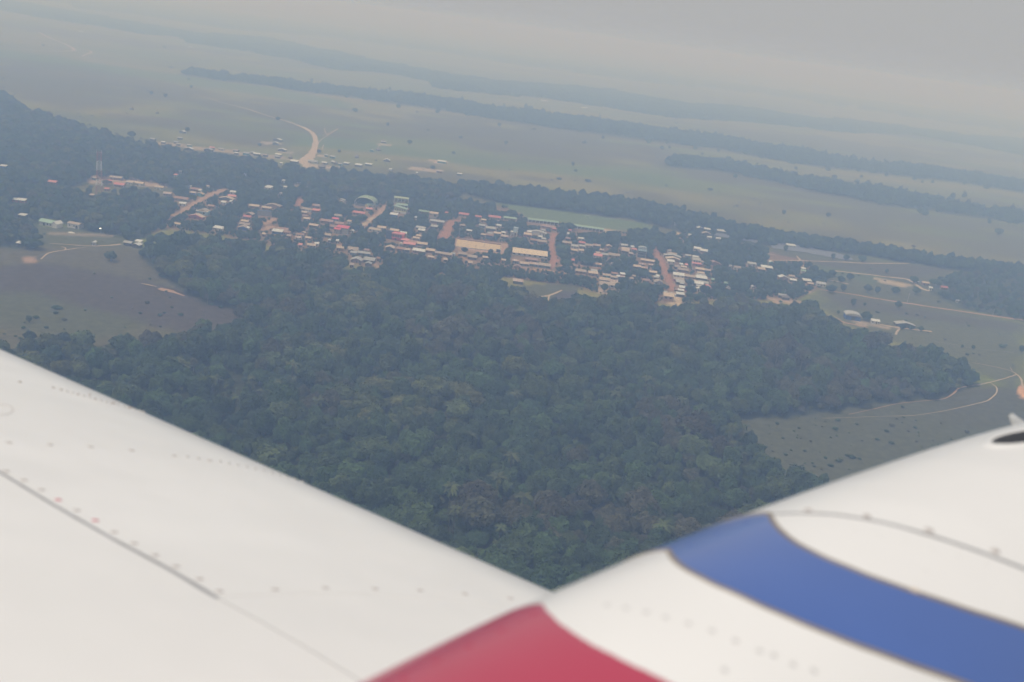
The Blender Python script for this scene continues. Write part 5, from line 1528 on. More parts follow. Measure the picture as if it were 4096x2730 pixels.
# ---- thatched huts of the savanna
HUTS = [('A', 885, 738, 34, 'thatched cone hut on the far savanna, the larger of two'), ('A', 1057, 765, 28, 'thatched cone hut on the far savanna, the smaller of two'),
        ('B', 392, 962, 44, 'round thatched hut with pale roof top highest by the savanna cabins'), ('B', 358, 1014, 42, 'domed thatched hut beside the white turquoise hut'),
        ('B', 214, 1062, 36, 'thatched hut between the savanna cabins and the domed hut'), ('c2', 1600, 385, 62, 'thatched hut left of the winding road mouth'),
        ('c2', 2115, 450, 56, 'thatched hut among the savanna cabins'), ('c2', 1960, 490, 100, 'wide thatched roof at the edge of the wood by the road mouth'), ('C', 2200, 1072, 30, 'low thatched hut at the far right belt')]
for tg, x, y, w_, lab in HUTS:
    p = gpos(tg, x, y)
    rr_ = metres(tg, w_, p) / 2
    t = thing('thatched_hut', lab, 'hut', tuple(p), 0)
    MB().tube((0, 0, 0), (0, 0, 2.2), rr_ * .78, n=18).build('wall', WALLS['d'], t)
    MB().tube((0, 0, 2.21), (0, 0, 2.0 + rr_ * .8), rr_, rr_ * .12, n=20).build('roof', thatch_mat, t)
    MB().box(-.5, .5, -rr_ * .79 - .05, -rr_ * .7, 0.02, 1.9).build('door', door_mat, t)
    cover(t, rr_ * 2, rr_ * 2, 2 + rr_ * .8)

# ---- paddock fence of thin posts
def post_fence(tg, pts, lab, step=4.0, hgt=1.6):
    P = np.array([gpos(tg, *q) for q in pts])
    seg = np.hypot(*np.diff(P[:, :2], axis=0).T)
    s = np.concatenate([[0], np.cumsum(seg)])
    n = min(90, int(s[-1] / step))
    tt = np.linspace(0, s[-1], n)
    t = thing('wire_fence', lab, 'fence', tuple(P[0]))
    wires = MB()
    prev = None
    for k in tt:
        q = (np.interp(k, s, P[:, 0]) - P[0, 0], np.interp(k, s, P[:, 1]) - P[0, 1])
        MB().box(q[0] - .09, q[0] + .09, q[1] - .09, q[1] + .09, 0, hgt).build('fence_post', wood_mat, t)
        if prev:
            for z in (.5, 1.0, 1.4):
                wires.tube((*prev, z), (*q, z), 0.02, n=4)
        prev = q
    wires.build('wire', metal_mat, t)


post_fence('c1', [(1180, 1182), (1250, 1155), (1330, 1125), (1420, 1098)], 'post and wire fence closing the paddock beside the two barns')
post_fence('c5', [(1790, 868), (1880, 882), (1960, 898), (2030, 905)], 'post and wire fence along the grass track to the bare slope')
post_fence('c6', [(1540, 1085), (1640, 1105), (1760, 1125), (1880, 1150), (2200, 1180)], 'post and wire fence across the right-hand grassland')

# ------------------------------------------------------------------ trees
def leaf_mat(name, base, vary=0.3, hue=0.03, clump=0.35):
    m, nt, b = new_mat(name)
    oi = nt.nodes.new('ShaderNodeObjectInfo')
    hs = nt.nodes.new('ShaderNodeHueSaturation')
    hs.inputs['Color'].default_value = (*base, 1)
    mv = nt.nodes.new('ShaderNodeMapRange')
    mv.inputs[3].default_value, mv.inputs[4].default_value = 1 - vary, 1 + vary
    nt.links.new(oi.outputs['Random'], mv.inputs[0])
    f = nt.nodes.new('ShaderNodeMath')
    f.operation = 'MULTIPLY'
    f.inputs[1].default_value = 7.31
    nt.links.new(oi.outputs['Random'], f.inputs[0])
    fr = nt.nodes.new('ShaderNodeMath')
    fr.operation = 'FRACT'
    nt.links.new(f.outputs[0], fr.inputs[0])
    mh_ = nt.nodes.new('ShaderNodeMapRange')
    mh_.inputs[3].default_value, mh_.inputs[4].default_value = 0.5 - hue, 0.5 + hue
    nt.links.new(fr.outputs[0], mh_.inputs[0])
    nt.links.new(mh_.outputs[0], hs.inputs['Hue'])
    tc = nt.nodes.new('ShaderNodeTexCoord')
    nz = nt.nodes.new('ShaderNodeTexNoise')
    nz.inputs['Scale'].default_value = 0.45
    nz.inputs['Detail'].default_value = 5
    nt.links.new(tc.outputs['Object'], nz.inputs['Vector'])
    mc = nt.nodes.new('ShaderNodeMapRange')
    mc.inputs[1].default_value, mc.inputs[2].default_value = 0.3, 0.7
    mc.inputs[3].default_value, mc.inputs[4].default_value = 1 - clump, 1 + clump
    nt.links.new(nz.outputs[0], mc.inputs[0])
    mu = nt.nodes.new('ShaderNodeMath')
    mu.operation = 'MULTIPLY'
    nt.links.new(mv.outputs[0], mu.inputs[0])
    nt.links.new(mc.outputs[0], mu.inputs[1])
    nt.links.new(mu.outputs[0], hs.inputs['Value'])
    nt.links.new(hs.outputs[0], b.inputs['Base Color'])
    b.inputs['Roughness'].default_value = 0.75
    b.inputs['Specular IOR Level'].default_value = 0.15
    return m


LEAF = {'green': leaf_mat('leaf_green', (0.062, 0.094, 0.040)),
        'dark': leaf_mat('leaf_dark', (0.043, 0.070, 0.036), 0.25, 0.02),
        'yellow': leaf_mat('leaf_yellow_green', (0.100, 0.116, 0.046), 0.25, 0.03),
        'brown': leaf_mat('leaf_dry_brown', (0.084, 0.082, 0.054), 0.25, 0.03),
        'palm': leaf_mat('palm_frond', (0.066, 0.080, 0.036), 0.3, 0.02)}
bark_mat = simple_mat('bark', (0.11, 0.095, 0.08), 0.95, 0.3, 1.5)
pale_bark = simple_mat('pale_bark', (0.25, 0.225, 0.195), 0.95, 0.2, 1.5)


def crown_mesh(name, seed, R, H, base, nl, nleaf, size, mat, flat=0.5, sparse=0.0):
    """many leaf-sized quads spread over a cluster of lobes; unit metres, trunk foot at the origin"""
    rs = np.random.RandomState(seed)
    # knobbly dome: bumps on an upper ellipsoid, thinning towards a ragged skirt
    bd = rs.normal(size=(nl, 3))
    bd[:, 2] = np.abs(bd[:, 2]) * 0.9
    bd /= np.linalg.norm(bd, axis=1)[:, None]
    bh, bw = rs.uniform(0.06, 0.42, nl), rs.uniform(0.22, 0.42, nl)
    d = rs.normal(size=(nleaf, 3))
    d[:, 2] = np.where(rs.rand(nleaf) < 0.82, np.abs(d[:, 2]), -np.abs(d[:, 2]) * 0.55)
    d /= np.linalg.norm(d, axis=1)[:, None]
    an = np.arccos(np.clip(d @ bd.T, -1, 1))
    bump = (bh * np.exp(-(an / bw) ** 2)).max(1)
    rr_ = (0.74 + bump) * (1.06 - 0.22 * rs.rand(nleaf) - 0.35 * (rs.rand(nleaf) < 0.15) * rs.rand(nleaf))
    zc = base + 0.38 * H
    P = d * rr_[:, None] * np.array([R, R, np.nan])[None] if False else np.stack([d[:, 0] * R * rr_, d[:, 1] * R * rr_, zc + np.where(d[:, 2] > 0, d[:, 2] * H * 0.62, d[:, 2] * H * 0.42) * rr_], 1)
    n = d + rs.normal(size=(nleaf, 3)) * 0.55 + np.array([0, 0, 0.35])
    n /= np.linalg.norm(n, axis=1)[:, None]
    u = np.cross(n, rs.normal(size=(nleaf, 3)))
    u /= np.linalg.norm(u, axis=1)[:, None]
    v = np.cross(n, u)
    s = size * rs.uniform(0.55, 1.3, nleaf)[:, None]
    a_ = rs.uniform(0.6, 1.0, nleaf)[:, None]
    Q = np.stack([P - u * s - v * s * a_ * 0.5, P + u * s * 0.2 - v * s * a_, P + u * s + v * s * a_ * 0.4, P - u * s * 0.3 + v * s * a_], 1)
    if sparse:
        Q = Q[rs.rand(nleaf) > sparse]
    return np_mesh(name, Q.reshape(-1, 3), np.arange(len(Q) * 4).reshape(-1, 4), mat)


def trunk_mesh(name, seed, hgt, r, R, mat, nb=5):
    rs = np.random.RandomState(seed)
    b = MB()
    lean = rs.normal(size=2) * 0.03 * hgt
    top = Vector((lean[0], lean[1], hgt * 0.62))
    b.tube((0, 0, -0.2), top * 0.5, r * 1.3, r, n=7)
    b.tube(top * 0.5, top, r, r * 0.75, n=7)
    for k in range(nb):
        a = 6.283 * (k + rs.rand() * 0.6) / nb
        q = Vector((R * 0.55 * math.cos(a), R * 0.55 * math.sin(a), hgt * rs.uniform(0.8, 1.0)))
        s = top * rs.uniform(0.75, 1.0)
        m_ = (s + q) / 2 + Vector((0, 0, 0.6))
        b.tube(s, m_, r * 0.5, r * 0.35, n=5)
        b.tube(m_, q, r * 0.35, r * 0.12, n=5)
    me = bpy.data.meshes.new(name)
    me.from_pydata(b.v, [], b.f)
    me.materials.append(mat)
    return me


def palm_meshes(seed, hgt):
    rs = np.random.RandomState(seed)
    b = MB()
    b.tube((0, 0, -.2), (0.2, 0.1, hgt * .5), 0.24, 0.19, n=7).tube((0.2, 0.1, hgt * .5), (0.4, 0.1, hgt), 0.19, 0.16, n=7)
    tr = bpy.data.meshes.new('trunk')
    tr.from_pydata(b.v, [], b.f)
    tr.materials.append(bark_mat)
    Q = []
    for k in range(15):
        a = k * 2.4 + rs.rand() * .4
        el = rs.uniform(0.0, 1.1)
        L = rs.uniform(3.0, 4.2)
        dr = np.array([math.cos(a), math.sin(a), 0])
        sd = np.array([-math.sin(a), math.cos(a), 0])
        pts = []
        for q in np.linspace(0, 1, 6):
            rad_h = L * q * math.cos(el * (1 - 0.3 * q))
            z = hgt + L * q * math.sin(el) - 1.7 * L * 0.35 * q * q
            pts.append(np.array([0.4, 0.1, 0]) + dr * rad_h + np.array([0, 0, z]))
        for i in range(5):
            w0 = 0.55 * math.sin(math.pi * min(1, .15 + .85 * i / 5)) + .08
            w1 = 0.55 * math.sin(math.pi * min(1, .15 + .85 * (i + 1) / 5)) + .04
            dn = np.array([0, 0, -.22])
            Q += [[pts[i], pts[i + 1], pts[i + 1] + sd * w1 + dn, pts[i] + sd * w0 + dn], [pts[i], pts[i] - sd * w0 + dn, pts[i + 1] - sd * w1 + dn, pts[i + 1]]]
    Q = np.array(Q)
    return np_mesh('crown', Q.reshape(-1, 3), np.arange(len(Q) * 4).reshape(-1, 4), LEAF['palm']), tr


# prototypes: (crown mesh, trunk mesh, crown radius, height, kind)
PROTO = {}
for i, (mat_, R, H, base, nl, nleaf, size, flat, sp) in enumerate([
        ('green', 5.6, 9.5, 2.2, 16, 2600, 0.40, 0.5, 0), ('green', 4.6, 11.0, 2.2, 12, 2300, 0.38, 0.7, 0), ('green', 6.8, 8.5, 3.6, 22, 3200, 0.42, 0.35, 0),
        ('dark', 5.2, 10.5, 1.2, 15, 2600, 0.40, 0.6, 0), ('dark', 4.2, 10.0, 1.2, 11, 1900, 0.37, 0.7, 0),
        ('yellow', 5.6, 8.5, 3.2, 16, 2400, 0.40, 0.45, 0), ('brown', 5.8, 9.0, 3.0, 17, 2300, 0.38, 0.5, 0.12), ('brown', 4.8, 9.5, 4.0, 11, 1500, 0.30, 0.6, 0.3),
        ('green', 3.4, 7.6, 0.8, 9, 1400, 0.34, 0.6, 0), ('dark', 6.4, 9.8, 0.8, 21, 3300, 0.42, 0.55, 0)]):
    PROTO[i] = (crown_mesh('crown', 40 + i, R, H, base, nl, nleaf, size, LEAF[mat_], flat, sp),
                trunk_mesh('trunk', 70 + i, base + H * 0.55, 0.26, R * 0.8, pale_bark if i == 7 else bark_mat), R, base + H, mat_)
for j in range(3):
    c_, t_ = palm_meshes(90 + j, 8.5 + 1.5 * j)
    PROTO[10 + j] = (c_, t_, 3.6, 11.0 + 1.5 * j, 'palm')
# lighter copies for the far belts
LOW = [crown_mesh('belt_crown', 140 + k, R, H, 2.0, 8, 300, 0.95, LEAF[m_], 0.5) for k, (m_, R, H) in enumerate([('green', 5.8, 10), ('dark', 5.2, 11), ('green', 6.5, 9), ('dark', 4.4, 9)])]


def patch_mesh(seed):
    """a 50 m clump of far canopy"""
    rs = np.random.RandomState(seed)
    Q = []
    for k in range(30):
        cx, cy = rs.uniform(-26, 26, 2)
        R, H = rs.uniform(4, 7.5), rs.uniform(9, 17)
        n = 46
        d = rs.normal(size=(n, 3))
        d[:, 2] = np.abs(d[:, 2])
        d /= np.linalg.norm(d, axis=1)[:, None]
        P = np.array([cx, cy, H - R * 0.7]) + d * np.array([R, R, R * 0.7])
        P[rs.rand(n) < 0.2, 2] *= rs.uniform(0.2, 0.8)
        u = np.cross(d, rs.normal(size=(n, 3)))
        u /= np.linalg.norm(u, axis=1)[:, None]
        v = np.cross(d, u)
        s = rs.uniform(1.2, 2.4, n)[:, None]
        Q.append(np.stack([P - u * s - v * s * .6, P + u * s - v * s * .8, P + u * s + v * s * .7, P - u * s + v * s], 1))
    Q = np.concatenate(Q)
    return np_mesh('canopy_patch', Q.reshape(-1, 3), np.arange(len(Q) * 4).reshape(-1, 4), LEAF['dark'] if seed % 2 else LEAF['green'])


PATCH = [patch_mesh(200 + k) for k in range(4)]


def proto_collection(name, meshes):
    c = bpy.data.collections.new(name)
    for k, me in enumerate(meshes):
        c.objects.link(bpy.data.objects.new('%s_%02d' % (name, k), me))
    return c


def merged(me1, me2):
    """crown and trunk in one mesh for the mass of far trees"""
    V = []
    F4, M4 = [], []
    me = bpy.data.meshes.new('mass_tree')
    o = 0
    vs, fs, mi = [], [], []
    for k, m in enumerate((me1, me2)):
        co = np.zeros(len(m.vertices) * 3, np.float32)
        m.vertices.foreach_get('co', co)
        vs += co.reshape(-1, 3).tolist()
        for p_ in m.polygons:
            fs.append([o + i for i in p_.vertices])
            mi.append(k)
        o += len(m.vertices)
    me.from_pydata(vs, [], fs)
    me.materials.append(me1.materials[0])
    me.materials.append(me2.materials[0])
    me.polygons.foreach_set('material_index', mi)
    return me


def scatter(name, coll, P, idx, scl, rot, label):
    """ONE stuff object: instances of the collection's members on its points"""
    me = bpy.data.meshes.new(name)
    me.vertices.add(len(P))
    me.vertices.foreach_set('co', np.asarray(P, np.float32).ravel())
    for nm, ty, val in (('pick', 'INT', idx), ('size', 'FLOAT_VECTOR', scl), ('turn', 'FLOAT', rot)):
        a = me.attributes.new(nm, ty, 'POINT')
        if ty == 'INT':
            a.data.foreach_set('value', np.asarray(val, np.int32))
        elif ty == 'FLOAT':
            a.data.foreach_set('value', np.asarray(val, np.float32))
        else:
            a.data.foreach_set('vector', np.asarray(val, np.float32).ravel())
    o = link(name, me)
    ng = bpy.data.node_groups.new(name + '_nodes', 'GeometryNodeTree')
    ng.interface.new_socket('Geometry', in_out='INPUT', socket_type='NodeSocketGeometry')
    ng.interface.new_socket('Geometry', in_out='OUTPUT', socket_type='NodeSocketGeometry')
    N = ng.nodes
    gi, go = N.new('NodeGroupInput'), N.new('NodeGroupOutput')
    ci = N.new('GeometryNodeCollectionInfo')
    ci.inputs['Collection'].default_value = coll
    ci.inputs['Separate Children'].default_value = True
    ci.inputs['Reset Children'].default_value = True
    ip = N.new('GeometryNodeInstanceOnPoints')
    ip.inputs['Pick Instance'].default_value = True

    def attr(nm, ty):
        n = N.new('GeometryNodeInputNamedAttribute')
        n.data_type = ty
        n.inputs[0].default_value = nm
        return n.outputs[0]
    ng.links.new(gi.outputs[0], ip.inputs['Points'])
    ng.links.new(ci.outputs[0], ip.inputs['Instance'])
    ng.links.new(attr('pick', 'INT'), ip.inputs['Instance Index'])
    ng.links.new(attr('size', 'FLOAT_VECTOR'), ip.inputs['Scale'])
    cx = N.new('ShaderNodeCombineXYZ')
    ng.links.new(attr('turn', 'FLOAT'), cx.inputs[2])
    ng.links.new(cx.outputs[0], ip.inputs['Rotation'])
    ng.links.new(ip.outputs[0], go.inputs[0])
    md = o.modifiers.new('scatter', 'NODES')
    md.node_group = ng
    return tag(o, label, 'trees', kind='stuff')


def fill(poly_px, step, rs, jit=0.45, maxn=200000):
    wp = world_poly(poly_px)
    xs_, ys_ = [q[0] for q in wp], [q[1] for q in wp]
    X, Y = np.meshgrid(np.arange(min(xs_), max(xs_), step), np.arange(min(ys_), max(ys_), step))
    P = np.stack([X.ravel(), Y.ravel()], 1)
    P += rs.uniform(-jit, jit, P.shape) * step
    return P[inpoly(P, wp)]


# the football field stays open to view
for x_ in range(820, 2300, 60):
    up_, lo_ = 25 + (x_ - 900) * 0.145, (170 if x_ < 1120 else 205) + (x_ - 1100) * 0.145
    c_, d_ = px('c4', x_, up_ + 25), px('c4', x_ + 60, lo_ - 8)
    HOUSE_BOXES.append((c_[0], c_[1], d_[0], d_[1], np.linalg.norm(gpos('c4', x_, lo_) - CT) + 5))

# ---- named single trees read off the photograph: (window, trunk foot x, y, crown width, kind, label)
TREES = [
    ('c6', 1000 - 35, 905, 92, 9, 'dark tree right beside the blue barn'), ('c6', 528, 555, 118, 9, 'tall dark tree, first of four round trees right of the village'),
    ('c6', 625, 565, 110, 3, 'tall dark tree, second of the four round trees'), ('c6', 682, 540, 70, 3, 'dark tree behind the second of the four round trees'),
    ('c6', 758, 585, 70, 9, 'round tree, third along the sandy road'), ('c6', 828, 570, 66, 3, 'round tree, fourth along the sandy road'),
    ('c6', 418, 640, 80, 3, 'tall dark tree beside the dazzling white roof'), ('c6', 672, 672, 90, 9, 'round dark tree beside the long pale shed'),
    ('c6', 775, 665, 56, 4, 'slim tree just right of the pale shed tree'), ('c6', 185, 680, 80, 9, 'round tree on the bare slope at the village corner'),
    ('c6', 980, 672, 78, 0, 'broad tree by the orange road, first of three'), ('c6', 1058, 682, 52, 4, 'small tree by the orange road, second of three'),
    ('c6', 1210, 680, 74, 9, 'square dark tree under the sandy plot'), ('c6', 1385, 690, 84, 0, 'spreading tree at the sandy lane to the farmstead'),
    ('c6', 1628, 725, 78, 9, 'round dark tree below the right farmstead'), ('c6', 1715, 745, 86, 9, 'round dark tree next to the one below the farmstead'),
    ('c6', 1365, 595, 90, 0, 'green tree at the farmstead entrance'), ('c6', 1140, 512, 34, 4, 'narrow upright tree in the dark grassland'),
    ('c6', 858, 785, 50, 8, 'small tree on the open grass above the blue barn'), ('c6', 955, 785, 32, 8, 'little tree uphill of the blue barn tree'),
    ('c6', 1235, 805, 66, 0, 'spreading bush-like tree below the orange road'), ('c6', 735, 850, 30, 8, 'tiny tree left of the blue barn'),
    ('c6', 293, 328, 44, 8, 'feathery tree in front of the solar panels'), ('c6', 82, 335, 96, 9, 'big round dark tree at the corner of the solar panels'),
    ('c6', 690, 395, 40, 8, 'feathery tree before the far solar panels, first of pair'), ('c6', 800, 405, 60, 8, 'feathery tree before the far solar panels, second of pair'),
    ('c6', 935, 415, 80, 8, 'spreading tree at the solar panels end'), ('c6', 135, 405, 60, 8, 'small round tree by the turquoise hut'),
    ('c6', 1862, 1148, 38, 8, 'small lone tree on the right-hand grassland, lower'), ('c6', 2268, 1178, 56, 4, 'lone tree at the picture edge on the right grassland'),
    ('c6', 1770, 1135, 30, 8, 'tiny lone tree on the right-hand grassland, upper'), ('c6', 1425, 1000, 52, 0, 'tree at the end of the long open barn'),
    ('c6', 1270, 978, 60, 9, 'dark bushy tree in front of the long open barn'), ('c6', 1340, 982, 50, 9, 'second bushy tree in front of the long open barn'),
    ('c4', 995, 195, 150, 9, 'big dark tree by the football field end'), ('c4', 1652, 345, 150, 9, 'big dark tree between the two long school blocks'),
    ('c4', 1570, 380, 120, 3, 'dark tree before the clump between the school blocks'), ('c4', 918, 330, 108, 9, 'round dark tree left of the water tank'),
    ('c4', 522, 255, 115, 9, 'round dark tree among the red roofed houses'), ('c4', 745, 305, 110, 3, 'dark tree below the small bright cream house'),
    ('c4', 448, 600, 80, 9, 'round tree in front of the sandy court'), ('c4', 740, 640, 66, 4, 'pointed tree below the dark goal cage'),
    ('c4', 940, 640, 100, 1, 'tall thin tree between goal cage and cream hall'), ('c4', 230, 590, 190, 9, 'wide dark tree at the sandy court corner by the red street'),
    ('c4', 1110, 320, 90, 3, 'dark tree right of the water tank'), ('c4', 1840, 740, 220, 9, 'broad mango tree in the middle of the right block'),
    ('c4', 1560, 620, 190, 0, 'broad tree along the middle red street'), ('c4', 1600, 780, 170, 0, 'greyish tree at the corner of the middle red street'),
    ('d2', 440, 730, 400, 9, 'great spreading mango below the dark tower'), ('d2', 1300, 720, 200, 9, 'round tree on the left kerb of the red street'),
    ('d2', 980, 880, 320, 9, 'mango crown in mid block above the lower red street'), ('d2', 1720, 260, 330, 9, 'big dark tree at the top of the red street'),
    ('d2', 560, 1080, 300, 9, 'dark mango right of the twin white houses'), ('d2', 90, 1210, 190, 8, 'low tree before the left white house'),
    ('d2', 390, 1190, 170, 8, 'low tree before the right white house'), ('d2', 1400, 280, 170, 3, 'dark tree at the upper red street, right kerb'),
    ('d2', 1180, 270, 170, 3, 'tree hard beside the dark tower'), ('d2', 1300, 1250, 320, 9, 'big mango left of the brick house'), ('d2', 860, 1250, 300, 3, 'dark mango on the lowest street before the brick house'),
    ('d3', 620, 1060, 210, 9, 'dark mango between diagonal white roof and the street'), ('d3', 1300, 1200, 330, 9, 'big dark mango right of the block corner by the grass track'),
    ('d3', 650, 1260, 300, 9, 'mango below the pale strip roof'), ('d3', 960, 1260, 260, 9, 'mango below the white fronted house'), ('d3', 1500, 620, 260, 9, 'dark tree right of the brown hipped house'),
    ('d3', 1100, 270 - 80, 110, 8, 'small round tree on the grassy rise'), ('d3', 1330, 340, 300, 3, 'tree group behind the bright sloping roof on the rise'), ('d3', 1030, 640, 240, 8, 'low tree under the coral awning house'),
    ('d3', 1850, 1010, 200, 8, 'tree over the grass track'), ('d3', 2240, 1060, 220, 9, 'dark tree beside the tiny white kiosk'),
    ('d5', 640, 900, 340, 3, 'dark tree beside the left end of the sandy court'), ('d5', 1620, 1060, 120, 4, 'small pointed tree below the sandy court'), ('d5', 1700, 1200, 280, 9, 'broad dark tree in front of the lowest row'),
    ('c7', 910, 1410, 148, 9, 'round lone tree at the wood edge by the burnt field'), ('c7', 680, 1370, 150, 9, 'round tree left of the lone tree at the burnt field'),
    ('c7', 310, 1360, 130, 3, 'dark tree at the lower edge of the green burnt field'), ('c7', 1290, 1440, 300, 9, 'large domed tree in the wood corner by the burnt field'),
    ('c7', 335, 380, 210, 9, 'big dark tree group at the track on the burnt field'), ('c7', 305, 1155, 75, 8, 'bush on the greener part of the burnt field'), ('c7', 1160, 510, 140, 8, 'shrubby tree below the sandy track'),
    ('A', 1258, 885, 36, 9, 'dark tree beside the highest savanna cabin'), ('A', 1018, 640, 30, 4, 'small tree on the upper savanna, first of pair'), ('A', 1112, 658, 34, 4, 'small tree on the upper savanna, second of pair'),
    ('A', 1285, 596, 26, 8, 'tiny tree near the tip of the long tree belt'), ('A', 1868, 812, 34, 9, 'low dark bush beside the winding road'), ('A', 885, 925, 54, 9, 'tree at the wood edge by the savanna row'),
    ('A', 290, 315, 26, 8, 'far tree inside the curving sandy path'), ('A', 1105, 328, 30, 8, 'far tree on the bright upper plain'), ('A', 1745, 985, 26, 9, 'small dark tree behind the savanna row'),
    ('A', 2145, 1030, 30, 9, 'dark tree right of the winding road'), ('A', 2280, 1028, 26, 9, 'dark tree behind the teal cabins'),
    ('B', 203, 755, 46, 9, 'oval dark tree alone on the middle plain'), ('B', 420, 852, 24, 4, 'slender tree alone on the middle plain'), ('B', 568, 972, 40, 8, 'tree on the plain right of the thatched huts'),
    ('B', 2330, 1120, 50, 9, 'dark clump starting the right tree belt'), ('B', 1215, 975, 30, 8, 'far shrub on the purple plain'), ('B', 1665, 1120, 24, 8, 'tiny shrub on the green plain'),
    ('C', 838, 1040, 28, 4, 'small tree on the plain before the village belt'), ('C', 1118, 1055, 36, 8, 'tree pair on the plain before the village belt'), ('C', 2190, 1165, 66, 8, 'wide dark thicket at the far right plain'), ('C', 2130, 1085, 26, 8, 'tree by the far thatched farm'),
]
BARE_TREES_EXTRA = 0
OCC = []      # trees already standing: x, y, r


def shared_tree(name, k, p, s, rz, label, group, sz=1.0, asp=1.0):
    t = thing(name, label, 'palm' if k >= 10 else 'tree', (float(p[0]), float(p[1]), 0.0), rz, group)
    t.scale = (s * asp, s / asp, s * sz)
    link('crown', PROTO[k][0], t)
    link('trunk', PROTO[k][1], t)
    return t


rs = np.random.RandomState(77)
TREE_IMG = []
for tg, x, y, w_, k, lab in TREES:
    p = gpos(tg, x, y)
    R = metres(tg, w_, p) / 2 / 1.02
    s = R / PROTO[k][2]
    far = np.linalg.norm(p - CT)
    sz = min(1.25, max(0.62, 9.5 / (PROTO[k][3] * s))) if s > 0.8 else 1.0
    shared_tree('tree', k, p, s, rs.rand() * 6.28, lab, None, sz)
    OCC.append((p[0], p[1], R))


# ---- the forest: nearest trees one by one, the rest as one mass
def hidden_by_plane(q):
    x, y = q[:, 0] * 0.57446, q[:, 1] * 0.57446
    wing_y = np.interp(x, [-400, 0, 1280], [600, 798, 1357])
    cowl_y = np.interp(x, [1280, 1540, 1770, 2000, 2250, 2600], [1357, 1250, 1165, 1080, 1000, 930])
    return y > np.minimum(np.where(x < 1280, wing_y, 1e9), np.where(x >= 1280, cowl_y, 1e9)) + 14


def species(P, rs):
    """clumps of yellow-green, dry brown and palm among the green"""
    n = len(P)
    a = noise2(P[:, 0] / 70, P[:, 1] / 70, 51)
    b = noise2(P[:, 0] / 55 + 9, P[:, 1] / 55, 52)
    r = rs.rand(n)
    k = rs.choice([0, 0, 1, 1, 2, 3, 3, 4, 8, 9], n)
    k = np.where((a > 0.62) & (r < 0.55), 5, k)
    k = np.where((b > 0.70) & (r > 0.4), np.where(r < 0.93, 6, 7), k)
    k = np.where((a < 0.26) & (r < 0.3), rs.choice([10, 11, 12], n), k)
    k = np.where(rs.rand(n) < 0.03, rs.choice([10, 11, 6, 5, 7], n), k)
    return k


Pm = fill(MAIN_FOREST, 7.3, rs)
# keep the clearing open
cl = world_poly(CLEARING)
Pm = Pm[~inpoly(Pm, cl)]
occ = np.array(OCC)
d2_ = ((Pm[:, None, :] - occ[None, :, :2]) ** 2).sum(2)
Pm = Pm[(d2_ > (occ[:, 2] * 0.9)[None] ** 2).all(1)]
km = species(Pm, rs)
near_b = rs.rand(len(Pm))
sm = (0.52 + 1.0 * rs.rand(len(Pm)) ** 2.3) * (0.85 + 0.5 * noise2(Pm[:, 0] / 40, Pm[:, 1] / 40, 60))
szm = rs.uniform(0.75, 1.3, len(Pm)) / np.maximum(1, sm) ** 0.45 * np.where(rs.rand(len(Pm)) < 0.05, 1.35, 1.0)
rot = rs.rand(len(Pm)) * 6.283
hm_ = np.array([PROTO[k][3] for k in km]) * sm * szm
q, dep = project(np.stack([Pm[:, 0], Pm[:, 1], hm_], 1))


def blocks_house(P, R, Hh):
    """would this crown stand in front of a house that the photograph shows?"""
    top, dp = project(np.stack([P[:, 0], P[:, 1], Hh], 1))
    low, _ = project(np.stack([P[:, 0], P[:, 1], Hh * 0.25], 1))
    rp = R / dp * FPX * 0.8
    x0, x1, y0, y1 = top[:, 0] - rp, top[:, 0] + rp, top[:, 1], low[:, 1]
    bad = np.zeros(len(P), bool)
    for a0, b0, a1, b1, dh in HOUSE_BOXES:
        bad |= (x0 < a1 - 2) & (x1 > a0 + 2) & (y0 < b1 - 3) & (y1 > b0 + 3) & (dp < dh + 10)
    return bad


Rm = np.array([PROTO[k][2] for k in km]) * sm
ok = ~blocks_house(Pm, Rm, hm_)
inframe = (q[:, 0] > -150) & (q[:, 0] < 4246) & (q[:, 1] < 2730)
hid = hidden_by_plane(q)
keep = ok & ((~hid & inframe) | (rs.rand(len(Pm)) < 0.75))
Pm, km, sm, szm, rot, q, dep, hid, inframe = [a[keep] for a in (Pm, km, sm, szm, rot, q, dep, hid, inframe)]
vis = np.where(~hid & inframe)[0]
size_px = np.array([PROTO[k][2] for k in km]) * sm / dep
order = vis[np.argsort(-size_px[vis])][:190]
single = np.zeros(len(Pm), bool)
single[order] = True
LOOK = {'green': 'mid green leafy', 'dark': 'dark green dense', 'yellow': 'yellow-green', 'brown': 'dry greyish brown', 'palm': 'slender feathery'}
for i in order:
    k = int(km[i])
    xx = q[i, 0] * 0.57446
    yy = q[i, 1] * 0.57446
    where = ('in the notch between wing and cowling' if yy > 1180 else
             'just above the wing' if xx < 1150 else 'above the blue stripe of the cowling' if xx > 1400 else 'in the forest over the notch between wing and cowling')
    kind_ = PROTO[k][4]
    word = 'palm' if kind_ == 'palm' else 'forest tree'
    big = '' if kind_ == 'palm' else ('large ' if PROTO[k][2] * sm[i] > 5.2 else 'smaller ')
    lab = '%s%s %s %s' % (big, LOOK[kind_], word, where)
    shared_tree('palm_tree' if kind_ == 'palm' else 'forest_tree', k, Pm[i], float(sm[i]), float(rot[i]), lab, '%s %ss %s' % (big + LOOK[kind_], word, where), float(szm[i]), 0.85 + 0.35 * ((i * 37) % 100) / 100)

MASS = proto_collection('mass_trees', [merged(PROTO[k][0], PROTO[k][1]) for k in range(13)])


def mass(name, P, k, s, sz, rot, label):
    scatter(name, MASS, np.concatenate([P, np.zeros((len(P), 1))], 1), k, np.stack([s * ASP.uniform(.8, 1.25, len(s)), s * ASP.uniform(.8, 1.25, len(s)), s * sz], 1), rot, label)


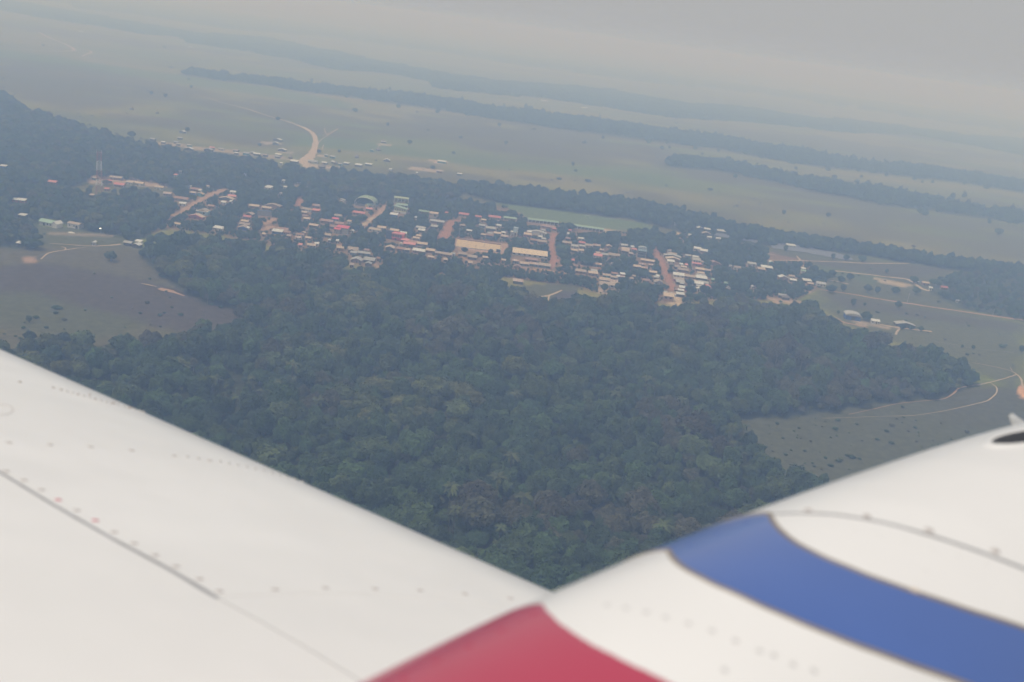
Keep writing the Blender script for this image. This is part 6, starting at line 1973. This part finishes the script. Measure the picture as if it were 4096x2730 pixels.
ASP = np.random.RandomState(8)
m_ = ~single
parts = [(Pm[m_], km[m_], sm[m_], szm[m_], rot[m_])]


def add_wood(poly, step, smin, smax, rs, kinds, check=True):
    P = fill(poly, step, rs)
    k = rs.choice(kinds, len(P))
    s = rs.uniform(smin, smax, len(P))
    sz = rs.uniform(0.8, 1.15, len(P))
    if check and len(P):
        H_ = np.array([PROTO[i][3] for i in k]) * s * sz
        R__ = np.array([PROTO[i][2] for i in k]) * s
        good = ~blocks_house(P, R__, H_)
        P, k, s, sz = P[good], k[good], s[good], sz[good]
    return P, k, s, sz, rs.rand(len(P)) * 6.283


WOODK = [0, 1, 2, 3, 3, 4, 8, 9, 9, 5, 6, 10, 11]
wood_parts = [add_wood(LEFT_WOOD, 8.5, 0.7, 1.15, rs, WOODK), add_wood(LEFT_TOWN_WOOD, 8.5, 0.6, 1.05, rs, WOODK),
              add_wood(BELT_NEAR, 8.8, 0.75, 1.2, rs, [0, 1, 2, 3, 3, 4, 9, 9, 9]), add_wood(RIGHT_WOOD, 11, 0.5, 0.95, rs, [0, 1, 2, 8, 8, 3, 6, 4])]


def not_on_road(P, margin):
    bad = np.zeros(len(P), bool)
    for V in ROAD_POLYS:
        if not len(V):
            continue
        n = len(V) // 2
        c = (V[:n, :2] + V[n:, :2]) / 2
        wd = np.hypot(*(V[:n, :2] - V[n:, :2]).T) / 2
        for j in range(n):
            bad |= ((P - c[j]) ** 2).sum(1) < (wd[j] + margin) ** 2
    return ~bad


def road_hidden(P, R, Hh):
    """crowns that would cover a street the photograph shows"""
    top, dp = project(np.stack([P[:, 0], P[:, 1], Hh], 1))
    low, _ = project(np.stack([P[:, 0], P[:, 1], Hh * 0.2], 1))
    rp = R / dp * FPX * 0.75
    bad = np.zeros(len(P), bool)
    for V in ROAD_POLYS[:12]:
        n = len(V) // 2
        cq, _ = project((V[:n] + V[n:]) / 2)
        wq = np.abs(project(V[:n])[0][:, 0] - project(V[n:])[0][:, 0]) / 2
        for j in range(n):
            bad |= (np.abs(top[:, 0] - cq[j, 0]) < rp + wq[j] * 0.6) & (cq[j, 1] > top[:, 1]) & (cq[j, 1] < low[:, 1])
    return bad


V_ = [add_wood(VILLAGE, 6.2, 0.42, 0.92, rs, [0, 1, 3, 3, 4, 8, 8, 9, 9, 10]), add_wood(VILLAGE, 5.2, 0.22, 0.45, rs, [0, 3, 8, 8, 9, 4])]
vp = []
for P, k, s, sz, r in V_:
    R__ = np.array([PROTO[i][2] for i in k]) * s
    H_ = np.array([PROTO[i][3] for i in k]) * s * sz
    good = not_on_road(P, R__.mean() * 0.5) & ~road_hidden(P, R__, H_)
    bare = np.zeros(len(P), bool)
    for g_, _c in BARE:
        bare |= inpoly(P, world_poly(g_))
    bare |= inpoly(P, world_poly(PITCH_GREEN))
    good &= ~bare
    vp.append((P[good], k[good], s[good], sz[good], r[good]))
cat_ = lambda L: [np.concatenate([l[i] for l in L]) for i in range(5)]
P, k, s, sz, r = cat_(parts)
mass('forest', P, k, s, sz, r, 'dense hazy green forest spreading from the village down to the aeroplane')
P, k, s, sz, r = cat_(wood_parts)
mass('village_woods', P, k, s, sz, r, 'dark woods and tree belt wrapping the back of the village')
P, k, s, sz, r = cat_(vp)
mass('garden_trees', P, k, s, sz, r, 'mango trees and shrubs crowding the gardens between the houses')
print('forest', len(parts[0][0]), 'woods', len(wood_parts[0][0]) + len(wood_parts[1][0]) + len(wood_parts[2][0]), 'garden', len(P))

# ---- far tree belts
LOWC = proto_collection('belt_trees', LOW)
for poly, step, lab, nm in ((BELT_A, 10.5, 'long thin gallery forest running across the middle plain', 'gallery_forest'), (BELT_B, 10.0, 'thicker gallery forest on the right, closer to the village', 'gallery_forest')):
    P = fill(poly, step, rs)
    P[:, 1] += (noise2(P[:, 0] / 130, P[:, 1] / 900, 72) - 0.5) * 90 + (noise2(P[:, 0] / 45, P[:, 1] / 300, 73) - 0.5) * 50
    P = P[noise2(P[:, 0] / 60, P[:, 1] / 60, 74) > 0.08]
    st = fill(poly, 40, rs)
    st[:, 1] += rs.normal(size=len(st)) * 90
    P = np.concatenate([P, st])
    n = len(P)
    s = rs.uniform(0.7, 1.3, n) * (0.85 + 0.35 * noise2(P[:, 0] / 90, P[:, 1] / 90, 70))
    scatter(nm, LOWC, np.concatenate([P, np.zeros((n, 1))], 1), rs.randint(0, 4, n), np.stack([s, s, s * rs.uniform(.8, 1.2, n)], 1), rs.rand(n) * 6.283, lab)
    print(nm, n)
PATC = proto_collection('canopy', PATCH)
for poly, lab in zip(FAR_BELTS, ('broad hazy woodland belt beyond the thin gallery forest', 'faint woodland belt farther off across the plain', 'faintest woodland belt close to the horizon')):
    P = fill(poly, 42, rs)
    P[:, 1] += (noise2(P[:, 0] / 300, P[:, 1] / 2500, 75) - 0.5) * 300
    e = noise2(P[:, 0] / 420, P[:, 1] / 260, 71) * 0.6 + noise2(P[:, 0] / 110, P[:, 1] / 110, 76) * 0.4
    P = P[e > 0.27]
    n = len(P)
    s = rs.uniform(0.8, 1.25, n)
    scatter('far_woodland', PATC, np.concatenate([P, np.zeros((n, 1))], 1), rs.randint(0, 4, n), np.stack([s, s, s], 1), rs.rand(n) * 6.283, lab)
    print('far', n)
# more woods towards the horizon, strips across the line of sight
P = []
for yy, n0 in ((7200, 26), (8600, 30), (10500, 34), (13000, 40), (17000, 50)):
    for j in range(n0):
        cx, cy = rs.uniform(-0.75, 0.75) * yy, yy * rs.uniform(0.92, 1.1)
        L, Wd = rs.uniform(300, 1300), rs.uniform(60, 220) * yy / 8000
        m2 = int(L * Wd / 60 ** 2)
        P.append(np.stack([cx + rs.uniform(-L, L, m2), cy + rs.uniform(-Wd, Wd, m2) + 0.12 * rs.uniform(-L, L, 1)], 1))
P = np.concatenate(P)
n = len(P)
s = rs.uniform(1.0, 1.9, n)
scatter('far_woodland', PATC, np.concatenate([P, np.zeros((n, 1))], 1), rs.randint(0, 4, n), np.stack([s, s, s * .8], 1), rs.rand(n) * 6.283, 'scattered woods fading into the haze below the horizon')
print('horizon', n)

# ---- shrubs dotted over the open grassland
P = []
Xr = rs.uniform(-1.0, 1.0, 2600)
Yr = 560 * np.exp(rs.rand(2600) * 2.1)
P = np.stack([Xr * Yr * 0.62, Yr], 1)
badp = np.zeros(len(P), bool)
for g_ in (MAIN_FOREST, LEFT_WOOD, LEFT_TOWN_WOOD, BELT_NEAR, BELT_A, BELT_B, VILLAGE, PITCH_GREEN, RIGHT_WOOD) + tuple(FAR_BELTS):
    badp |= inpoly(P, world_poly(g_))
P = P[~badp & not_on_road(P, 2)]
P = P[noise2(P[:, 0] / 120, P[:, 1] / 120, 80) > 0.42]
n = len(P)
s = rs.uniform(0.10, 0.28, n) * (1 + (rs.rand(n) < 0.06) * 1.6)
k = rs.choice([0, 3, 8, 9, 6], n)
scatter('shrubbery', MASS, np.concatenate([P, -0.9 * s[:, None]], 1), k, np.stack([s * 1.5, s * 1.5, s * .8], 1), rs.rand(n) * 6.283, 'low shrubs and bushes dotted over the open grassland')
print('shrubs', n)
fr_ = np.concatenate([fill(FIELD_RIGHT, 15, rs, 0.5), fill(F([(1730, 965), (1950, 945), (2150, 960), (2300, 985), (1950, 1090), (1860, 1110), (1790, 1060)]), 7, rs, 0.5), fill(BURN_LEFT, 36, rs, .5), fill(GREEN_LEFT, 30, rs, .5)])
fr_ = fr_[not_on_road(fr_, 1.5) & (rs.rand(len(fr_)) < 0.15)]
n = len(fr_)
s = rs.uniform(0.05, 0.15, n) * (1 + (rs.rand(n) < 0.07) * 0.7)
scatter('shrubbery', MASS, np.concatenate([fr_, -0.9 * s[:, None]], 1), rs.choice([0, 5, 8, 6], n), np.stack([s * 1.5, s * 1.5, s * .8], 1), rs.rand(n) * 6.283, 'small bushes and tussocks on the near fields')

WING_LEAD, COWL_T, COWL_R, BLADE_ANG = 1.29, 1.75, 0.50, -0.27

# ------------------------------------------------------------------ the aeroplane: wing and engine cowling, laid out in the camera's cabin frame then placed in the world
white_paint = simple_mat('white_paint', (0.825, 0.80, 0.772), 0.34, 0.07, 0.9, coat=0.3, spec=0.4)
_nt = white_paint.node_tree
_bp, _nz, _tc = _nt.nodes.new('ShaderNodeBump'), _nt.nodes.new('ShaderNodeTexNoise'), _nt.nodes.new('ShaderNodeTexCoord')
_nz.inputs['Scale'].default_value = 3.2
_nz.inputs['Detail'].default_value = 1.5
_bp.inputs['Strength'].default_value = 0.55
_bp.inputs['Distance'].default_value = 0.02      # skin panels are never quite flat
_nt.links.new(_tc.outputs['Object'], _nz.inputs['Vector'])
_nt.links.new(_nz.outputs[0], _bp.inputs['Height'])
_nt.links.new(_bp.outputs[0], _nt.nodes['Principled BSDF'].inputs['Normal'])
blue_paint = simple_mat('blue_paint', (0.062, 0.135, 0.41), 0.36, 0.12, 1.5, coat=0.5, spec=0.5)
red_paint = simple_mat('red_paint', (0.46, 0.042, 0.092), 0.4, 0.05, 3.0, coat=0.5, spec=0.5)
seam_mat = simple_mat('seam_dirt', (0.36, 0.36, 0.37), 0.8, 0.2, 14.0)
line_mat = simple_mat('pinstripe_tan', (0.28, 0.235, 0.20), 0.6, 0.15, 10.0)
rivet_mat = simple_mat('rivet_grime', (0.47, 0.425, 0.40), 0.6)
rivet_red = simple_mat('rivet_red_primer', (0.55, 0.16, 0.20), 0.6)
rivet_pale = simple_mat('rivet_white', (0.72, 0.70, 0.68), 0.5)
rivet_faint = simple_mat('rivet_faint', (0.56, 0.54, 0.525), 0.5)
rivet_blue = simple_mat('rivet_blue', (0.07, 0.11, 0.33), 0.5)
rivet_wine = simple_mat('rivet_wine', (0.40, 0.04, 0.08), 0.5)
black_mat = simple_mat('dark_opening', (0.02, 0.022, 0.03), 0.6)
prop_mat = simple_mat('propeller_grey', (0.45, 0.455, 0.46), 0.6)


def unit(v):
    v = np.asarray(v, float)
    return v / np.linalg.norm(v)


AX_A = unit((-1.374, 0.370, -1.0))          # outboard along the wing
AX_C = np.array((0.570, -0.087, -0.817))
AX_C = unit(AX_C - AX_A * (AX_C @ AX_A))    # forward
AX_U = unit(np.cross(AX_C, AX_A))           # up
if AX_U[1] < 0:
    AX_U = -AX_U


def cray(x, y):   # 2353-wide view pixel -> camera-frame ray
    X, Y = x / 0.57446, y / 0.57446
    return np.array([(X - 2048.0) / FPX, (1365.0 - Y) / FPX, -1.0])


AERO_O = CT + CR @ np.array([0.0, -0.9, -2.3])
aero = thing('aeroplane', 'white aeroplane wing and engine cowling with blue and red stripes, just below the viewer', 'aeroplane', tuple(AERO_O))


def to_local(Pc):
    return (np.asarray(Pc) @ CR.T) + CT - AERO_O


def patch(name, grid, mat, parent, smooth=True, close=False):
    """grid (n,m,3) camera frame -> mesh part"""
    n, m = grid.shape[:2]
    V = to_local(grid.reshape(-1, 3))
    a, b = np.meshgrid(np.arange(n - 1), np.arange(m - 1), indexing='ij')
    k = (a * m + b).ravel()
    me = np_mesh(name, V, np.stack([k, k + m, k + m + 1, k + 1], 1), mat, smooth)
    return link(name, me, parent)


# ---- wing: aerofoil section (s forward, z up) swept along AX_A
WS = 2.2 * cray(500, 1376)                   # a point on the flap seam
LEAD, NOSE = WING_LEAD, 0.17


def prof(s):
    """upper surface height at chord position s (0 at the seam, forward positive)"""
    s = np.asarray(s, float)
    t = np.clip((s + 1.2) / (LEAD + 1.2), 0, 1)
    front = -NOSE * (1 - np.sqrt(np.maximum(0, 1 - np.clip((s - (LEAD - 0.42)) / 0.42, 0, 1) ** 2.2)))
    return front - 0.05 * np.minimum(s, 0) ** 2 - 0.02 * np.maximum(s, 0) ** 2


sec = [(s, prof(s)) for s in np.linspace(-1.25, LEAD - 0.42, 24)]
for a_ in np.linspace(0, math.pi / 2, 40)[1:]:
    s = LEAD - 0.42 + 0.42 * math.sin(a_)
    sec.append((s, float(prof(s))))
z_nose = sec[-1][1]
for a_ in np.linspace(0, 1, 14)[1:]:
    sec.append((LEAD - a_ * (LEAD + 1.25), z_nose - 0.13 * math.sqrt(a_) * (1 - a_) * 1.6 - a_ * 0.005 + (sec[0][1] - z_nose - 0.02) * a_))
sec = np.array(sec)
qs = np.concatenate([np.linspace(-2.6, 2.0, 24), np.linspace(2.2, 6.0, 12)])
grid = WS + qs[:, None, None] * AX_A + sec[None, :, 0, None] * AX_C + sec[None, :, 1, None] * AX_U
wing = patch('wing', grid, white_paint, aero)


def wing_hit(x, y):
    d = cray(x, y)
    t = np.linspace(1.0, 6.0, 4000)
    P = t[:, None] * d - WS
    s, z = P @ AX_C, P @ AX_U
    g = z - prof(s)
    g[(s > LEAD) | (s < -1.2)] = 1
    i = np.argmax(g < 0)
    if g[i] >= 0:
        return None
    return P[i] @ AX_A, s[i]


def wing_pt(q, s, h=0.0):
    e = 1e-3
    n = np.array([-(prof(s + e) - prof(s - e)) / (2 * e), 1.0])
    n /= np.linalg.norm(n)
    return WS + q * AX_A + (s + n[0] * h) * AX_C + (prof(s) + n[1] * h) * AX_U


def resample(P, n):
    P = np.asarray(P, float)
    seg = np.linalg.norm(np.diff(P, axis=0), axis=1)
    s = np.concatenate([[0], np.cumsum(seg)])
    t = np.linspace(0, s[-1], n)
    return np.stack([np.interp(t, s, P[:, k]) for k in range(P.shape[1])], 1)


def smooth_line(P, it=3):
    P = P.copy()
    for _ in range(it):
        P[1:-1] = (P[:-2] + 2 * P[1:-1] + P[2:]) / 4
    return P


def ribbon(name, qs_, ptf, width, h, mat, parent):
    """thin raised strip along surface coordinates; width a number or per point"""
    C = np.array([ptf(a, b, h) for a, b in qs_])
    tng = np.gradient(C, axis=0)
    N = np.array([ptf(a, b, h + 0.01) for a, b in qs_]) - C
    side = np.cross(tng, N)
    side /= np.linalg.norm(side, axis=1)[:, None] + 1e-12
    wd = np.asarray(width, float)
    wd = np.full(len(C), float(wd)) if wd.ndim == 0 else wd
    lo = np.array([ptf(a, b, -0.002) for a, b in qs_])
    g = np.stack([lo - side * (wd / 2)[:, None], C - side * (wd / 2 * 0.8)[:, None], C + side * (wd / 2 * 0.8)[:, None], lo + side * (wd / 2)[:, None]], 1)
    return patch(name, g, mat, parent)


def heads(name, pts, ptf, r, h, mats, parent, mi=None, stretch=1.0):
    """row of low round fastener heads in one mesh"""
    V, Fa, M = [], [], []
    for k, (a, b) in enumerate(pts):
        c0 = ptf(a, b, 0.0)
        up = unit(ptf(a, b, 0.01) - c0)
        t1 = unit(np.cross(up, (0.3, 1, 0.2)))
        t2 = np.cross(up, t1)
        o = len(V)
        for rr_, hh in ((r, -0.001), (r * 0.75, h * 0.8), (r * 0.3, h)):
            for j in range(10):
                an = 2 * math.pi * j / 10
                V.append(c0 + up * hh + rr_ * (t1 * math.cos(an) * stretch + t2 * math.sin(an)))
        for ring in (0, 1):
            for j in range(10):
                j2 = (j + 1) % 10
                Fa.append((o + ring * 10 + j, o + ring * 10 + j2, o + ring * 10 + 10 + j2, o + ring * 10 + 10 + j))
                M.append(mi[k] if mi else 0)
        Fa.append(tuple(o + 20 + j for j in range(10)))
        M.append(mi[k] if mi else 0)
    me = bpy.data.meshes.new(name)
    me.from_pydata([tuple(p) for p in to_local(np.array(V))], [], Fa)
    for m in (mats if isinstance(mats, list) else [mats]):
        me.materials.append(m)
    me.polygons.foreach_set('material_index', M)
    me.polygons.foreach_set('use_smooth', [True] * len(Fa))
    return link(name, me, parent)


def fasteners(pts, ptf, r, h, mats, parent, stretch=1.0):
    for k, p_ in enumerate(pts):
        heads('fastener', [p_], ptf, r, h, mats[k] if isinstance(mats, list) else mats, parent, None, stretch)


def wing_curve(pts, n, sm=3):
    h_ = [wing_hit(x, y) for x, y in pts]
    h_ = [p for p in h_ if p is not None]
    return smooth_line(resample(h_, n), sm)


seam_dark = wing_curve([(-40, 1064), (0, 1087), (120, 1160), (250, 1235), (380, 1305), (500, 1376)], 60)
ribbon('flap_seam', seam_dark, wing_pt, np.interp(np.linspace(0, 1, 60), [0, .5, .88, .94, 1], [.011, .012, .013, .017, .011]), 0.002, seam_mat, wing)
seam_pale = wing_curve([(500, 1376), (590, 1425), (700, 1488), (830, 1568), (900, 1612)], 50)
ribbon('panel_seam', seam_pale, wing_pt, 0.0065, 0.0012, simple_mat('seam_pale', (0.55, 0.54, 0.53), 0.7), wing)
seam_c = wing_curve([(505, 1372), (630, 1366), (750, 1364), (860, 1366), (960, 1372), (1060, 1384), (1170, 1398)], 60)
ribbon('panel_seam', seam_c, wing_pt, 0.0035, 0.0008, rivet_pale, wing)
row1 = [(45, 879), (122, 892), (205, 908), (262, 928), (300, 938), (330, 948), (352, 957)]
row1 += [(x, 893 + (x - 125) * 0.27) for x in range(140, 352, 13)]
row2 = [(20, 1018), (115, 1023), (208, 1028), (302, 1036), (400, 1048), (482, 1059)]
row2b = [(430, 1051), (455, 1055), (505, 1062), (525, 1066), (545, 1070), (565, 1074), (585, 1079), (604, 1083), (622, 1088), (640, 1093), (658, 1098), (676, 1103), (694, 1109), (712, 1115), (730, 1121), (748, 1128), (764, 1134)]
row3 = [(632, 1356), (748, 1352), (862, 1354), (965, 1358), (1068, 1366), (1172, 1376)]
rowS = [(14, 1084), (55, 1105), (95, 1127), (134, 1150), (176, 1174), (219, 1197), (262, 1224), (308, 1250), (356, 1277), (404, 1303), (458, 1332), (504, 1360)]


def whits(pts):
    r = [wing_hit(x, y) for x, y in pts]
    return [p for p in r if p is not None]


heads('rivet_line', whits(row1), wing_pt, 0.0070, 0.006, [rivet_faint, rivet_mat], wing, ([1] * 7 + [0, 0, 1] * 20)[:len(whits(row1))])
fasteners(whits(row2), wing_pt, 0.0070, 0.003, rivet_mat, wing, 1.6)
heads('rivet_line', whits(row2b), wing_pt, 0.0068, 0.006, rivet_faint, wing)
fasteners(whits(row3), wing_pt, 0.0068, 0.002, rivet_mat, wing, 1.7)
fasteners(whits(rowS), wing_pt, 0.0062, 0.003, [rivet_red if k in (3, 5) else rivet_mat for k in range(12)], wing, 1.7)
heads('rivet_line', whits([(45, 1405), (310, 1330), (350, 1345), (560, 1390), (640, 1465), (200, 1470)]), wing_pt, 0.005, 0.001, rivet_pale, wing)
mk = [wing_hit(4 + 26 * math.cos(a), 942 + 12 * math.sin(a)) for a in np.linspace(0, 6.3, 40)]
ribbon('access_panel', np.array([p for p in mk if p is not None]), wing_pt, 0.003, 0.0008, rivet_mat, wing)

# ---- engine cowling: a body of revolution-like nacelle whose axis runs forward
SIL = [(600, 1690), (720, 1632), (845, 1568), (1000, 1492), (1150, 1420), (1280, 1357), (1400, 1307), (1540, 1250), (1650, 1208), (1770, 1165), (1890, 1121), (2000, 1080), (2130, 1036), (2250, 1000), (2353, 972)]
G_AX = unit(np.array((0.74, 0.03, -0.67)))          # the cowling toes slightly inboard
p0 = COWL_T * cray(1280, 1357)
side_ = unit(np.cross(cray(1280, 1357), G_AX))
if side_[1] > 0:
    side_ = -side_
G_O = p0 + side_ * COWL_R
us, rs_ = [], []
for x, y in SIL:
    d = unit(cray(x, y))
    nrm = np.cross(d, G_AX)
    nl = np.linalg.norm(nrm)
    dist = abs((G_O) @ nrm / nl)
    # closest approach parameter along the axis
    b_ = d @ G_AX
    w0 = -G_O
    t_ = (b_ * (w0 @ d) - (w0 @ G_AX)) / (b_ * b_ - 1)
    us.append(-t_ if False else t_)
    rs_.append(dist)
us, rs_ = np.array(us), np.array(rs_)
# closest point on axis: solve directly
us = []
for x, y in SIL:
    d = unit(cray(x, y))
    A_ = np.array([[1, -(G_AX @ d)], [-(G_AX @ d), 1]])
    bb = np.array([-(G_O @ G_AX), G_O @ d])
    us.append(np.linalg.solve(A_, bb)[0])
us = np.array(us)
order = np.argsort(us)
us, rs_ = us[order], rs_[order]
pf = np.polyfit(us, rs_, 4)
U0, U1 = us[0], us[-1]


def rad_(u):
    u = np.asarray(u, float)
    uc = np.clip(u, U0, U1)
    r = np.polyval(pf, uc)
    r = np.where(u > U1, np.polyval(pf, U1) - 0.25 * (u - U1) - 0.5 * (u - U1) ** 2, r)
    r = np.where(u < U0, np.polyval(pf, U0) - 0.1 * (U0 - u) ** 2, r)
    return np.maximum(r, 0.05)


print('COWL u', us.round(2), 'r', rs_.round(3))
E1 = -side_ - G_AX * (-side_ @ G_AX)
E1 = unit(E1)
E2 = np.cross(G_AX, E1)


def cowl_pt(u, v, h=0.0):
    r = float(rad_(u)) + h
    return G_O + u * G_AX + r * (math.cos(v) * E1 + math.sin(v) * E2)


def cowl_hit(x, y):
    d = cray(x, y)
    t = np.linspace(0.5, 4.0, 6000)
    P = t[:, None] * d - G_O
    u = P @ G_AX
    e1, e2 = P @ E1, P @ E2
    g = np.hypot(e1, e2) - rad_(u)
    i = np.argmax(g < 0)
    if g[i] >= 0:
        return None
    return u[i], math.atan2(e2[i], e1[i])


ug = np.linspace(U0 - 0.9, U1 + 0.35, 90)
vg = np.linspace(-math.pi, math.pi, 121)
grid = np.array([[cowl_pt(u, v) for v in vg] for u in ug])
cowl = patch('engine_cowling', grid, white_paint, aero)


def cowl_curve(pts, n, over=0.55, tail=0.3):
    """pixel line on the cowling -> (u, v); continued over the far side (over) and past the frame (tail)"""
    h_ = [cowl_hit(x, y) for x, y in pts]
    h_ = np.array([p for p in h_ if p is not None])
    c = smooth_line(resample(h_, n), 4)
    d0 = c[0] - c[3]
    d0 /= abs(d0[1]) + 1e-9
    k = np.linspace(1, 0, 14)[:-1, None]
    pre = c[0] + np.stack([d0[0] * 0.12 * over * (1 - (1 - k[:, 0]) ** 2), np.sign(d0[1]) * over * k[:, 0]], 1)
    d1 = unit(c[-1] - c[-5])
    post = c[-1] + d1 * np.linspace(0, tail, 8)[1:, None]
    return np.concatenate([pre, c, post])


blue_a = cowl_curve([(1768, 1180), (1772, 1192), (1785, 1212), (1808, 1234), (1840, 1256), (1900, 1286), (2000, 1327), (2100, 1362), (2225, 1404), (2353, 1444)], 60)
blue_b = cowl_curve([(1536, 1264), (1541, 1278), (1556, 1295), (1580, 1312), (1640, 1344), (1750, 1394), (1850, 1437), (1960, 1481), (2100, 1532), (2200, 1566)], 60)
red_a = cowl_curve([(1253, 1384), (1262, 1400), (1290, 1428), (1330, 1456), (1370, 1481), (1450, 1521), (1545, 1566)], 60, tail=0.6)
red_b = cowl_curve([(735, 1640), (745, 1660), (770, 1690), (810, 1720), (870, 1755), (980, 1806)], 60, tail=0.6) if cowl_hit(770, 1690) else red_a + np.array([-0.25, 0.0])


def band(name, A, B, mat, h=0.0012, m=26):
    A, B = resample(A, 110), resample(B, 110)
    w_ = np.linspace(0, 1, m)
    g = np.array([[cowl_pt(*(a * (1 - k) + b * k), h if 0 < k < 1 else -0.001) for k in w_] for a, b in zip(A, B)])
    return patch(name, g, mat, cowl)


tag(band('stripe', blue_a, blue_b, blue_paint), 'broad blue stripe round the cowling')
tag(band('stripe', red_a, red_b, red_paint), 'broad red stripe low on the cowling')
for c_ in (blue_a, blue_b):
    ribbon('pinstripe', resample(c_, 120), cowl_pt, 0.0110, 0.0022, line_mat, cowl)
seam1 = cowl_curve([(1778, 1183), (1850, 1181), (1920, 1184), (1985, 1194), (2050, 1207), (2100, 1221), (2200, 1252), (2290, 1284), (2353, 1308)], 60, over=0.3)
ribbon('cowl_seam', resample(seam1, 120), cowl_pt, 0.0100, 0.002, seam_mat, cowl)


def chits(pts):
    r = [cowl_hit(x, y) for x, y in pts]
    return [p for p in r if p is not None]


fasteners(chits([(1857, 1174), (1992, 1188), (2135, 1220), (2287, 1268)]), cowl_pt, 0.0085, 0.004, rivet_mat, cowl, 1.2)
fasteners(chits([(1583, 1255), (1652, 1227), (1716, 1202)]), cowl_pt, 0.0075, 0.002, rivet_blue, cowl, 1.2)
fasteners(chits([(1229, 1411), (1154, 1448), (1078, 1485), (1005, 1521), (930, 1558)]), cowl_pt, 0.0075, 0.002, rivet_wine, cowl, 1.2)
heads('rivet_line', chits([(1395, 1391), (1438, 1398), (1485, 1407), (1530, 1419), (1582, 1433), (1636, 1450), (1690, 1473), (1745, 1496), (1778, 1506), (1822, 1527), (1665, 1540), (1870, 1542)]), cowl_pt, 0.006, 0.001, rivet_faint, cowl)
heads('rivet_line', chits([(1905, 1211), (1960, 1218), (2018, 1229), (2075, 1243), (2140, 1262), (2200, 1278), (2265, 1297), (2125, 1312)]), cowl_pt, 0.0055, 0.001, rivet_pale, cowl)
fasteners(chits([(1953, 1426), (2028, 1388)]), cowl_pt, 0.007, 0.001, simple_mat('chipped_blue', (0.16, 0.21, 0.45), 0.6), cowl)
heads('paint_chip', chits([(2102, 1359)]), cowl_pt, 0.008, 0.003, simple_mat('chipped_tan', (0.62, 0.52, 0.42), 0.6), cowl, stretch=1.5)

# ---- air scoop on the cowling's crest and a propeller blade ahead of it
sc_ = cowl_hit(2348, 1006)
if sc_:
    u_s, v_s = sc_
    rim_g, hole_g = [], []
    for k in np.linspace(0, 2 * math.pi, 41):
        du, dv = math.cos(k), math.sin(k)
        rim_g.append([cowl_pt(u_s + 0.17 * du * f_, v_s + 0.10 * dv * f_, h_) for f_, h_ in ((1.2, -0.002), (1.06, 0.006), (0.96, 0.007), (0.86, 0.003))])
        hole_g.append([cowl_pt(u_s + 0.17 * du * f_, v_s + 0.10 * dv * f_, h_) for f_, h_ in ((0.9, 0.002), (0.75, 0.003), (0.4, 0.0035), (0.001, 0.0035))])
    sco = patch('air_scoop', np.array(rim_g), white_paint, cowl)
    hole = patch('scoop_opening', np.array(hole_g), black_mat, aero)
    hole.parent = cowl
print('SCOOP', sc_)
hub_c = G_O + (U1 + 0.42) * G_AX
sp = []
for u in np.linspace(0, 1, 16):
    rr_ = 0.17 * math.sqrt(max(0.0, 1 - u ** 2)) + 0.0005
    sp.append([hub_c + G_AX * (0.34 * u - 0.02) + rr_ * (math.cos(v) * E1 + math.sin(v) * E2) for v in np.linspace(0, 2 * math.pi, 33)])
spin = patch('spinner', np.array(sp), white_paint, aero)
for kb in range(3):
    th = BLADE_ANG + kb * 2 * math.pi / 3
    rd = math.cos(th) * E1 + math.sin(th) * E2
    tn = np.cross(G_AX, rd)
    bl = []
    for t_ in np.linspace(0, 1, 24):
        r_ = 0.12 + 0.575 * t_
        ch = 0.09 + 0.04 * math.sin(t_ * math.pi) - 0.075 * t_ ** 4
        tw = R_(58 - 38 * t_)
        cd = tn * math.cos(tw) + G_AX * math.sin(tw)
        nd = np.cross(cd, rd)
        th_ = 0.03 * (1 - 0.75 * t_)
        ringp = [hub_c + G_AX * 0.1 + rd * r_ + cd * ch / 2 * math.cos(a) + nd * th_ / 2 * math.sin(a) for a in np.linspace(0, 2 * math.pi, 21)]
        bl.append(ringp)
    tip = np.array(bl[-1])
    bl.append([p * 0.02 + tip.mean(0) * 0.98 for p in tip])
    patch('propeller_blade', np.array(bl), prop_mat, spin)

# ------------------------------------------------------------------ haze: one closed box round everything
hz = MB().box(-46000, 46000, -46000, 46000, -1.0, 250.0)
hm, hnt, hb = new_mat('smoky_air')
hnt.nodes.remove(hb)
hv = hnt.nodes.new('ShaderNodeVolumePrincipled')
hv.inputs['Color'].default_value = HAZE_COL
hv.inputs['Absorption Color'].default_value = (0.96, 0.92, 0.87, 1)
hv.inputs['Density'].default_value = HAZE_DENS
hv.inputs['Anisotropy'].default_value = 0.0
hnt.links.new(hv.outputs[0], hnt.nodes['Material Output'].inputs['Volume'])
haze = hz.build('haze', hm)
tag(haze, kind='stuff', label='thin blue-grey smoke haze over the whole plain', cat='haze')
